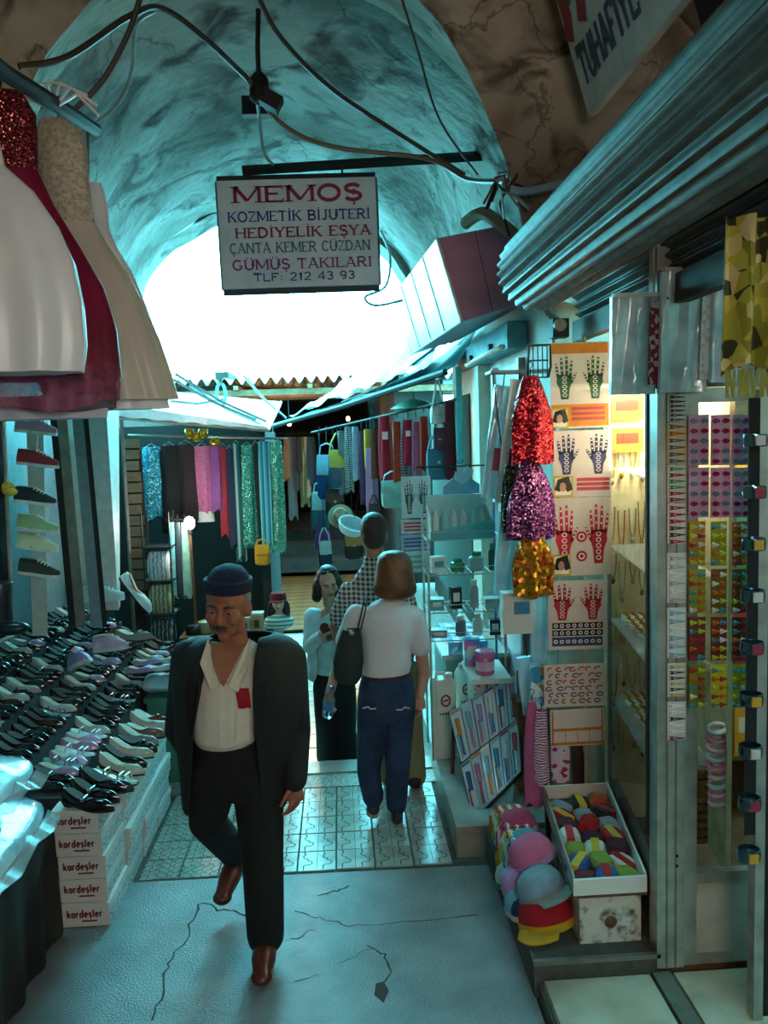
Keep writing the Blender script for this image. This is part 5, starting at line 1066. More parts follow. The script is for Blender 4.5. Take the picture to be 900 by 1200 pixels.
def pillow(label, p, size, rot, mat, logo=None):
    t = thing('bagged_pillow', label, 'pillow', p, rot, 'pillows in plastic bags'); a, b, c = size; q = MB()
    def sg_(x, e): return abs(x)**e*(1 if x > 0 else -1)
    rs = []
    for i in range(13):
        ph = -pi/2+pi*i/12
        ring = []
        for j in range(36):
            th = 2*pi*j/36; x = a/2*sg_(cos(ph), .55)*sg_(cos(th), .4); y = b/2*sg_(cos(ph), .55)*sg_(sin(th), .4); z = c/2*sin(ph)*(1-.45*max(abs(x)/(a/2), abs(y)/(b/2))**4)
            n = noise.noise(V((x*9, y*9, z*9+a)))*.016; ring.append(V((x, y, z+c/2+n)))
        rs.append(ring)
    q.rings(rs); q.build('pillow', mat, t)
    q = MB(); q.slab(lambda u, v: V((a*.48+.05*v, (u-.5)*b*.8, c*.5+.02*sin(u*19)-.03*v)), 12, 3, (0, 0, .003)); q.build('bag_flap', clearp, t)
    if logo:
        q = MB(); q.ribbon(arc(0, 0, .05, .04, 0, 360, 16), .008, V((a*.36, -b*.34, c*.86)), V((.8, .5, .1)).normalized(), V((-.3, .5, .75)).normalized(), 0); q.ribbon([(-.03, -.01), (.03, -.005)], .016, V((a*.36, -b*.34, c*.86)), V((.8, .5, .1)).normalized(), V((-.3, .5, .75)).normalized(), 1); q.build('round_logo', [col('#8a6f86'), col('#c99a5a')], t, False)
pillow('big pillow in a crinkled clear bag, bottom of the pillow stack', V((-1.65, 2.93, .553)), (.78, 1.3, .25), (0, 0, 0), m_pil2)
pillow('white pillow with a round logo, middle of the pillow stack', V((-1.62, 3.08, .82)), (.62, .8, .18), (0, R(3), R(-8)), m_pil, 1)
pillow('pale blue bagged pillow on top of the pillow stack', V((-1.72, 3.15, 1.0)), (.46, .6, .13), (0, R(6), R(12)), m_pil)
# ---- shoe boxes
m_box = M('white shoe box card', '#d5d2cc', .55, var=.05); m_red = col('#7c1424', .5); m_bprint = M('box side print', '#8f9fa4', .5, col2='#cfd3d2', scale=60, ramp=(.45, .55))
BW, BD, BH = .215, .335, .108
q = MB(); q.box((0, 0, BH*.42), (BW-.008, BD-.008, BH*.84)); me_body = q.mesh('body', m_bprint, False)
q = MB(); q.box((0, 0, BH*.82), (BW, BD, BH*.34)); me_lid = q.mesh('lid', m_box, False)
q = MB(); q.box((0, -BD/2+.002, BH*.5), (BW*.99, .006, BH*.97)); me_front = q.mesh('front', m_box, False)
q = MB(); text(q, 'kardeşler', V((-BW*.4, -BD/2-.0025, BH*.42)), X, Z, .036, BW*.76, .2, False); q.add([V((x, -BD/2-.0025, z)) for x, z in ((-.02, .024), (.05, .024), (.05, .032), (-.02, .032))], [(0, 1, 2, 3)]); me_txt = q.mesh('lettering', m_red, False)
def shoebox(label, p, rz=0):
    t = thing('shoe_box', label, 'shoe box', p, (0, 0, rz), 'white shoe boxes stacked along the stall')
    inst('body', me_body, t); inst('lid', me_lid, t); inst('front_panel', me_front, t); inst('lettering', me_txt, t)
nm = ('bottom', 'second from bottom', 'middle', 'second from top', 'top')
for k in range(5): shoebox('white shoe box with red script, %s of the front stack' % nm[k], V((-1.235-.006*k+random.uniform(-.008, .008), 3.9-(.02 if k == 0 else 0), .001+k*(BH+.001))), R(random.uniform(-2, 2)))
for s in range(3):
    for k in range(5): shoebox('white shoe box, %s of the %s stack back along the lane' % (nm[k], ORD[s+1]), V((-1.24+random.uniform(-.012, .012), 4.265+.345*s+(.005 if s == 0 else 0), (-.055 if s > -1 else 0)+.001+k*(BH+.001))), R(random.uniform(-1.5, 1.5)))
for k in range(2): shoebox('half hidden shoe box behind the front stack, %s one' % ('lower', 'upper')[k], V((-1.47, 3.93, .001+k*(BH+.001))), R(random.uniform(-2, 2)))
# ---- stepped stand and shoes
stnd = thing('stepped_shoe_stand', 'stepped stand covered with rows of shoes along the left wall', 'stand', V((-1.75, 5.3, -.06)))
steps = [(-1.47, .62), (-1.69, .72), (-1.91, .82), (-2.13, .92)]
for i, (x, z) in enumerate(steps): MB().box((x+1.75, 0, z/2), (.215, 2.9, z)).build('step', M('dark stand cloth', '#2b3436', .85), stnd, False)
LN = .25
def shoe(kind):
    """returns [(part name, mesh, material slot)], toe along +X"""
    out = []; n = 14
    def prof(x):     # half width along the length 0..1
        if kind in ('pump', 'mary', 'loafer'): return .036*(min(1, x*6+.45))*(1 if x < .62 else max(.12, 1-((x-.62)/.38)**2*.88))*(1-.16*math.exp(-((x-.35)/.14)**2))
        return .042*(min(1, x*6+.5))*(1 if x < .72 else max(.3, 1-((x-.72)/.28)**2.2*.7))*(1-.12*math.exp(-((x-.38)/.15)**2))
    heel = {'pump': .045, 'mary': .03, 'loafer': .018, 'sneaker': .0, 'sandal': .035, 'flat': .006}[kind]
    def zb(x): return heel*max(0, 1-x/.62)**1.3
    def top(x):
        if kind == 'sneaker': return .085 if x < .45 else .085-.045*((x-.45)/.5) if x < .95 else .035
        if kind == 'sandal': return .012
        t = .05 if x < .12 else .05-.024*((x-.12)/.3) if x < .42 else .026+.02*min(1, (x-.42)/.2)
        return t*(1 if x < .85 else 1-.5*((x-.85)/.15))
    q = MB(); rs = []
    for i in range(19):
        x = i/18; w = max(.004, prof(x)); b = zb(x)+.008; h = top(x)
        ring = []
        for j in range(n):
            a = 2*pi*j/n; ca, sa = cos(a), sin(a)
            if sa >= 0: ring.append(V((x*LN, w*ca*(1-.25*sa**2 if kind != 'sneaker' else 1-.45*sa**2), b+h*sa**.8)))
            else: ring.append(V((x*LN, w*ca, b+.004*sa)))
        rs.append(ring)
    q.rings(rs); out.append(('upper', q, 0))
    q = MB(); t_ = .014 if kind == 'sneaker' else .006
    q.rings([[V((x*LN-.002, 0, zb(x))), V((x*LN, prof(x)*1.05, zb(x))), V((x*LN, prof(x)*1.05, zb(x)+t_+.004)), V((x*LN, -prof(x)*1.05, zb(x)+t_+.004)), V((x*LN, -prof(x)*1.05, zb(x)))] for x in [i/18 for i in range(19)]]); out.append(('sole', q, 1))
    if heel > .015: out.append(('heel', MB().hexa([(0.012, -.014, 0), (.045, -.014, 0), (.045, .014, 0), (.012, .014, 0), (0, -.026, heel+.004), (.06, -.026, heel*.75), (.06, .026, heel*.75), (0, .026, heel+.004)]), 1))
    if kind != 'sandal':
        q = MB(); e = .58 if kind != 'sneaker' else .4
        q.add([V((LN*(.03+e*.5+e*.47*cos(a)-.0), .026*sin(a)*(1-.25*cos(a)), (zb(.03+e*.5+e*.47*cos(a))+.0095+top(max(0, .03+e*.5+e*.47*cos(a)))*1.005)) ) for a in [2*pi*i/18 for i in range(18)]], [tuple(range(18))]); out.append(('opening', q, 2))
    if kind in ('mary', 'sandal'):
        for x in ((.42,) if kind == 'mary' else (.3, .62, .75)): out.append(('strap', MB().tube([(x*LN, -prof(x)*1.02, zb(x)+.014), (x*LN, -prof(x)*.6, zb(x)+.05), (x*LN, prof(x)*.6, zb(x)+.05), (x*LN, prof(x)*1.02, zb(x)+.014)], [(.007, .0025)]*4, 6), 3))
    if kind == 'mary': out.append(('buckle', MB().box((.42*LN, -.026, zb(.42)+.042), (.016, .006, .014)), 4))
    if kind == 'sneaker':
        q = MB()
        for k in range(4): x = .48+.08*k; q.tube([(x*LN, -.022, .012+top(x)*.9), (x*LN+.006, 0, .014+top(x)*1.02), (x*LN, .022, .012+top(x)*.9)], .0035, 5)
        out.append(('laces', q, 3))
    if kind == 'loafer': out.append(('bow', MB().ell((.66*LN, 0, .06), (.012, .02, .006), 8, 6), 3))
    return out
SH = {k: shoe(k) for k in ('pump', 'mary', 'loafer', 'sneaker', 'sandal', 'flat')}
SC = {}
m_sole = M('shoe sole', '#1c1916', .6); m_solew = M('white rubber sole', '#c9cfcc', .5); m_in = M('shoe lining', '#3a2f28', .8); m_inw = M('pale shoe lining', '#b5a58f', .7)
def shoe_meshes(kind, c, rough):
    key = (kind, c)
    if key not in SC:
        up = M('shoe leather '+c, c, rough, coat=.5 if rough < .3 else 0, var=.12)
        slots = [up, m_solew if kind == 'sneaker' else m_sole, m_in if c < '#60' else m_inw, white if kind == 'sneaker' else up, m_alu]
        SC[key] = [(n_, q.mesh(n_, slots[s])) for n_, q, s in SH[kind]]
    return SC[key]
def put_shoe(label, kind, c, p, rot, rough=.18, group=None, name=None, scale=1):
    t = thing(name or {'pump': 'pump_shoe', 'mary': 'strap_shoe', 'loafer': 'loafer_shoe', 'sneaker': 'sneaker', 'sandal': 'sandal', 'flat': 'flat_shoe'}[kind], label, 'shoe', p, rot, group)
    t.scale = (scale,)*3
    for n_, me in shoe_meshes(kind, c, rough): inst(n_, me, t)
    return t
KN = {'pump': 'pump', 'mary': 'strap shoe', 'loafer': 'loafer', 'sneaker': 'sneaker', 'sandal': 'sandal', 'flat': 'ballet flat'}
# front row on top of the boxes: black strap shoes, then metallic and pale pairs going back
bz = .001+5*(BH+.001)
front = [('mary', '#0d0e0f', 'black'), ('mary', '#0d0e0f', 'black'), ('pump', '#101214', 'black'), ('pump', '#3a3d33', 'dark olive'), ('sandal', '#a8a48c', 'silver'), ('pump', '#b5b3a0', 'pale gold'), ('pump', '#15181a', 'black patent'), ('pump', '#c9c4b4', 'ivory'), ('loafer', '#20130f', 'dark brown'), ('pump', '#8f9a94', 'silver'), ('flat', '#8a5a4a', 'copper'), ('pump', '#d0c9bd', 'cream'), ('loafer', '#7a2f28', 'red brown')]
for i, (kd, c, cn) in enumerate(front):
    put_shoe('%s %s with its toe to the lane, %s along the row on the boxes' % (cn, KN[kd], ORD[i]), kd, c, V((-1.33+.006*(i % 3), 3.79+.108*i, bz+(.002 if i < 3 else -.054)) ), (0, R(4), R(-12+random.uniform(-5, 5))), group='shoes along the row on the boxes')
pal = [('pump', '#0e1113', 'black'), ('pump', '#1a2426', 'slate'), ('flat', '#20262a', 'charcoal'), ('loafer', '#0d0f10', 'black'), ('sandal', '#7f8f94', 'silver'), ('pump', '#101316', 'black'), ('mary', '#15171a', 'black'), ('pump', '#2a1c18', 'brown'), ('loafer', '#16191c', 'dark grey'), ('mary', '#0f1114', 'black'), ('flat', '#a894b4', 'lilac'), ('pump', '#b5b9b5', 'pale grey')]
rn = ('lowest', 'second', 'third', 'top')
for r, (x, z) in enumerate(steps):
    y = 3.98; i = 0
    while y < 6.7:
        j = (i*5+r*7+int(random.random()*3)) % 12; kd, c, cn = pal[j]
        if r == 0 and 4.3 < y < 4.75: kd, c, cn = (('flat', '#b58aa8', 'pink'), ('flat', '#c4a8c4', 'lilac'), ('sandal', '#c9cfd0', 'white'))[i % 3]
        put_shoe('%s %s, %s from the camera on the %s step' % (cn, KN[kd], nth(i), rn[r]), kd, c, V((x-.095, y, z-.06+.002)), (0, R(random.uniform(-2, 3)), R(-14+random.uniform(-6, 6))), .14, 'shoes on the %s step of the stand' % rn[r], scale=.88)
        y += .086; i += 1
# a few trainers leaning on top of the rows
put_shoe('big lilac trainer lying across the upper rows', 'sneaker', '#8f86b8', at(88, 765, 4.95)+V((0, 0, -.1)), (R(10), R(-20), R(-60)), .5, scale=1.2, group=None)
put_shoe('pale pink trainer beside the lilac one', 'sneaker', '#c9a8c0', at(112, 755, 5.3)+V((0, 0, -.05)), (0, R(-10), R(-30)), .5, scale=1.1)
put_shoe('grey suede shoe near the back of the stand', 'loafer', '#8a8a7a', at(138, 752, 5.6), (0, R(-5), R(-20)), .8, scale=1.1)
put_shoe('white trainer at the foot of the pale pillar', 'sneaker', '#b5c4c4', at(95, 706, 6.0), (0, 0, R(10)), .5, scale=1.2)
put_shoe('white and dark slip-on propped against the pale pillar', 'flat', '#c4cfcd', at(138, 678, 6.3), (0, R(55), R(10)), .5, scale=1.4)
# ---- sneakers clipped to the wall slat
sx_ = [('floral canvas boot with white laces, topmost on the slat', 18, 498, '#a8788f'), ('red canvas sneaker with a white toe on the slat', 20, 536, '#8f1f28'), ('black sneaker with white laces, upper dark one on the slat', 17, 580, '#1f2428'), ('pale green sneaker on the slat', 20, 612, '#8fae84'), ('pale yellow sneaker on the slat', 20, 634, '#c4c9a8'), ('dark olive sneaker, lowest on the slat', 22, 664, '#2b3026')]
for lab, px, py, c in sx_:
    put_shoe(lab, 'sneaker', c, at(px, py, 4.65)+V((0, 0, -.035)), (0, R(8), R(-8)), .7, 'sneakers on the wall slat', scale=.92)
fb_ = thing('canvas_boot_shaft', 'floral canvas boot shaft standing on the topmost slat sneaker', 'shoe', at(36, 498, 4.66)); MB().lathe([(.045, 0), (.042, .05), (.046, .09)], 14).build('shaft', blotch('floral canvas', ['#b58aa0', '#d8c9cc', '#6f3f55', '#c9a8b4'], 40), fb_); MB().tube([(.03, -.03, .05), (.05, -.05, -.06), (.04, -.05, -.14)], .004, 5).build('lace', white, fb_)
slp = thing('shoe_display_board', 'pale upright slat carrying sneakers on the left wall', 'slat', V((0, 0, 0)))
MB().hexa([at(*p) for p in ((38, 745, 4.78), (56, 745, 4.78), (56, 745, 4.84), (38, 745, 4.84), (30, 470, 4.78), (50, 470, 4.78), (50, 470, 4.84), (30, 470, 4.84))]).build('board', M('pale painted slat', '#a9b5b0', .5), slp, False)
for lab, px, py, c in sx_: MB().tube([at(36, py+7, 4.79), at(36, py+7, 4.6)], .006, 5).build('peg', m_alud, slp)
yb = thing('yellow_baby_shoe', 'small yellow cloth shoe hung at the far left edge', 'shoe', at(6, 572, 4.3)); MB().ell((0, 0, 0), (.05, .03, .035), 12, 8).build('body', K('#b5962a'), yb); MB().ell((.03, -.01, -.02), (.035, .03, .02), 10, 7).build('toe', K('#cfb84a'), yb)
mf = thing('framed_mirror', 'aluminium framed mirror leaning at the left edge behind the pillows', 'mirror', V((0, 0, 0)))
mc = [at(*p) for p in ((-60, 775, 3.95), (15, 745, 4.3), (3, 478, 4.3), (-70, 470, 3.95))]
MB().prism(mc, (0, .02, 0)).build('glass', plain('mirror glass', '#2c3a3e', .06, .6), mf, False)
for i in range(4): MB().tube([mc[i], mc[(i+1) % 4]], .012, 6).build('frame_rail', m_alu, mf)
bo = thing('dark_rubber_boot', 'dark rubber boot standing in front of the mirror', 'boot', at(4, 735, 4.15)); MB().lathe([(.05, 0), (.05, .12), (.06, .22), (.058, .225)], 16).build('shaft', M('dark rubber', '#151d22', .3), bo); MB().ell((.05, -.03, .0), (.09, .045, .035), 12, 8).build('foot', M('dark rubber', '#151d22', .3), bo)
# shutter posts and pillar of the left shop front
for i, (x0, x1, mt) in enumerate(((58, 66, m_black), (66, 78, m_alud), (84, 97, M('grey blue panel', '#6f8288', .5)), (97, 103, m_black))):
    ps = [(x0+23, 735, 5.5), (x1+23, 735, 5.5), (x1+23, 735, 5.62), (x0+23, 735, 5.62), (x0, 485, 5.5), (x1, 485, 5.5), (x1, 485, 5.62), (x0, 485, 5.62)]
    struct(MB().hexa([at(*p) for p in ps]), 'trim_%d' % (12+i), mt)
ps = [(110, 715, 6.1), (139, 715, 6.1), (141, 710, 6.5), (112, 710, 6.5), (97, 470, 6.1), (124, 470, 6.1), (139, 480, 6.5), (112, 480, 6.5)]
struct(MB().hexa([at(*p) for p in ps]), 'trim_16', M('white painted pillar', '#c4cbc6', .5))
struct(MB().box((-2.35, 6.3, 1.6), (.1, 1.6, 2.6)), 'wall_left_recess', M('blue grey wall', '#7a9094', .6))
# ---- green crate with a bag of goods beyond the boxes
gc = thing('green_crate', 'pale green crate beyond the shoe boxes', 'crate', V((-1.17, 5.62, -.06)))
mg = M('pale green paint', '#5f9a86', .6, col2='#4c8472', scale=6)
MB().box((0, 0, .28), (.3, .42, .56)).build('body', mg, gc, False); MB().box((0, 0, .575), (.33, .45, .03)).build('lid', mg, gc, False)
for z in (.18, .36): MB().box((.152, 0, z), (.008, .42, .012)).build('slat', m_alud, gc, False)
pillow('bunched clear bag of pale goods on the green crate', V((-1.2, 5.6, .535)), (.34, .44, .13), (0, 0, R(5)), m_pil)
for k in range(8):
    put_shoe('%s slipper, %s in the heap on the bagged goods' % (('lilac', 'white')[k % 2], ORD[k]), 'flat', ('#a89ac0', '#cfd6d6')[k % 2], V((-1.45+.12*(k % 4), 5.5+.17*(k//4), .672)), (0, R(-8), R(-20+12*(k % 3))), .5, 'slippers heaped on the bagged goods', scale=.8)
# ================================================================ LEFT, FAR: clothes stall under a white canopy
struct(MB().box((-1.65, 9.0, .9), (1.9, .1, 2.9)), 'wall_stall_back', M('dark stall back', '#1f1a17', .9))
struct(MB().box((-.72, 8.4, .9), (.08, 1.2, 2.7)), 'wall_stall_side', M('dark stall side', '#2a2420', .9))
cp = thing('stall_canopy', 'white plastic canopy with a bright valance over the clothes stall', 'canopy')
F0, F1 = at(134, 489, 7.0), at(314, 504, 7.2)
m_can = M('white translucent canopy', '#d5e2e2', .4, trans=.35, var=.05)
MB().slab(lambda u, v: F0.lerp(F1, u)+V((-.0, 1.8*v, .3*v-.05*sin(pi*v)*sin(pi*u))), 16, 8, (0, 0, .006)).build('canopy_sheet', m_can, cp)
MB().slab(lambda u, v: F0.lerp(F1, u)+V((0, -.01-.05*v+.006*sin(u*40), .0+.11*v*(1-.75*u))), 40, 3, (0, .006, 0)).build('valance', M('white valance plastic', '#dfe8e8', .35, trans=.2), cp)
MB().tube([F0, F1], .016, 8).build('front_bar', m_alu, cp)
MB().tube([F1, F1+V((.0, 1.8, .3))], .014, 8).build('side_bar', m_alu, cp)
for x in (F0.x+.03,): MB().tube([V((x, 7.1 if x < -1 else 7.22, F0.z)), V((x, 7.1 if x < -1 else 7.22, -.32))], .016, 8).build('pole', m_alud, cp)
m_rope = M('pale rope', '#a9c9c9', .6)
for i, (a, b) in enumerate((((195, 440, 6.9), (300, 492, 7.1)), ((205, 438, 6.9), (312, 494, 7.15)), ((222, 452, 7.2), (305, 497, 7.3)), ((285, 440, 8.0), (335, 490, 8.5)), ((200, 470, 7.0), (262, 468, 7.2)))):
    A, B = at(*a), at(*b); tag(MB().tube([A, A.lerp(B, .5)+V((0, 0, -.03)), B], .012, 6).build('guy_rope', m_rope), ('pale guy rope above the canopy, leftmost of the slanting ones', 'pale guy rope above the canopy, second of the slanting ones', 'lower slack guy rope close above the canopy bar', 'steep guy rope on the lane side of the canopy', 'level guy rope near the left of the canopy')[i], 'rope', 'ropes above the canopy')
cl = thing('coiled_rope', 'coil of pale rope hanging above the canopy', 'rope', at(258, 462, 7.6))
for k in range(4): MB().tube([(.04*cos(a)+.004*k, .01*k, .1*sin(a)) for a in [2*pi*i/16 for i in range(17)]], .008, 5).build('loop', m_rope, cl)
# rail and garments
GY = 7.5
tag(MB().tube([at(150, 510, GY), at(336, 514, GY)], .012, 6).build('garment_rail', m_alud), 'metal rail under the canopy carrying the hanging garments', 'rail')
def garment(label, x0, y0, x1, y1, mat, Y=GY, cat='garment', hem=None, name='hanging_garment'):
    t, w, h = drape(name, label, cat, x0, y0, x1, y1, Y, mat, .9, 1.05, .5, 5, 'garments hung under the white canopy', True, random.uniform(0, 6))
    MB().tube([(-w*.42, 0, -.012), (0, 0, .03), (w*.42, 0, -.012)], .004, 5).build('hanger', m_alu, t)
    if hem: q = MB(); q.lathe([(w*.5, 0), (w*.56, -h*.16)], 18, (0, 0, -h*.98), sy=.5); q.build('hem', hem, t)
    return t
G = [('turquoise sequined scarf, leftmost on the rail', 166, 524, 188, 606, sequin('turquoise sequins', '#1f8fb0', '#7fd0dc', 160), None), ('black trousers beside the turquoise scarf', 187, 522, 208, 622, col('#101214', .8), None), ('dark brown skirt beside the black trousers', 207, 520, 228, 612, col('#2a1a1c', .8), None),
     ('pink lace dress with a white hem', 226, 523, 246, 600, M('pink lace', '#c46a92', .7, col2='#a84f7a', scale=60), white), ('mauve tunic behind the pink dress', 244, 522, 258, 598, col('#8a4a8a', .8), None), ('narrow crimson scarf in the middle of the rail', 255, 524, 267, 628, col('#8f0f28', .7), None),
     ('navy tunic beside the crimson scarf', 264, 526, 273, 640, col('#172440', .8), None), ('dark teal scarf with a silver edge', 271, 520, 282, 655, stripes('teal silver', ['#0f4a4c', '#0f4a4c', '#7fa8a4'], 16, 'X'), None), ('green sequined shawl', 281, 522, 297, 640, sequin('green sequins', '#2a7a6a', '#8fd0bd', 150), None),
     ('black velvet stole between the shawls', 295, 520, 303, 652, col('#0f1413', .8), None), ('bright teal shawl with blue stripes', 302, 517, 317, 640, stripes('teal blue', ['#2f8fa0', '#1f5f86', '#5fb8b8'], 22, 'X'), None), ('pale green beaded shawl, rightmost on the rail', 315, 517, 330, 645, sequin('sea green beads', '#3f8f78', '#a8d8c4', 150), None)]
for lab, a, b, c, d_, mt, hm in G: garment(lab if len(lab.split()) > 3 else lab+' on the rail', a, b, c, d_, mt, GY-.02*random.random(), hem=hm)
br = [at(222+8*k, 508+(k % 2)*4, 7.25) for k in range(4)]
for k, p in enumerate(br): tag(MB().lathe([(.034, 0), (.04, .01), (.04, .07), (.034, .08)], 18, (0, 0, -.04), rot=Matrix.Rotation(R(90), 3, 'Y') if k == 3 else None).build('brass_drum', M('polished brass', '#b5862a', .25, .9), None, True, p), 'small shiny brass drum under the canopy, %s from the left' % ORD[k], 'drum', 'brass drums under the canopy')
bag('yellow cloth bag hanging below the teal shawls', 299, 632, 317, 662, 7.3, col('#b58a10', .8), .2, group=None)
# wire tower of folded cloth
wt_ = thing('wire_tower', 'black wire tower with folded cloth beside the white pillar', 'rack', V((at(184, 600, 7.0).x, 7.0, -.33)))
for sx in (-.11, .11):
    for sy in (-.1, .1): MB().tube([(sx, sy, 0), (sx, sy, 1.95)], .007, 6).build('upright', m_black, wt_)
for z in (.8, 1.1, 1.38, 1.66): MB().tube([(-.12, -.11, z), (.12, -.11, z), (.12, .11, z), (-.12, .11, z), (-.12, -.11, z)], .007, 5).build('ring', m_black, wt_); MB().box((0, 0, z-.004), (.22, .2, .006)).build('tray', m_black, wt_, False)
for k, (z, c, nm_) in enumerate(((.8, '#1f2a30', 'charcoal'), (1.1, '#8f8a3a', 'olive striped'), (1.38, '#b9c4c9', 'pale grey'))):
    softpack('%s folded cloths in the %s tier of the wire tower' % (nm_, ('lowest', 'middle', 'upper')[k]), 'folded_cloth', 'cloth', V((wt_.location.x, 7.0, -.33+z+.001)), (.2, .18, .24), 0, stripes('fold '+c, [c, '#4a5a5c', c, '#9fb5b5'], 30, 'X', dist=1), None, 'folded cloths in the wire tower')
for k, (x0, x1, c, nm_) in enumerate(((196, 205, '#5fb0b5', 'aqua'), (203, 212, '#22343c', 'dark slate'), (211, 221, '#7fb5a4', 'sea green'))):
    drape('hanging_legging', '%s legging hanging right of the wire tower' % nm_, 'legging', x0, 612, x1, 700, 7.05, M('legging '+c, c, .5, var=.3), .8, 1, .5, 3, 'leggings beside the wire tower', seed=k)
tag(MB().tube([at(194, 609, 7.05), at(225, 609, 7.05)], .008, 6).build('legging_rail', m_black), 'short black rail from which the leggings hang', 'rail')
# bare bulb
bl = thing('lit_bulb', 'bare lit bulb on a pole among the garments', 'lamp', at(222, 613, 7.0))
MB().ell((0, 0, 0), (.045, .045, .055), 16, 10).build('bulb', M('lit bulb glass', (1, .96, .85), .3, var=0, emit=30), bl); MB().lathe([(.02, -.09), (.022, -.05)], 12).build('socket', m_black, bl); MB().tube([(0, 0, -.08), (.01, 0, -.9)], .012, 6).build('pole', m_wood, bl)
light('stall_bulb_light', 'POINT', at(222, 613, 6.9), 14, (1, .93, .8), .05)
# stone wall sliver and table of goods
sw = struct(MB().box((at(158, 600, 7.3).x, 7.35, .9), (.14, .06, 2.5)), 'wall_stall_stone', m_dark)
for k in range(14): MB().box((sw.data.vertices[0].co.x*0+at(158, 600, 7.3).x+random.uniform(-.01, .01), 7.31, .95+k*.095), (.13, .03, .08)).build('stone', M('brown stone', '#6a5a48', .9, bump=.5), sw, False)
gt = thing('goods_table', 'stall table of trinkets behind the walking man', 'table', V((-.98, 6.75, -.33)))
MB().box((0, 0, .97), (.66, .45, .03)).build('top', m_wood, gt, False); MB().box((0, .1, .47), (.6, .2, .94)).build('panel', mdc, gt, False)
gz = -.33+.987
goods = [(300, 'square tin with a portrait on the goods table', 'tin', '#a8a06a', .1, .1, .13), (262, 'round pink balloon-like drum on the goods table', 'drum', '#b03a6a', 0, .05, .14), (285, 'white stack of boxes beside the tin', 'box', '#b9b5a4', .12, .1, .1), (240, 'beige round hat box on the goods table', 'box', '#9a8a64', 0, .08, .09), (225, 'black cap on the goods table', 'hat', '#15181a', 0, .07, .07)]
for k, (px, lab, ct, c, bw, r, h) in enumerate(goods):
    t = thing('stall_'+('hat' if ct == 'cap' else ct), lab, ct, V((at(px, 700, 6.65).x, 6.66+.03*(k % 2), gz)))
    if bw: MB().box((0, 0, h/2), (bw, r, h)).build('body', col(c), t, False); MB().box((0, 0, h+.01), (bw*1.06, r*1.06, .02)).build('lid', col('#c4bfa8'), t, False); MB().box((0, -r/2-.002, h*.5), (bw*.4, .003, h*.5)).build('picture', col('#5a2f22'), t, False)
    else: MB().lathe([(r*.95, 0), (r, h*.1), (r, h*.8), (r*.9, h)], 18).build('body', gloss(c), t); MB().lathe([(r*.9, h), (r*.6, h*1.05), (.003, h*1.08)], 18).build('lid', gloss(c), t)
# warm lamps of the covered lane
for k, (x, y, z) in enumerate(((-.75, 12.9, 2.4), (.2, 17.2, 2.5))):
    t = thing('lane_bulb', 'bare warm bulb hanging in the covered lane, %s one' % ('nearer', 'farther')[k], 'lamp', V((x, y, z)), group='bulbs in the covered lane')
    MB().ell((0, 0, 0), (.04, .04, .05), 12, 8).build('bulb', M('warm lit bulb', (1, .72, .4), .3, var=0, emit=12), t); MB().tube([(0, 0, .04), (0, 0, .72 if k else .6)], .006, 5).build('flex', m_black, t)
    light('lane_bulb_light', 'POINT', V((x, y, z-.08)), (130, 40)[k], (1, .55, .2), .05)
# goods hanging along the covered lane
for k in range(8):
    px = (336, 343, 350, 357, 362, 340, 355, 366)[k]; y0 = 512; L_ = (50, 62, 40, 70, 55, 95, 80, 110)[k]; nm_ = ('glittering copper', 'plum', 'dark brown', 'beige', 'navy', 'grey', 'olive', 'black')[k]
    drape('hanging_cloth', '%s cloth hanging far down the covered lane' % nm_, 'cloth', px-5, y0, px+5, y0+L_, 15.5, M('far cloth %d' % k, ('#8a5a3a', '#3a2230', '#2a1c14', '#8f7a5a', '#1a2436', '#4a4a48', '#4a4a22', '#121212')[k], .7), .7, 1, .5, 4, 'cloths hanging in the covered lane', seed=k, cord=.12)
tag(MB().tube([at(318, 508, 15.5), at(390, 508, 15.5)], .01, 5).build('lane_rail', m_black), 'dark rail across the far covered lane', 'rail')
# mannequin bust with a cap
mq = thing('mannequin_bust', 'dark haired mannequin bust with a dark red cap and striped top', 'mannequin', V((at(327, 725, 6.75).x, 6.75, gz)))
m_mq = M('mannequin skin', '#c0a08a', .5, var=.08)
q = MB(); q.ell((0, 0, .2), (.05, .058, .072), 16, 12); q.tube([(0, 0, .08), (0, 0, .17)], [.03, .028], 12); q.ell((0, 0, .05), (.1, .055, .07), 16, 10); q.ell((0, -.06, .195), (.008, .014, .014), 8, 6); solid('bust', q, m_mq, mq, .007, 3)
q = MB(); q.ell((0, 0, .045), (.125, .07, .07), 18, 10); q.box((0, 0, .03), (.2, .1, .06)); solid('top', q, stripes('teal stripe top', ['#c9dcd8', '#3f8f8c'], 30, 'Z'), mq, .008, 3)
q = MB(); q.lathe([(.068, .225), (.07, .245), (.058, .285), (.003, .3)], 18); q.slab(lambda u, v: V(((u-.5)*.11, -.05-.05*v*(1-(2*u-1)**2*.5), .232-.012*v)), 8, 4, (0, 0, .006)); q.build('cap', col('#6a1420', .8), mq)
q = MB(); q.ell((0, .03, .19), (.068, .055, .08), 14, 10); q.ell((-.062, .01, .13), (.035, .035, .09), 10, 8); q.ell((.062, .01, .13), (.035, .035, .09), 10, 8); solid('hair', q, col('#1a1210', .5), mq, .009, 3)
for s_ in (-1, 1): MB().ell((s_*.02, -.054, .21), (.009, .004, .005), 8, 6).build('eye', m_black, mq)
MB().ell((0, -.056, .165), (.013, .005, .004), 8, 6).build('mouth', col('#8a3030'), mq)
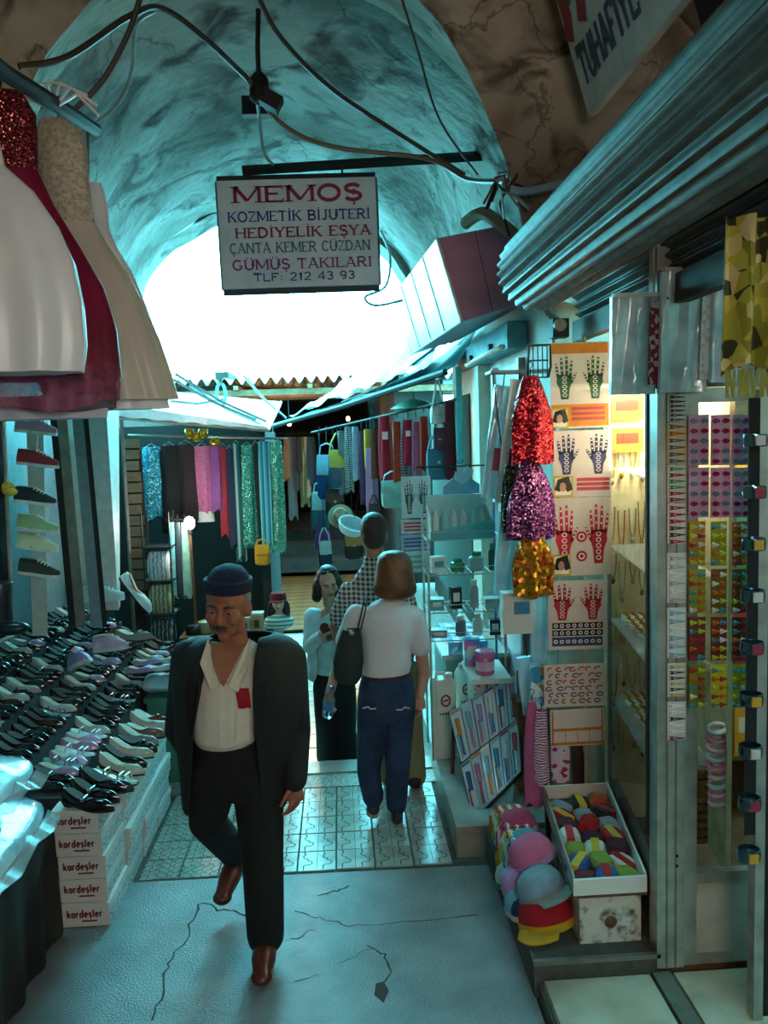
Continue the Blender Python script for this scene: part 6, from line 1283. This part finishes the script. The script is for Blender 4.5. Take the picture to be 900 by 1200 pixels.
# ================================================================ PEOPLE
def RM(yaw=0, pitch=0, roll=0): return (Matrix.Rotation(R(yaw), 3, 'Z') @ Matrix.Rotation(R(pitch), 3, 'X') @ Matrix.Rotation(R(roll), 3, 'Y'))
def head_shape(q, c, rm, s=1.0, fem=False):
    def e(p, r, nu=16, nv=12): q.ell(V(c)+rm @ (V(p)*s), [x*s for x in r], nu, nv, rot=rm)
    e((0, .012, .022), (.074, .092, .094), 20, 14); e((0, -.018, -.05), (.054 if not fem else .05, .066, .062)); e((0, -.064, -.096), (.021, .019, .017)); e((0, -.082, .032), (.046, .014, .013))
    for sx in (-1, 1): e((sx*.04, -.058, -.022), (.026, .03, .03)); e((sx*.077, .012, -.012), (.01, .022, .033)); e((sx*.012, -.099, -.034), (.009, .009, .008)); e((sx*.05, -.02, -.06), (.016, .03, .035))
    q.tube([V(c)+rm @ (V(p)*s) for p in ((0, -.084, .028), (0, -.098, .0), (0, -.11, -.026), (0, -.1, -.036))], [.009*s, .011*s, .014*s, .008*s], 10)
    e((0, -.086, -.058), (.026, .012, .012))
def face_parts(parent, c, rm, s=1.0, brow='#3a3330', lip='#7a3f38', iris='#2a1c14', beard=None):
    def pt(p): return V(c)+rm @ (V(p)*s)
    for sx in (-1, 1):
        e = MB().ell(pt((sx*.03, -.083, .006)), (.012*s, .0065*s, .0034*s), 10, 8, rot=rm).build('eye', M('eye white', '#8f857c', .2, var=0), parent)
        MB().ell(pt((sx*.03, -.0885, .0055)), (.0065*s, .003*s, .0034*s), 8, 6, rot=rm).build('iris', col(iris, .2), e)
        MB().tube([pt((sx*.013, -.094, .028)), pt((sx*.03, -.095, .034)), pt((sx*.05, -.083, .027))], [.004*s, .0055*s, .003*s], 6).build('eyebrow', col(brow, .9), parent)
    MB().tube([pt((-.024, -.093, -.06)), pt((0, -.1, -.057)), pt((.024, -.093, -.06))], [.003*s, .0065*s, .003*s], 6).build('mouth', col(lip, .5), parent)
    if beard: MB().tube([pt((-.027, -.094, -.049)), pt((0, -.104, -.045)), pt((.027, -.094, -.049))], [.004*s, .008*s, .004*s], 6).build('moustache', col(beard, .9), parent)
def hand_shape(q, wrist, d, side, nrm, curl=.5, s=1.0):
    """palm and five fingers: d = along the hand, side = towards the thumb, nrm = palm side"""
    d, side, nrm = V(d).normalized(), V(side).normalized(), V(nrm).normalized(); w = V(wrist)
    q.tube([w, w+d*.03*s, w+d*.065*s, w+d*.09*s], [(.026*s, .02*s), (.036*s, .017*s), (.041*s, .016*s), (.036*s, .013*s)], 10) if abs(side.x) > .7 or True else None
    for k, (o, L) in enumerate(((.03, .07), (.011, .078), (-.009, .073), (-.028, .056))):
        p = w+d*.085*s+side*o*s; a = 0; P = [p]
        for j, f in enumerate((.42, .33, .25)):
            a += curl*(.5+.35*j); p = p+(d*cos(a)+nrm*sin(a))*L*f*s; P.append(p)
        q.tube(P, [.0095*s, .009*s, .0085*s, .007*s], 8)
    p = w+d*.03*s+side*.026*s; q.tube([p, p+(d*.6+side*.7+nrm*.2).normalized()*.03*s, p+(d*1.0+side*.65+nrm*.4).normalized()*.058*s, p+(d*1.2+side*.4+nrm*.6).normalized()*.08*s], [.014*s, .012*s, .01*s, .008*s], 8)
def limb(q, pts, rr, n=14):
    """smooth tapering limb through the joints"""
    P = [V(p) for p in pts]; out, ro = [], []
    for i in range(len(P)-1):
        for k in range(4):
            t = k/4; out.append(P[i].lerp(P[i+1], t)); ro.append(rr[i]+(rr[i+1]-rr[i])*t)
    out.append(P[-1]); ro.append(rr[-1]); q.tube(out, ro, n)
    for p, r in zip(P, rr): q.ell(p, (r, r, r), 12, 8)
def torso(q, pts, rads, n=24):
    rs = []
    P = [V(p) for p in pts]
    for p, (a, b) in zip(P, rads): rs.append([p+V((a*cos(t), b*sin(t), 0)) for t in [2*pi*j/n for j in range(n)]])
    q.rings(rs)
def foot_shape(q, ankle, toe, r=.036):
    a, t = V(ankle), V(toe); d = t-a; q.tube([a+V((0, 0, .02)), a+V((-d.x*.25, -d.y*.25, -.03)), a+d*.45+V((0, 0, .01)), t+V((0, 0, .0))], [r, r*.95, r*1.05, r*.7], 12); q.ell(t, (r*.95, r*.95, r*.6), 12, 8); q.ell(a+V((-d.x*.2, -d.y*.2, -.04)), (r, r, r*.8), 12, 8)
def shoe_cover(name, parent, ankle, toe, mat, solem, r=.046, flat=True):
    a, t = V(ankle), V(toe); d = t-a; L = d.length; q = MB()
    heel = a-d*.32+V((0, 0, -.045)); 
    q.tube([heel+V((0, 0, .02)), a+d*.1+V((0, 0, -.01)), a+d*.6, t+V((0, 0, .002))+d*.12], [r*.95, r*1.08, r*1.12, r*.72], 14); q.ell(t+d*.08, (r*1.0, r*1.0, r*.68), 14, 8); q.ell(heel+V((0, 0, .012)), (r*.95, r*.95, r*.9), 12, 8); q.ell(a+V((0, 0, .01)), (r, r, r*.9), 12, 8)
    o = solid(name, q, mat, parent, .008, 4)
    return o
sk_old = M('weathered skin', '#9c5f45', .55, var=.18, scale=30); sk_f = M('fair skin', '#c08f78', .5, var=.1, scale=25); sk_m = M('tanned skin', '#a87258', .5, var=.12, scale=25)
# ---------------------------------------------------------------- old man walking towards the camera
YM = 3.42; B = V((-.42, YM, 0))
om = thing('person', 'older man in a dark suit, open white shirt and navy knit cap walking forward', 'person', B)
def j(px, py, Y=YM): return at(px, py, Y)-B
hc = j(267, 710, 3.36); hrm = RM(-10, 9, 4)
SHL, SHR = j(222, 768), j(338, 770)
elL, haL = j(210, 855, 3.52), j(232, 893, 3.7)
elR, haR = j(347, 856, 3.46), j(345, 914, 3.36)
hipL, hipR = j(252, 905), j(300, 905)
knR, anR = j(308, 1012, 3.36), V((.035, -.06, .1)); toR = V((.03, -.195, .045))
knL, anL = j(243, 962, 3.5), j(278, 1003, 3.86); toL = j(262, 1048, 3.72)
q = MB(); head_shape(q, hc, hrm, 1.1)
limb(q, [j(281, 788, 3.47), hc+V((.005, .03, -.07))], [.06, .056])
torso(q, [j(276, 915), j(276, 870), j(277, 820), j(280, 785), j(281, 768)], [(.15, .1), (.14, .1), (.165, .11), (.15, .09), (.07, .06)])
limb(q, [SHL, elL, haL], [.05, .04, .03]); limb(q, [SHR, elR, haR], [.05, .04, .03])
hand_shape(q, haR, (0, -.1, -1), (-.6, -.8, 0), (-1, .3, 0), .55); hand_shape(q, haL, (.8, .1, .25), (0, -.3, 1), (0, 1, 0), .6)
limb(q, [hipL, knL, anL], [.08, .055, .04]); limb(q, [hipR, knR, anR], [.08, .055, .04]); foot_shape(q, anL, toL); foot_shape(q, anR, toR)
solid('body', q, sk_old, om, .0075, 3); face_parts(om, hc, hrm, 1.1, '#4a423c', '#6d3a30', beard='#3a302a')
m_suit = M('charcoal suit cloth', '#151716', .8, var=.12, scale=60, bump=.15, bscale=200); m_trou = M('black trouser cloth', '#131312', .85, var=.15, scale=30, bump=.1)
m_shirt = M('off white shirt cotton', '#d2c9b8', .75, var=.08, scale=14, bump=.25, bscale=18)
q = MB(); torso(q, [j(268, 872, 3.4), j(268, 862, 3.4), j(268, 830, 3.4), j(270, 795, 3.4), j(273, 768, 3.42), j(278, 752, 3.45)], [(.125, .1), (.145, .13), (.16, .135), (.165, .13), (.14, .1), (.07, .062)])
sh_ = solid('shirt', q, m_shirt, om, .009, 4)
def fz(px, py, dy): return j(px, py, 3.4)+V((0, -dy, 0))
q = MB(); q.slab(lambda u, v: fz(262+12*u, 790+72*v, .128+.012*sin(pi*v*.8)), 3, 10, (0, .008, 0)); q.build('placket', m_shirt, sh_)
for k in range(3): MB().lathe([(.006, 0), (.006, .003)], 10, fz(268, 806+20*k, .142), rot=Matrix.Rotation(R(90), 3, 'X')).build('button', white, sh_)
for sx, P in ((-1, ((246, 744, .04), (263, 790, .138), (254, 797, .14), (240, 768, .11))), (1, ((294, 744, .04), (273, 791, .138), (284, 798, .14), (299, 768, .11)))):
    MB().prism([fz(*p) for p in P], (0, -.012, 0)).build('collar', m_shirt, sh_, False)
MB().slab(lambda u, v: fz(281+15*u, 818+36*v, .118+.012*(1-u)), 3, 3, (0, -.006, 0)).build('pocket', m_shirt, sh_)
MB().slab(lambda u, v: fz(281+14*u+3*v, 796+22*v, .13-.012*u+.004*sin(u*9+v*5)), 5, 5, (0, -.008, 0)).build('red_cloth_strip', col('#a30f1e', .8), sh_)
# V shaped bare chest at the open collar
MB().slab(lambda u, v: fz(268+(u-.5)*44*(1-v), 750+42*v, .03+.115*min(1, v*1.9)+.004), 4, 4, (0, -.004, 0)).build('bare_chest', sk_old, om)
q = MB(); torso(q, [j(271, 856), j(272, 880), j(273, 908), j(274, 930)], [(.148, .128), (.158, .13), (.165, .13), (.15, .11)])
limb(q, [hipL+V((-.005, 0, 0)), knL, anL+(knL-anL)*.14], [.112, .082, .07]); limb(q, [hipR+V((.005, 0, .0)), knR, anR+V((0, .01, .02))], [.112, .088, .08])
tr_ = solid('trousers', q, m_trou, om, .01, 5)
q = MB(); torso(q, [j(271, 856), j(271, 863)], [(.153, .133), (.154, .134)]); q.build('belt', m_black, tr_)
m_bshoe = M('brown leather shoe', '#5c2416', .35, var=.25, coat=.2)
shoe_cover('shoe', om, anL, toL, m_bshoe, m_sole); shoe_cover('shoe', om, anR, toR, m_bshoe, m_sole)
# open jacket: one sheet round the back with two front edges
rows = [(744, 248, 318, 252, 304, .55), (752, 218, 344, 244, 304, .62), (765, 204, 357, 240, 302, .6), (800, 202, 358, 237, 300, .6), (835, 204, 354, 234, 302, .58), (862, 206, 350, 231, 304, .58), (890, 210, 345, 229, 306, .58), (920, 213, 340, 226, 308, .58), (947, 214, 336, 224, 310, .58)]
rs = []; nn = 40
for py, a, b, ol, orr, dp in rows:
    c = j((a+b)/2, py); w = (b-a)/2*YM/FPX; fx = lambda p: max(-1, min(1, ((p-(a+b)/2)*YM/FPX)/w))
    t0, t1 = -math.acos(fx(orr)), -math.acos(fx(ol)) ; t0 = t0; t1 = t1-0
    # from the right front edge round the back to the left front edge
    s0, s1 = t0, 2*pi+t1
    rs.append([c+V((w*cos(s0+(s1-s0)*k/nn), w*dp*sin(s0+(s1-s0)*k/nn), 0)) for k in range(nn+1)])
q = MB(); q.rings(rs, 0, False, False); jk = q.build('jacket', m_suit, om); sm = jk.modifiers.new('thickness', 'SOLIDIFY'); sm.thickness = .014; sm.offset = 0
ss_ = jk.modifiers.new('soft', 'SUBSURF'); ss_.levels = 1; ss_.render_levels = 1
q = MB(); limb(q, [SHL+V((-.005, 0, -.005)), elL, haL+(elL-haL)*.1], [.072, .064, .055]); limb(q, [SHR+V((.005, 0, -.005)), elR, haR+V((0, 0, .005))], [.072, .064, .056]); q.ell(j(234, 757, 3.45), (.085, .08, .04), 14, 10); q.ell(j(324, 758, 3.45), (.085, .08, .04), 14, 10)
solid('sleeves', q, m_suit, jk, .011, 5)
for P in (((250, 746), (240, 800), (233, 852), (226, 800), (236, 752)), ((304, 746), (303, 800), (303, 852), (318, 800), (312, 752))):
    MB().prism([j(px, py, 3.42)+V((0, -.17+.1*(1 if py < 760 else 0)-.0, 0)) for px, py in P], (0, -.008, 0)).build('lapel', m_suit, jk, False)
m_knit = M('navy ribbed knit', '#16213f', .9, bump=.6, bscale=130); 
q = MB(); r3 = hrm
def hp(p): return hc+r3 @ V(p)
q.rings([[hp((.086*k*cos(t), .014+.104*k*sin(t), z)) for t in [2*pi*i/28 for i in range(28)]] for k, z in ((1.0, .075), (1.0, .1), (.93, .125), (.72, .15), (.4, .164), (.02, .168))]); cpk = q.build('knit_cap', m_knit, om)
q = MB(); q.rings([[hp((.093*k*cos(t), .014+.112*k*sin(t), z-.012*sin(t))) for t in [2*pi*i/28 for i in range(28)]] for k, z in ((.95, .062), (1.02, .065), (1.03, .112), (.97, .116))]); q.build('rolled_brim', M('navy ribbed brim', '#141d36', .9, bump=.6, bscale=130), cpk)
q = MB()
for sx in (-1, 1): q.ell(hp((sx*.078, .015, .035)), (.012, .038, .042), 10, 8, rot=r3)
q.ell(hp((0, .08, .005)), (.068, .035, .06), 12, 8, rot=r3); solid('grey_hair', q, col('#8a8178', .9), om, .006, 2)
# ---------------------------------------------------------------- woman in white T-shirt, seen from behind
YW = 4.6; B = V((.18, YW, -.05)); wm = thing('person', 'woman in a white T-shirt and jeans seen from behind with a shoulder bag', 'person', B)
def j(px, py, Y=YW): return at(px, py, Y)-B
hc = j(462, 674, 4.62); hrm = RM(180-12, -6, 0)
SL, SR = j(414, 722), j(489, 724); eL, hL = j(398, 775, 4.66), j(386, 812, 4.56); eR, hR = j(497, 790, 4.64), j(492, 815, 4.6)
hpL, hpR = j(438, 822), j(468, 822); kL, aL = j(432, 905, 4.6), j(420, 958, 4.62); kR, aR = j(466, 905, 4.55), V((.075, .02, .085))
aL = V((-.06, -.02, .15)); tL = aL+V((-.005, .1, -.085)); tR = aR+V((.01, .15, -.05))
q = MB(); head_shape(q, hc, hrm, .95, True); limb(q, [j(458, 708), hc+V((0, -.01, -.06))], [.047, .046])
torso(q, [j(453, 830), j(453, 800), j(453, 775), j(454, 740), j(455, 718), j(457, 704)], [(.16, .12), (.14, .1), (.125, .09), (.15, .1), (.15, .085), (.06, .055)])
limb(q, [SL, eL, hL], [.043, .035, .026]); limb(q, [SR, eR, hR], [.043, .036, .026])
hand_shape(q, hL, (-.1, -.1, -1), (0, .5, 0), (1, 0, 0), 1.0, .9); hand_shape(q, hR, (.0, .05, -1), (-.3, .9, 0), (-1, 0, 0), .5, .9)
limb(q, [hpL, kL, aL], [.085, .05, .036]); limb(q, [hpR, kR, aR], [.085, .05, .036]); foot_shape(q, aL, tL, .03); foot_shape(q, aR, tR, .03)
solid('body', q, sk_f, wm, .0075, 3); face_parts(wm, hc, hrm, .95, '#4a2f20')
m_tee = M('white cotton jersey', '#d8cfcf', .8, var=.05, bump=.2, bscale=14)
q = MB(); torso(q, [j(452, 789), j(453, 778), j(453, 760), j(454, 738), j(455, 722), j(457, 708), j(458, 702)], [(.138, .116), (.14, .118), (.138, .115), (.16, .118), (.165, .11), (.115, .085), (.068, .065)])
limb(q, [SL+V((.02, 0, 0)), SL.lerp(eL, .55)], [.068, .062]); limb(q, [SR+V((-.02, 0, 0)), SR.lerp(eR, .5)], [.068, .062]); tee = solid('t_shirt', q, m_tee, wm, .009, 4)
m_jean = M('blue denim', '#1c2945', .8, var=0, col2='#2c3c5a', scale=9, bump=.3, bscale=220)
q = MB(); torso(q, [j(453, 786), j(453, 805), j(453, 828), j(453, 842)], [(.135, .11), (.158, .125), (.165, .13), (.15, .11)]); limb(q, [hpL, kL, aL+V((0, 0, .05))], [.096, .068, .06]); limb(q, [hpR, kR, aR+V((0, 0, .05))], [.096, .068, .06]); jn = solid('jeans', q, m_jean, wm, .009, 4)
q = MB(); torso(q, [j(453, 787), j(453, 792)], [(.139, .114), (.141, .116)]); q.build('belt', col('#3a2a22', .5), jn)
for sx, cxp in ((-1, 424), (1, 478)):
    q = MB(); q.ribbon([(0, 0), (-sx*.03, .008), (-sx*.045, -.006), (-sx*.075, -.004)], .008, j(cxp, 821, 4.6)+V((0, -.135, 0)), X, Z); q.build('pocket_stitching', col('#c4c2b8'), jn, False)
shoe_cover('shoe', wm, aL, tL, col('#3a2a20', .5), m_sole, .036); shoe_cover('shoe', wm, aR, tR, col('#2a221e', .5), m_sole, .036)
m_bob = M('reddish brown hair', '#7d4a20', .4, var=0, col2='#4f2d14', scale=14, bump=.5, bscale=90)
q = MB(); q.rings([[hc+V((r_*cos(t)*(1+.02*sin(7*t+z*40)), -.022+r_*.92*sin(t), z)) for t in [2*pi*i/36 for i in range(36)]] for r_, z in ((.02, .142), (.06, .134), (.088, .11), (.1, .07), (.106, .02), (.116, -.03), (.122, -.065), (.118, -.095), (.098, -.115), (.06, -.12))]); q.build('bob_hair', m_bob, wm)
# her bag
sbg = thing('shoulder_bag', 'dark grey green shoulder bag hanging at the woman\'s side', 'bag', j(408, 800, 4.52)+B); o = sbg.location
m_bag = M('dark grey green canvas', '#232b2a', .7, bump=.3, bscale=40)
rs = []
for k, (z, w, dx) in enumerate(((-.005, .05, 0), (.03, .075, 0), (.12, .085, .005), (.22, .07, .015), (.3, .05, .03))): rs.append([V((dx+w*cos(t), w*.6*sin(t), z)) for t in [2*pi*i/20 for i in range(20)]])
MB().rings(rs).build('body', m_bag, sbg)
for dx in (0, .022): MB().tube([V((.015+dx*.5, -.02, .29)), j(419+dx*180, 738, 4.47)+B-o, j(425+dx*180, 712, 4.46)+B-o, j(426+dx*180, 699, 4.55)+B-o, j(426+dx*180, 705, 4.68)+B-o, V((.02+dx*.5, .03, .29))], [(.009, .004)]*6, 6).build('strap', m_bag, sbg)
MB().ell(V((.03, -.03, .29)), (.016, .012, .016), 10, 8).build('ring', m_alu, sbg)
# her bottle
bt = thing('water_bottle', 'clear plastic water bottle held low in the woman\'s hand', 'bottle', j(383, 840, 4.53)+B, (R(6), R(12), 0))
m_bot = plain('clear bottle plastic', '#a9d0e0', .05, trans=.9, ior=1.2)
MB().lathe([(.026, 0), (.03, .01), (.03, .1), (.024, .13), (.012, .15), (.012, .165)], 16).build('bottle', m_bot, bt); MB().lathe([(.0305, .045), (.0305, .085)], 16).build('label', col('#4a7fb5', .3), bt); MB().lathe([(.014, .163), (.014, .18), (.01, .183)], 14).build('cap', gloss('#3a6ab0'), bt)
# ---------------------------------------------------------------- man in checked shirt behind her
YC = 5.12; B = V((.27, YC, -.05)); cmn = thing('person', 'short haired man in a brown checked shirt and khaki trousers seen from behind', 'person', B)
def j(px, py, Y=YC): return at(px, py, Y)-B
hc = j(438, 625); hrm = RM(180+8, -4, 0)
SL, SR = j(409, 694), j(472, 694); eL, hL = j(393, 735, 5.2), j(404, 775, 5.33); eR, hR = j(486, 740, 5.2), j(478, 780, 5.32)
hpL, hpR = j(448, 790), j(476, 790); kL, aL = j(446, 862), V((-.02, .02, .09)); kR, aR = j(482, 862), V((.135, -.02, .09))
q = MB(); head_shape(q, hc, hrm, 1.0); limb(q, [j(440, 664), hc+V((0, -.01, -.07))], [.06, .056])
torso(q, [j(456, 800), j(452, 760), j(447, 715), j(443, 685), j(441, 662)], [(.15, .1), (.14, .1), (.17, .11), (.17, .09), (.07, .06)])
limb(q, [SL, eL, hL], [.048, .038, .029]); limb(q, [SR, eR, hR], [.048, .038, .029]); hand_shape(q, hL, (.1, .7, .1), (0, 0, 1), (1, 0, 0), .6); hand_shape(q, hR, (-.1, .7, .1), (0, 0, 1), (-1, 0, 0), .6)
limb(q, [hpL, kL, aL], [.085, .055, .04]); limb(q, [hpR, kR, aR], [.085, .055, .04]); tL, tR = aL+V((0, .17, -.05)), aR+V((.02, .17, -.05)); foot_shape(q, aL, tL); foot_shape(q, aR, tR)
solid('body', q, sk_m, cmn, .0085, 3); face_parts(cmn, hc, hrm, 1.0)
def check(name, base, dark, sc):
    m = M(name, base, .8, var=0); nt = m.node_tree; b = nt.nodes['Principled BSDF']; tc = nt.nodes.new('ShaderNodeTexCoord'); sx = nt.nodes.new('ShaderNodeSeparateXYZ'); nt.links.new(tc.outputs['Object'], sx.inputs[0]); outs = []
    for ax in 'XZ':
        mu = nt.nodes.new('ShaderNodeMath'); mu.operation = 'MULTIPLY'; mu.inputs[1].default_value = sc; nt.links.new(sx.outputs[ax], mu.inputs[0]); fr = nt.nodes.new('ShaderNodeMath'); fr.operation = 'FRACT'; nt.links.new(mu.outputs[0], fr.inputs[0])
        gt_ = nt.nodes.new('ShaderNodeMath'); gt_.operation = 'GREATER_THAN'; gt_.inputs[1].default_value = .5; nt.links.new(fr.outputs[0], gt_.inputs[0]); outs.append(gt_)
    ad = nt.nodes.new('ShaderNodeMath'); ad.operation = 'ADD'; nt.links.new(outs[0].outputs[0], ad.inputs[0]); nt.links.new(outs[1].outputs[0], ad.inputs[1]); hf = nt.nodes.new('ShaderNodeMath'); hf.operation = 'MULTIPLY'; hf.inputs[1].default_value = .5; nt.links.new(ad.outputs[0], hf.inputs[0])
    mx = nt.nodes.new('ShaderNodeMix'); mx.data_type = 'RGBA'; nt.links.new(hf.outputs[0], mx.inputs[0]); mx.inputs[6].default_value = (*C(base), 1); mx.inputs[7].default_value = (*C(dark), 1); nt.links.new(mx.outputs[2], b.inputs['Base Color']); return m
m_chk = check('brown check cotton', '#cfc0b4', '#2c2024', 34)
q = MB(); torso(q, [j(455, 798), j(453, 770), j(449, 730), j(445, 698), j(443, 676), j(441, 658)], [(.17, .13), (.165, .13), (.18, .135), (.185, .12), (.15, .1), (.075, .07)]); limb(q, [SL, SL.lerp(eL, .7)], [.066, .066]); limb(q, [SR, SR.lerp(eR, .7)], [.066, .066]); sh2 = solid('checked_shirt', q, m_chk, cmn, .01, 4)
q = MB(); torso(q, [j(441, 664), j(440, 652)], [(.085, .078), (.07, .066)]); q.build('collar', m_chk, sh2)
q = MB(); torso(q, [j(456, 788), j(458, 808), j(460, 825)], [(.16, .125), (.165, .13), (.15, .11)]); limb(q, [hpL, kL, aL+V((0, 0, .0))], [.1, .078, .072]); limb(q, [hpR, kR, aR+V((0, 0, 0))], [.1, .078, .072]); solid('trousers', q, M('khaki cotton', '#8a7a56', .8, var=.15, scale=9), cmn, .01, 4)
shoe_cover('shoe', cmn, aL, tL, col('#2a1d16', .5), m_sole); shoe_cover('shoe', cmn, aR, tR, col('#2a1d16', .5), m_sole)
q = MB(); q.ell(hc+V((0, -.018, .035)), (.087, .1, .1), 20, 14); q.ell(hc+V((0, -.055, -.025)), (.074, .055, .068), 16, 12); solid('short_hair', q, M('short brown hair', '#33241b', .5, bump=.6, bscale=120), cmn, .008, 3)
# ---------------------------------------------------------------- woman facing the camera, looking at what she holds
YF = 6.2; B = V((-.1, YF, -.322)); wf_ = thing('person', 'dark haired woman in a pale cardigan facing forward and looking down at her hands', 'person', B)
def j(px, py, Y=YF): return at(px, py, Y)-B
hc = j(384, 683, 6.15); hrm = RM(14, 18, -6)
SL, SR = j(366, 722), j(408, 722); eL, hL = j(363, 758, 6.1), j(378, 742, 5.98); eR, hR = j(412, 762, 6.1), j(396, 748, 5.98)
hpL, hpR = j(382, 808), j(402, 808); kL, aL = j(384, 858), V((-.06, .0, .085)); kR, aR = j(404, 858), V((.08, .0, .085)); tL, tR = aL+V((-.02, -.15, -.05)), aR+V((.02, -.15, -.05))
q = MB(); head_shape(q, hc, hrm, .95, True); limb(q, [j(386, 712), hc+V((0, .02, -.06))], [.046, .045])
torso(q, [j(391, 808), j(389, 780), j(387, 752), j(387, 728), j(386, 712)], [(.15, .11), (.12, .09), (.135, .1), (.135, .08), (.06, .055)]); limb(q, [SL, eL, hL], [.042, .034, .025]); limb(q, [SR, eR, hR], [.042, .034, .025])
hand_shape(q, hL, (.75, -.3, .1), (0, 0, 1), (0, -1, 0), .5, .9); hand_shape(q, hR, (-.75, -.3, .1), (0, 0, 1), (0, -1, 0), .5, .9)
limb(q, [hpL, kL, aL], [.085, .05, .036]); limb(q, [hpR, kR, aR], [.085, .05, .036]); foot_shape(q, aL, tL, .032); foot_shape(q, aR, tR, .032); solid('body', q, sk_f, wf_, .0085, 3); face_parts(wf_, hc, hrm, .95, '#2a1a14', '#8a4040')
q = MB(); torso(q, [j(390, 790), j(389, 770), j(387, 748), j(387, 730), j(386, 716)], [(.135, .112), (.13, .112), (.143, .118), (.13, .1), (.06, .06)]); solid('pale_top', q, col('#c4cfd0', .8), wf_, .01, 4)
m_card = M('pale cardigan knit', '#b5cdd0', .85, bump=.4, bscale=120)
q = MB()
for sx, xs_ in ((-1, (371, 368)), (1, (404, 408))): limb(q, [j(xs_[0], 722), j(xs_[0], 752), j(xs_[1], 790)], [.062, .066, .06])
limb(q, [SL, eL, eL.lerp(hL, .75)], [.066, .054, .042]); limb(q, [SR, eR, eR.lerp(hR, .75)], [.066, .054, .042]); torso(q, [j(389, 792, 6.27), j(388, 750, 6.27), j(387, 718, 6.25)], [(.145, .08), (.15, .085), (.12, .06)]); solid('cardigan', q, m_card, wf_, .01, 4)
q = MB(); torso(q, [j(390, 786), j(391, 806), j(392, 822)], [(.137, .112), (.16, .125), (.15, .12)]); limb(q, [hpL, kL, aL], [.1, .09, .1]); limb(q, [hpR, kR, aR], [.1, .09, .1]); solid('black_trousers', q, col('#0c0d0f', .8), wf_, .01, 4)
shoe_cover('shoe', wf_, aL, tL, col('#151515', .4), m_sole, .038); shoe_cover('shoe', wf_, aR, tR, col('#151515', .4), m_sole, .038)
q = MB(); q.ell(hc+V((0, .025, .035)), (.09, .092, .1), 20, 14); q.ell(hc+V((-.078, .01, -.05)), (.04, .055, .1), 12, 10); q.ell(hc+V((-.09, .02, -.1)), (.035, .045, .05), 12, 10); q.ell(hc+V((.08, .02, -.05)), (.04, .055, .1), 12, 10); q.ell(hc+V((0, .075, -.05)), (.07, .04, .09), 12, 10); solid('dark_hair', q, M('dark wavy hair', '#15100f', .35, bump=.6, bscale=60), wf_, .009, 3)
sgl = MB()
for sx in (-1, 1): sgl.ell(hc+hrm @ V((sx*.034, -.055, .118)), (.026, .01, .016), 12, 8, rot=hrm)
sgl.tube([hc+hrm @ V((-.085, .0, .09)), hc+hrm @ V((-.055, -.058, .118)), hc+hrm @ V((.055, -.058, .118)), hc+hrm @ V((.085, .0, .09))], .004, 6); sgl.build('sunglasses', plain('dark lens', '#0c0f12', .08), wf_)
hg = thing('carved_comb', 'brown carved comb held by the woman facing forward', 'comb', j(386, 744, 5.93)+B, (R(-20), R(-35), 0)); MB().slab(lambda u, v: V(((u-.5)*.07, 0, .02+.08*v*(1-.3*(2*u-1)**2))), 8, 4, (0, .008, 0)).build('back', M('brown horn', '#5a2a14', .35, var=.3), hg)
for k in range(7): MB().tube([(-.03+.01*k, .004, .022), (-.03+.01*k, .004, -.04)], .003, 5).build('tooth', M('brown horn', '#5a2a14', .35), hg)
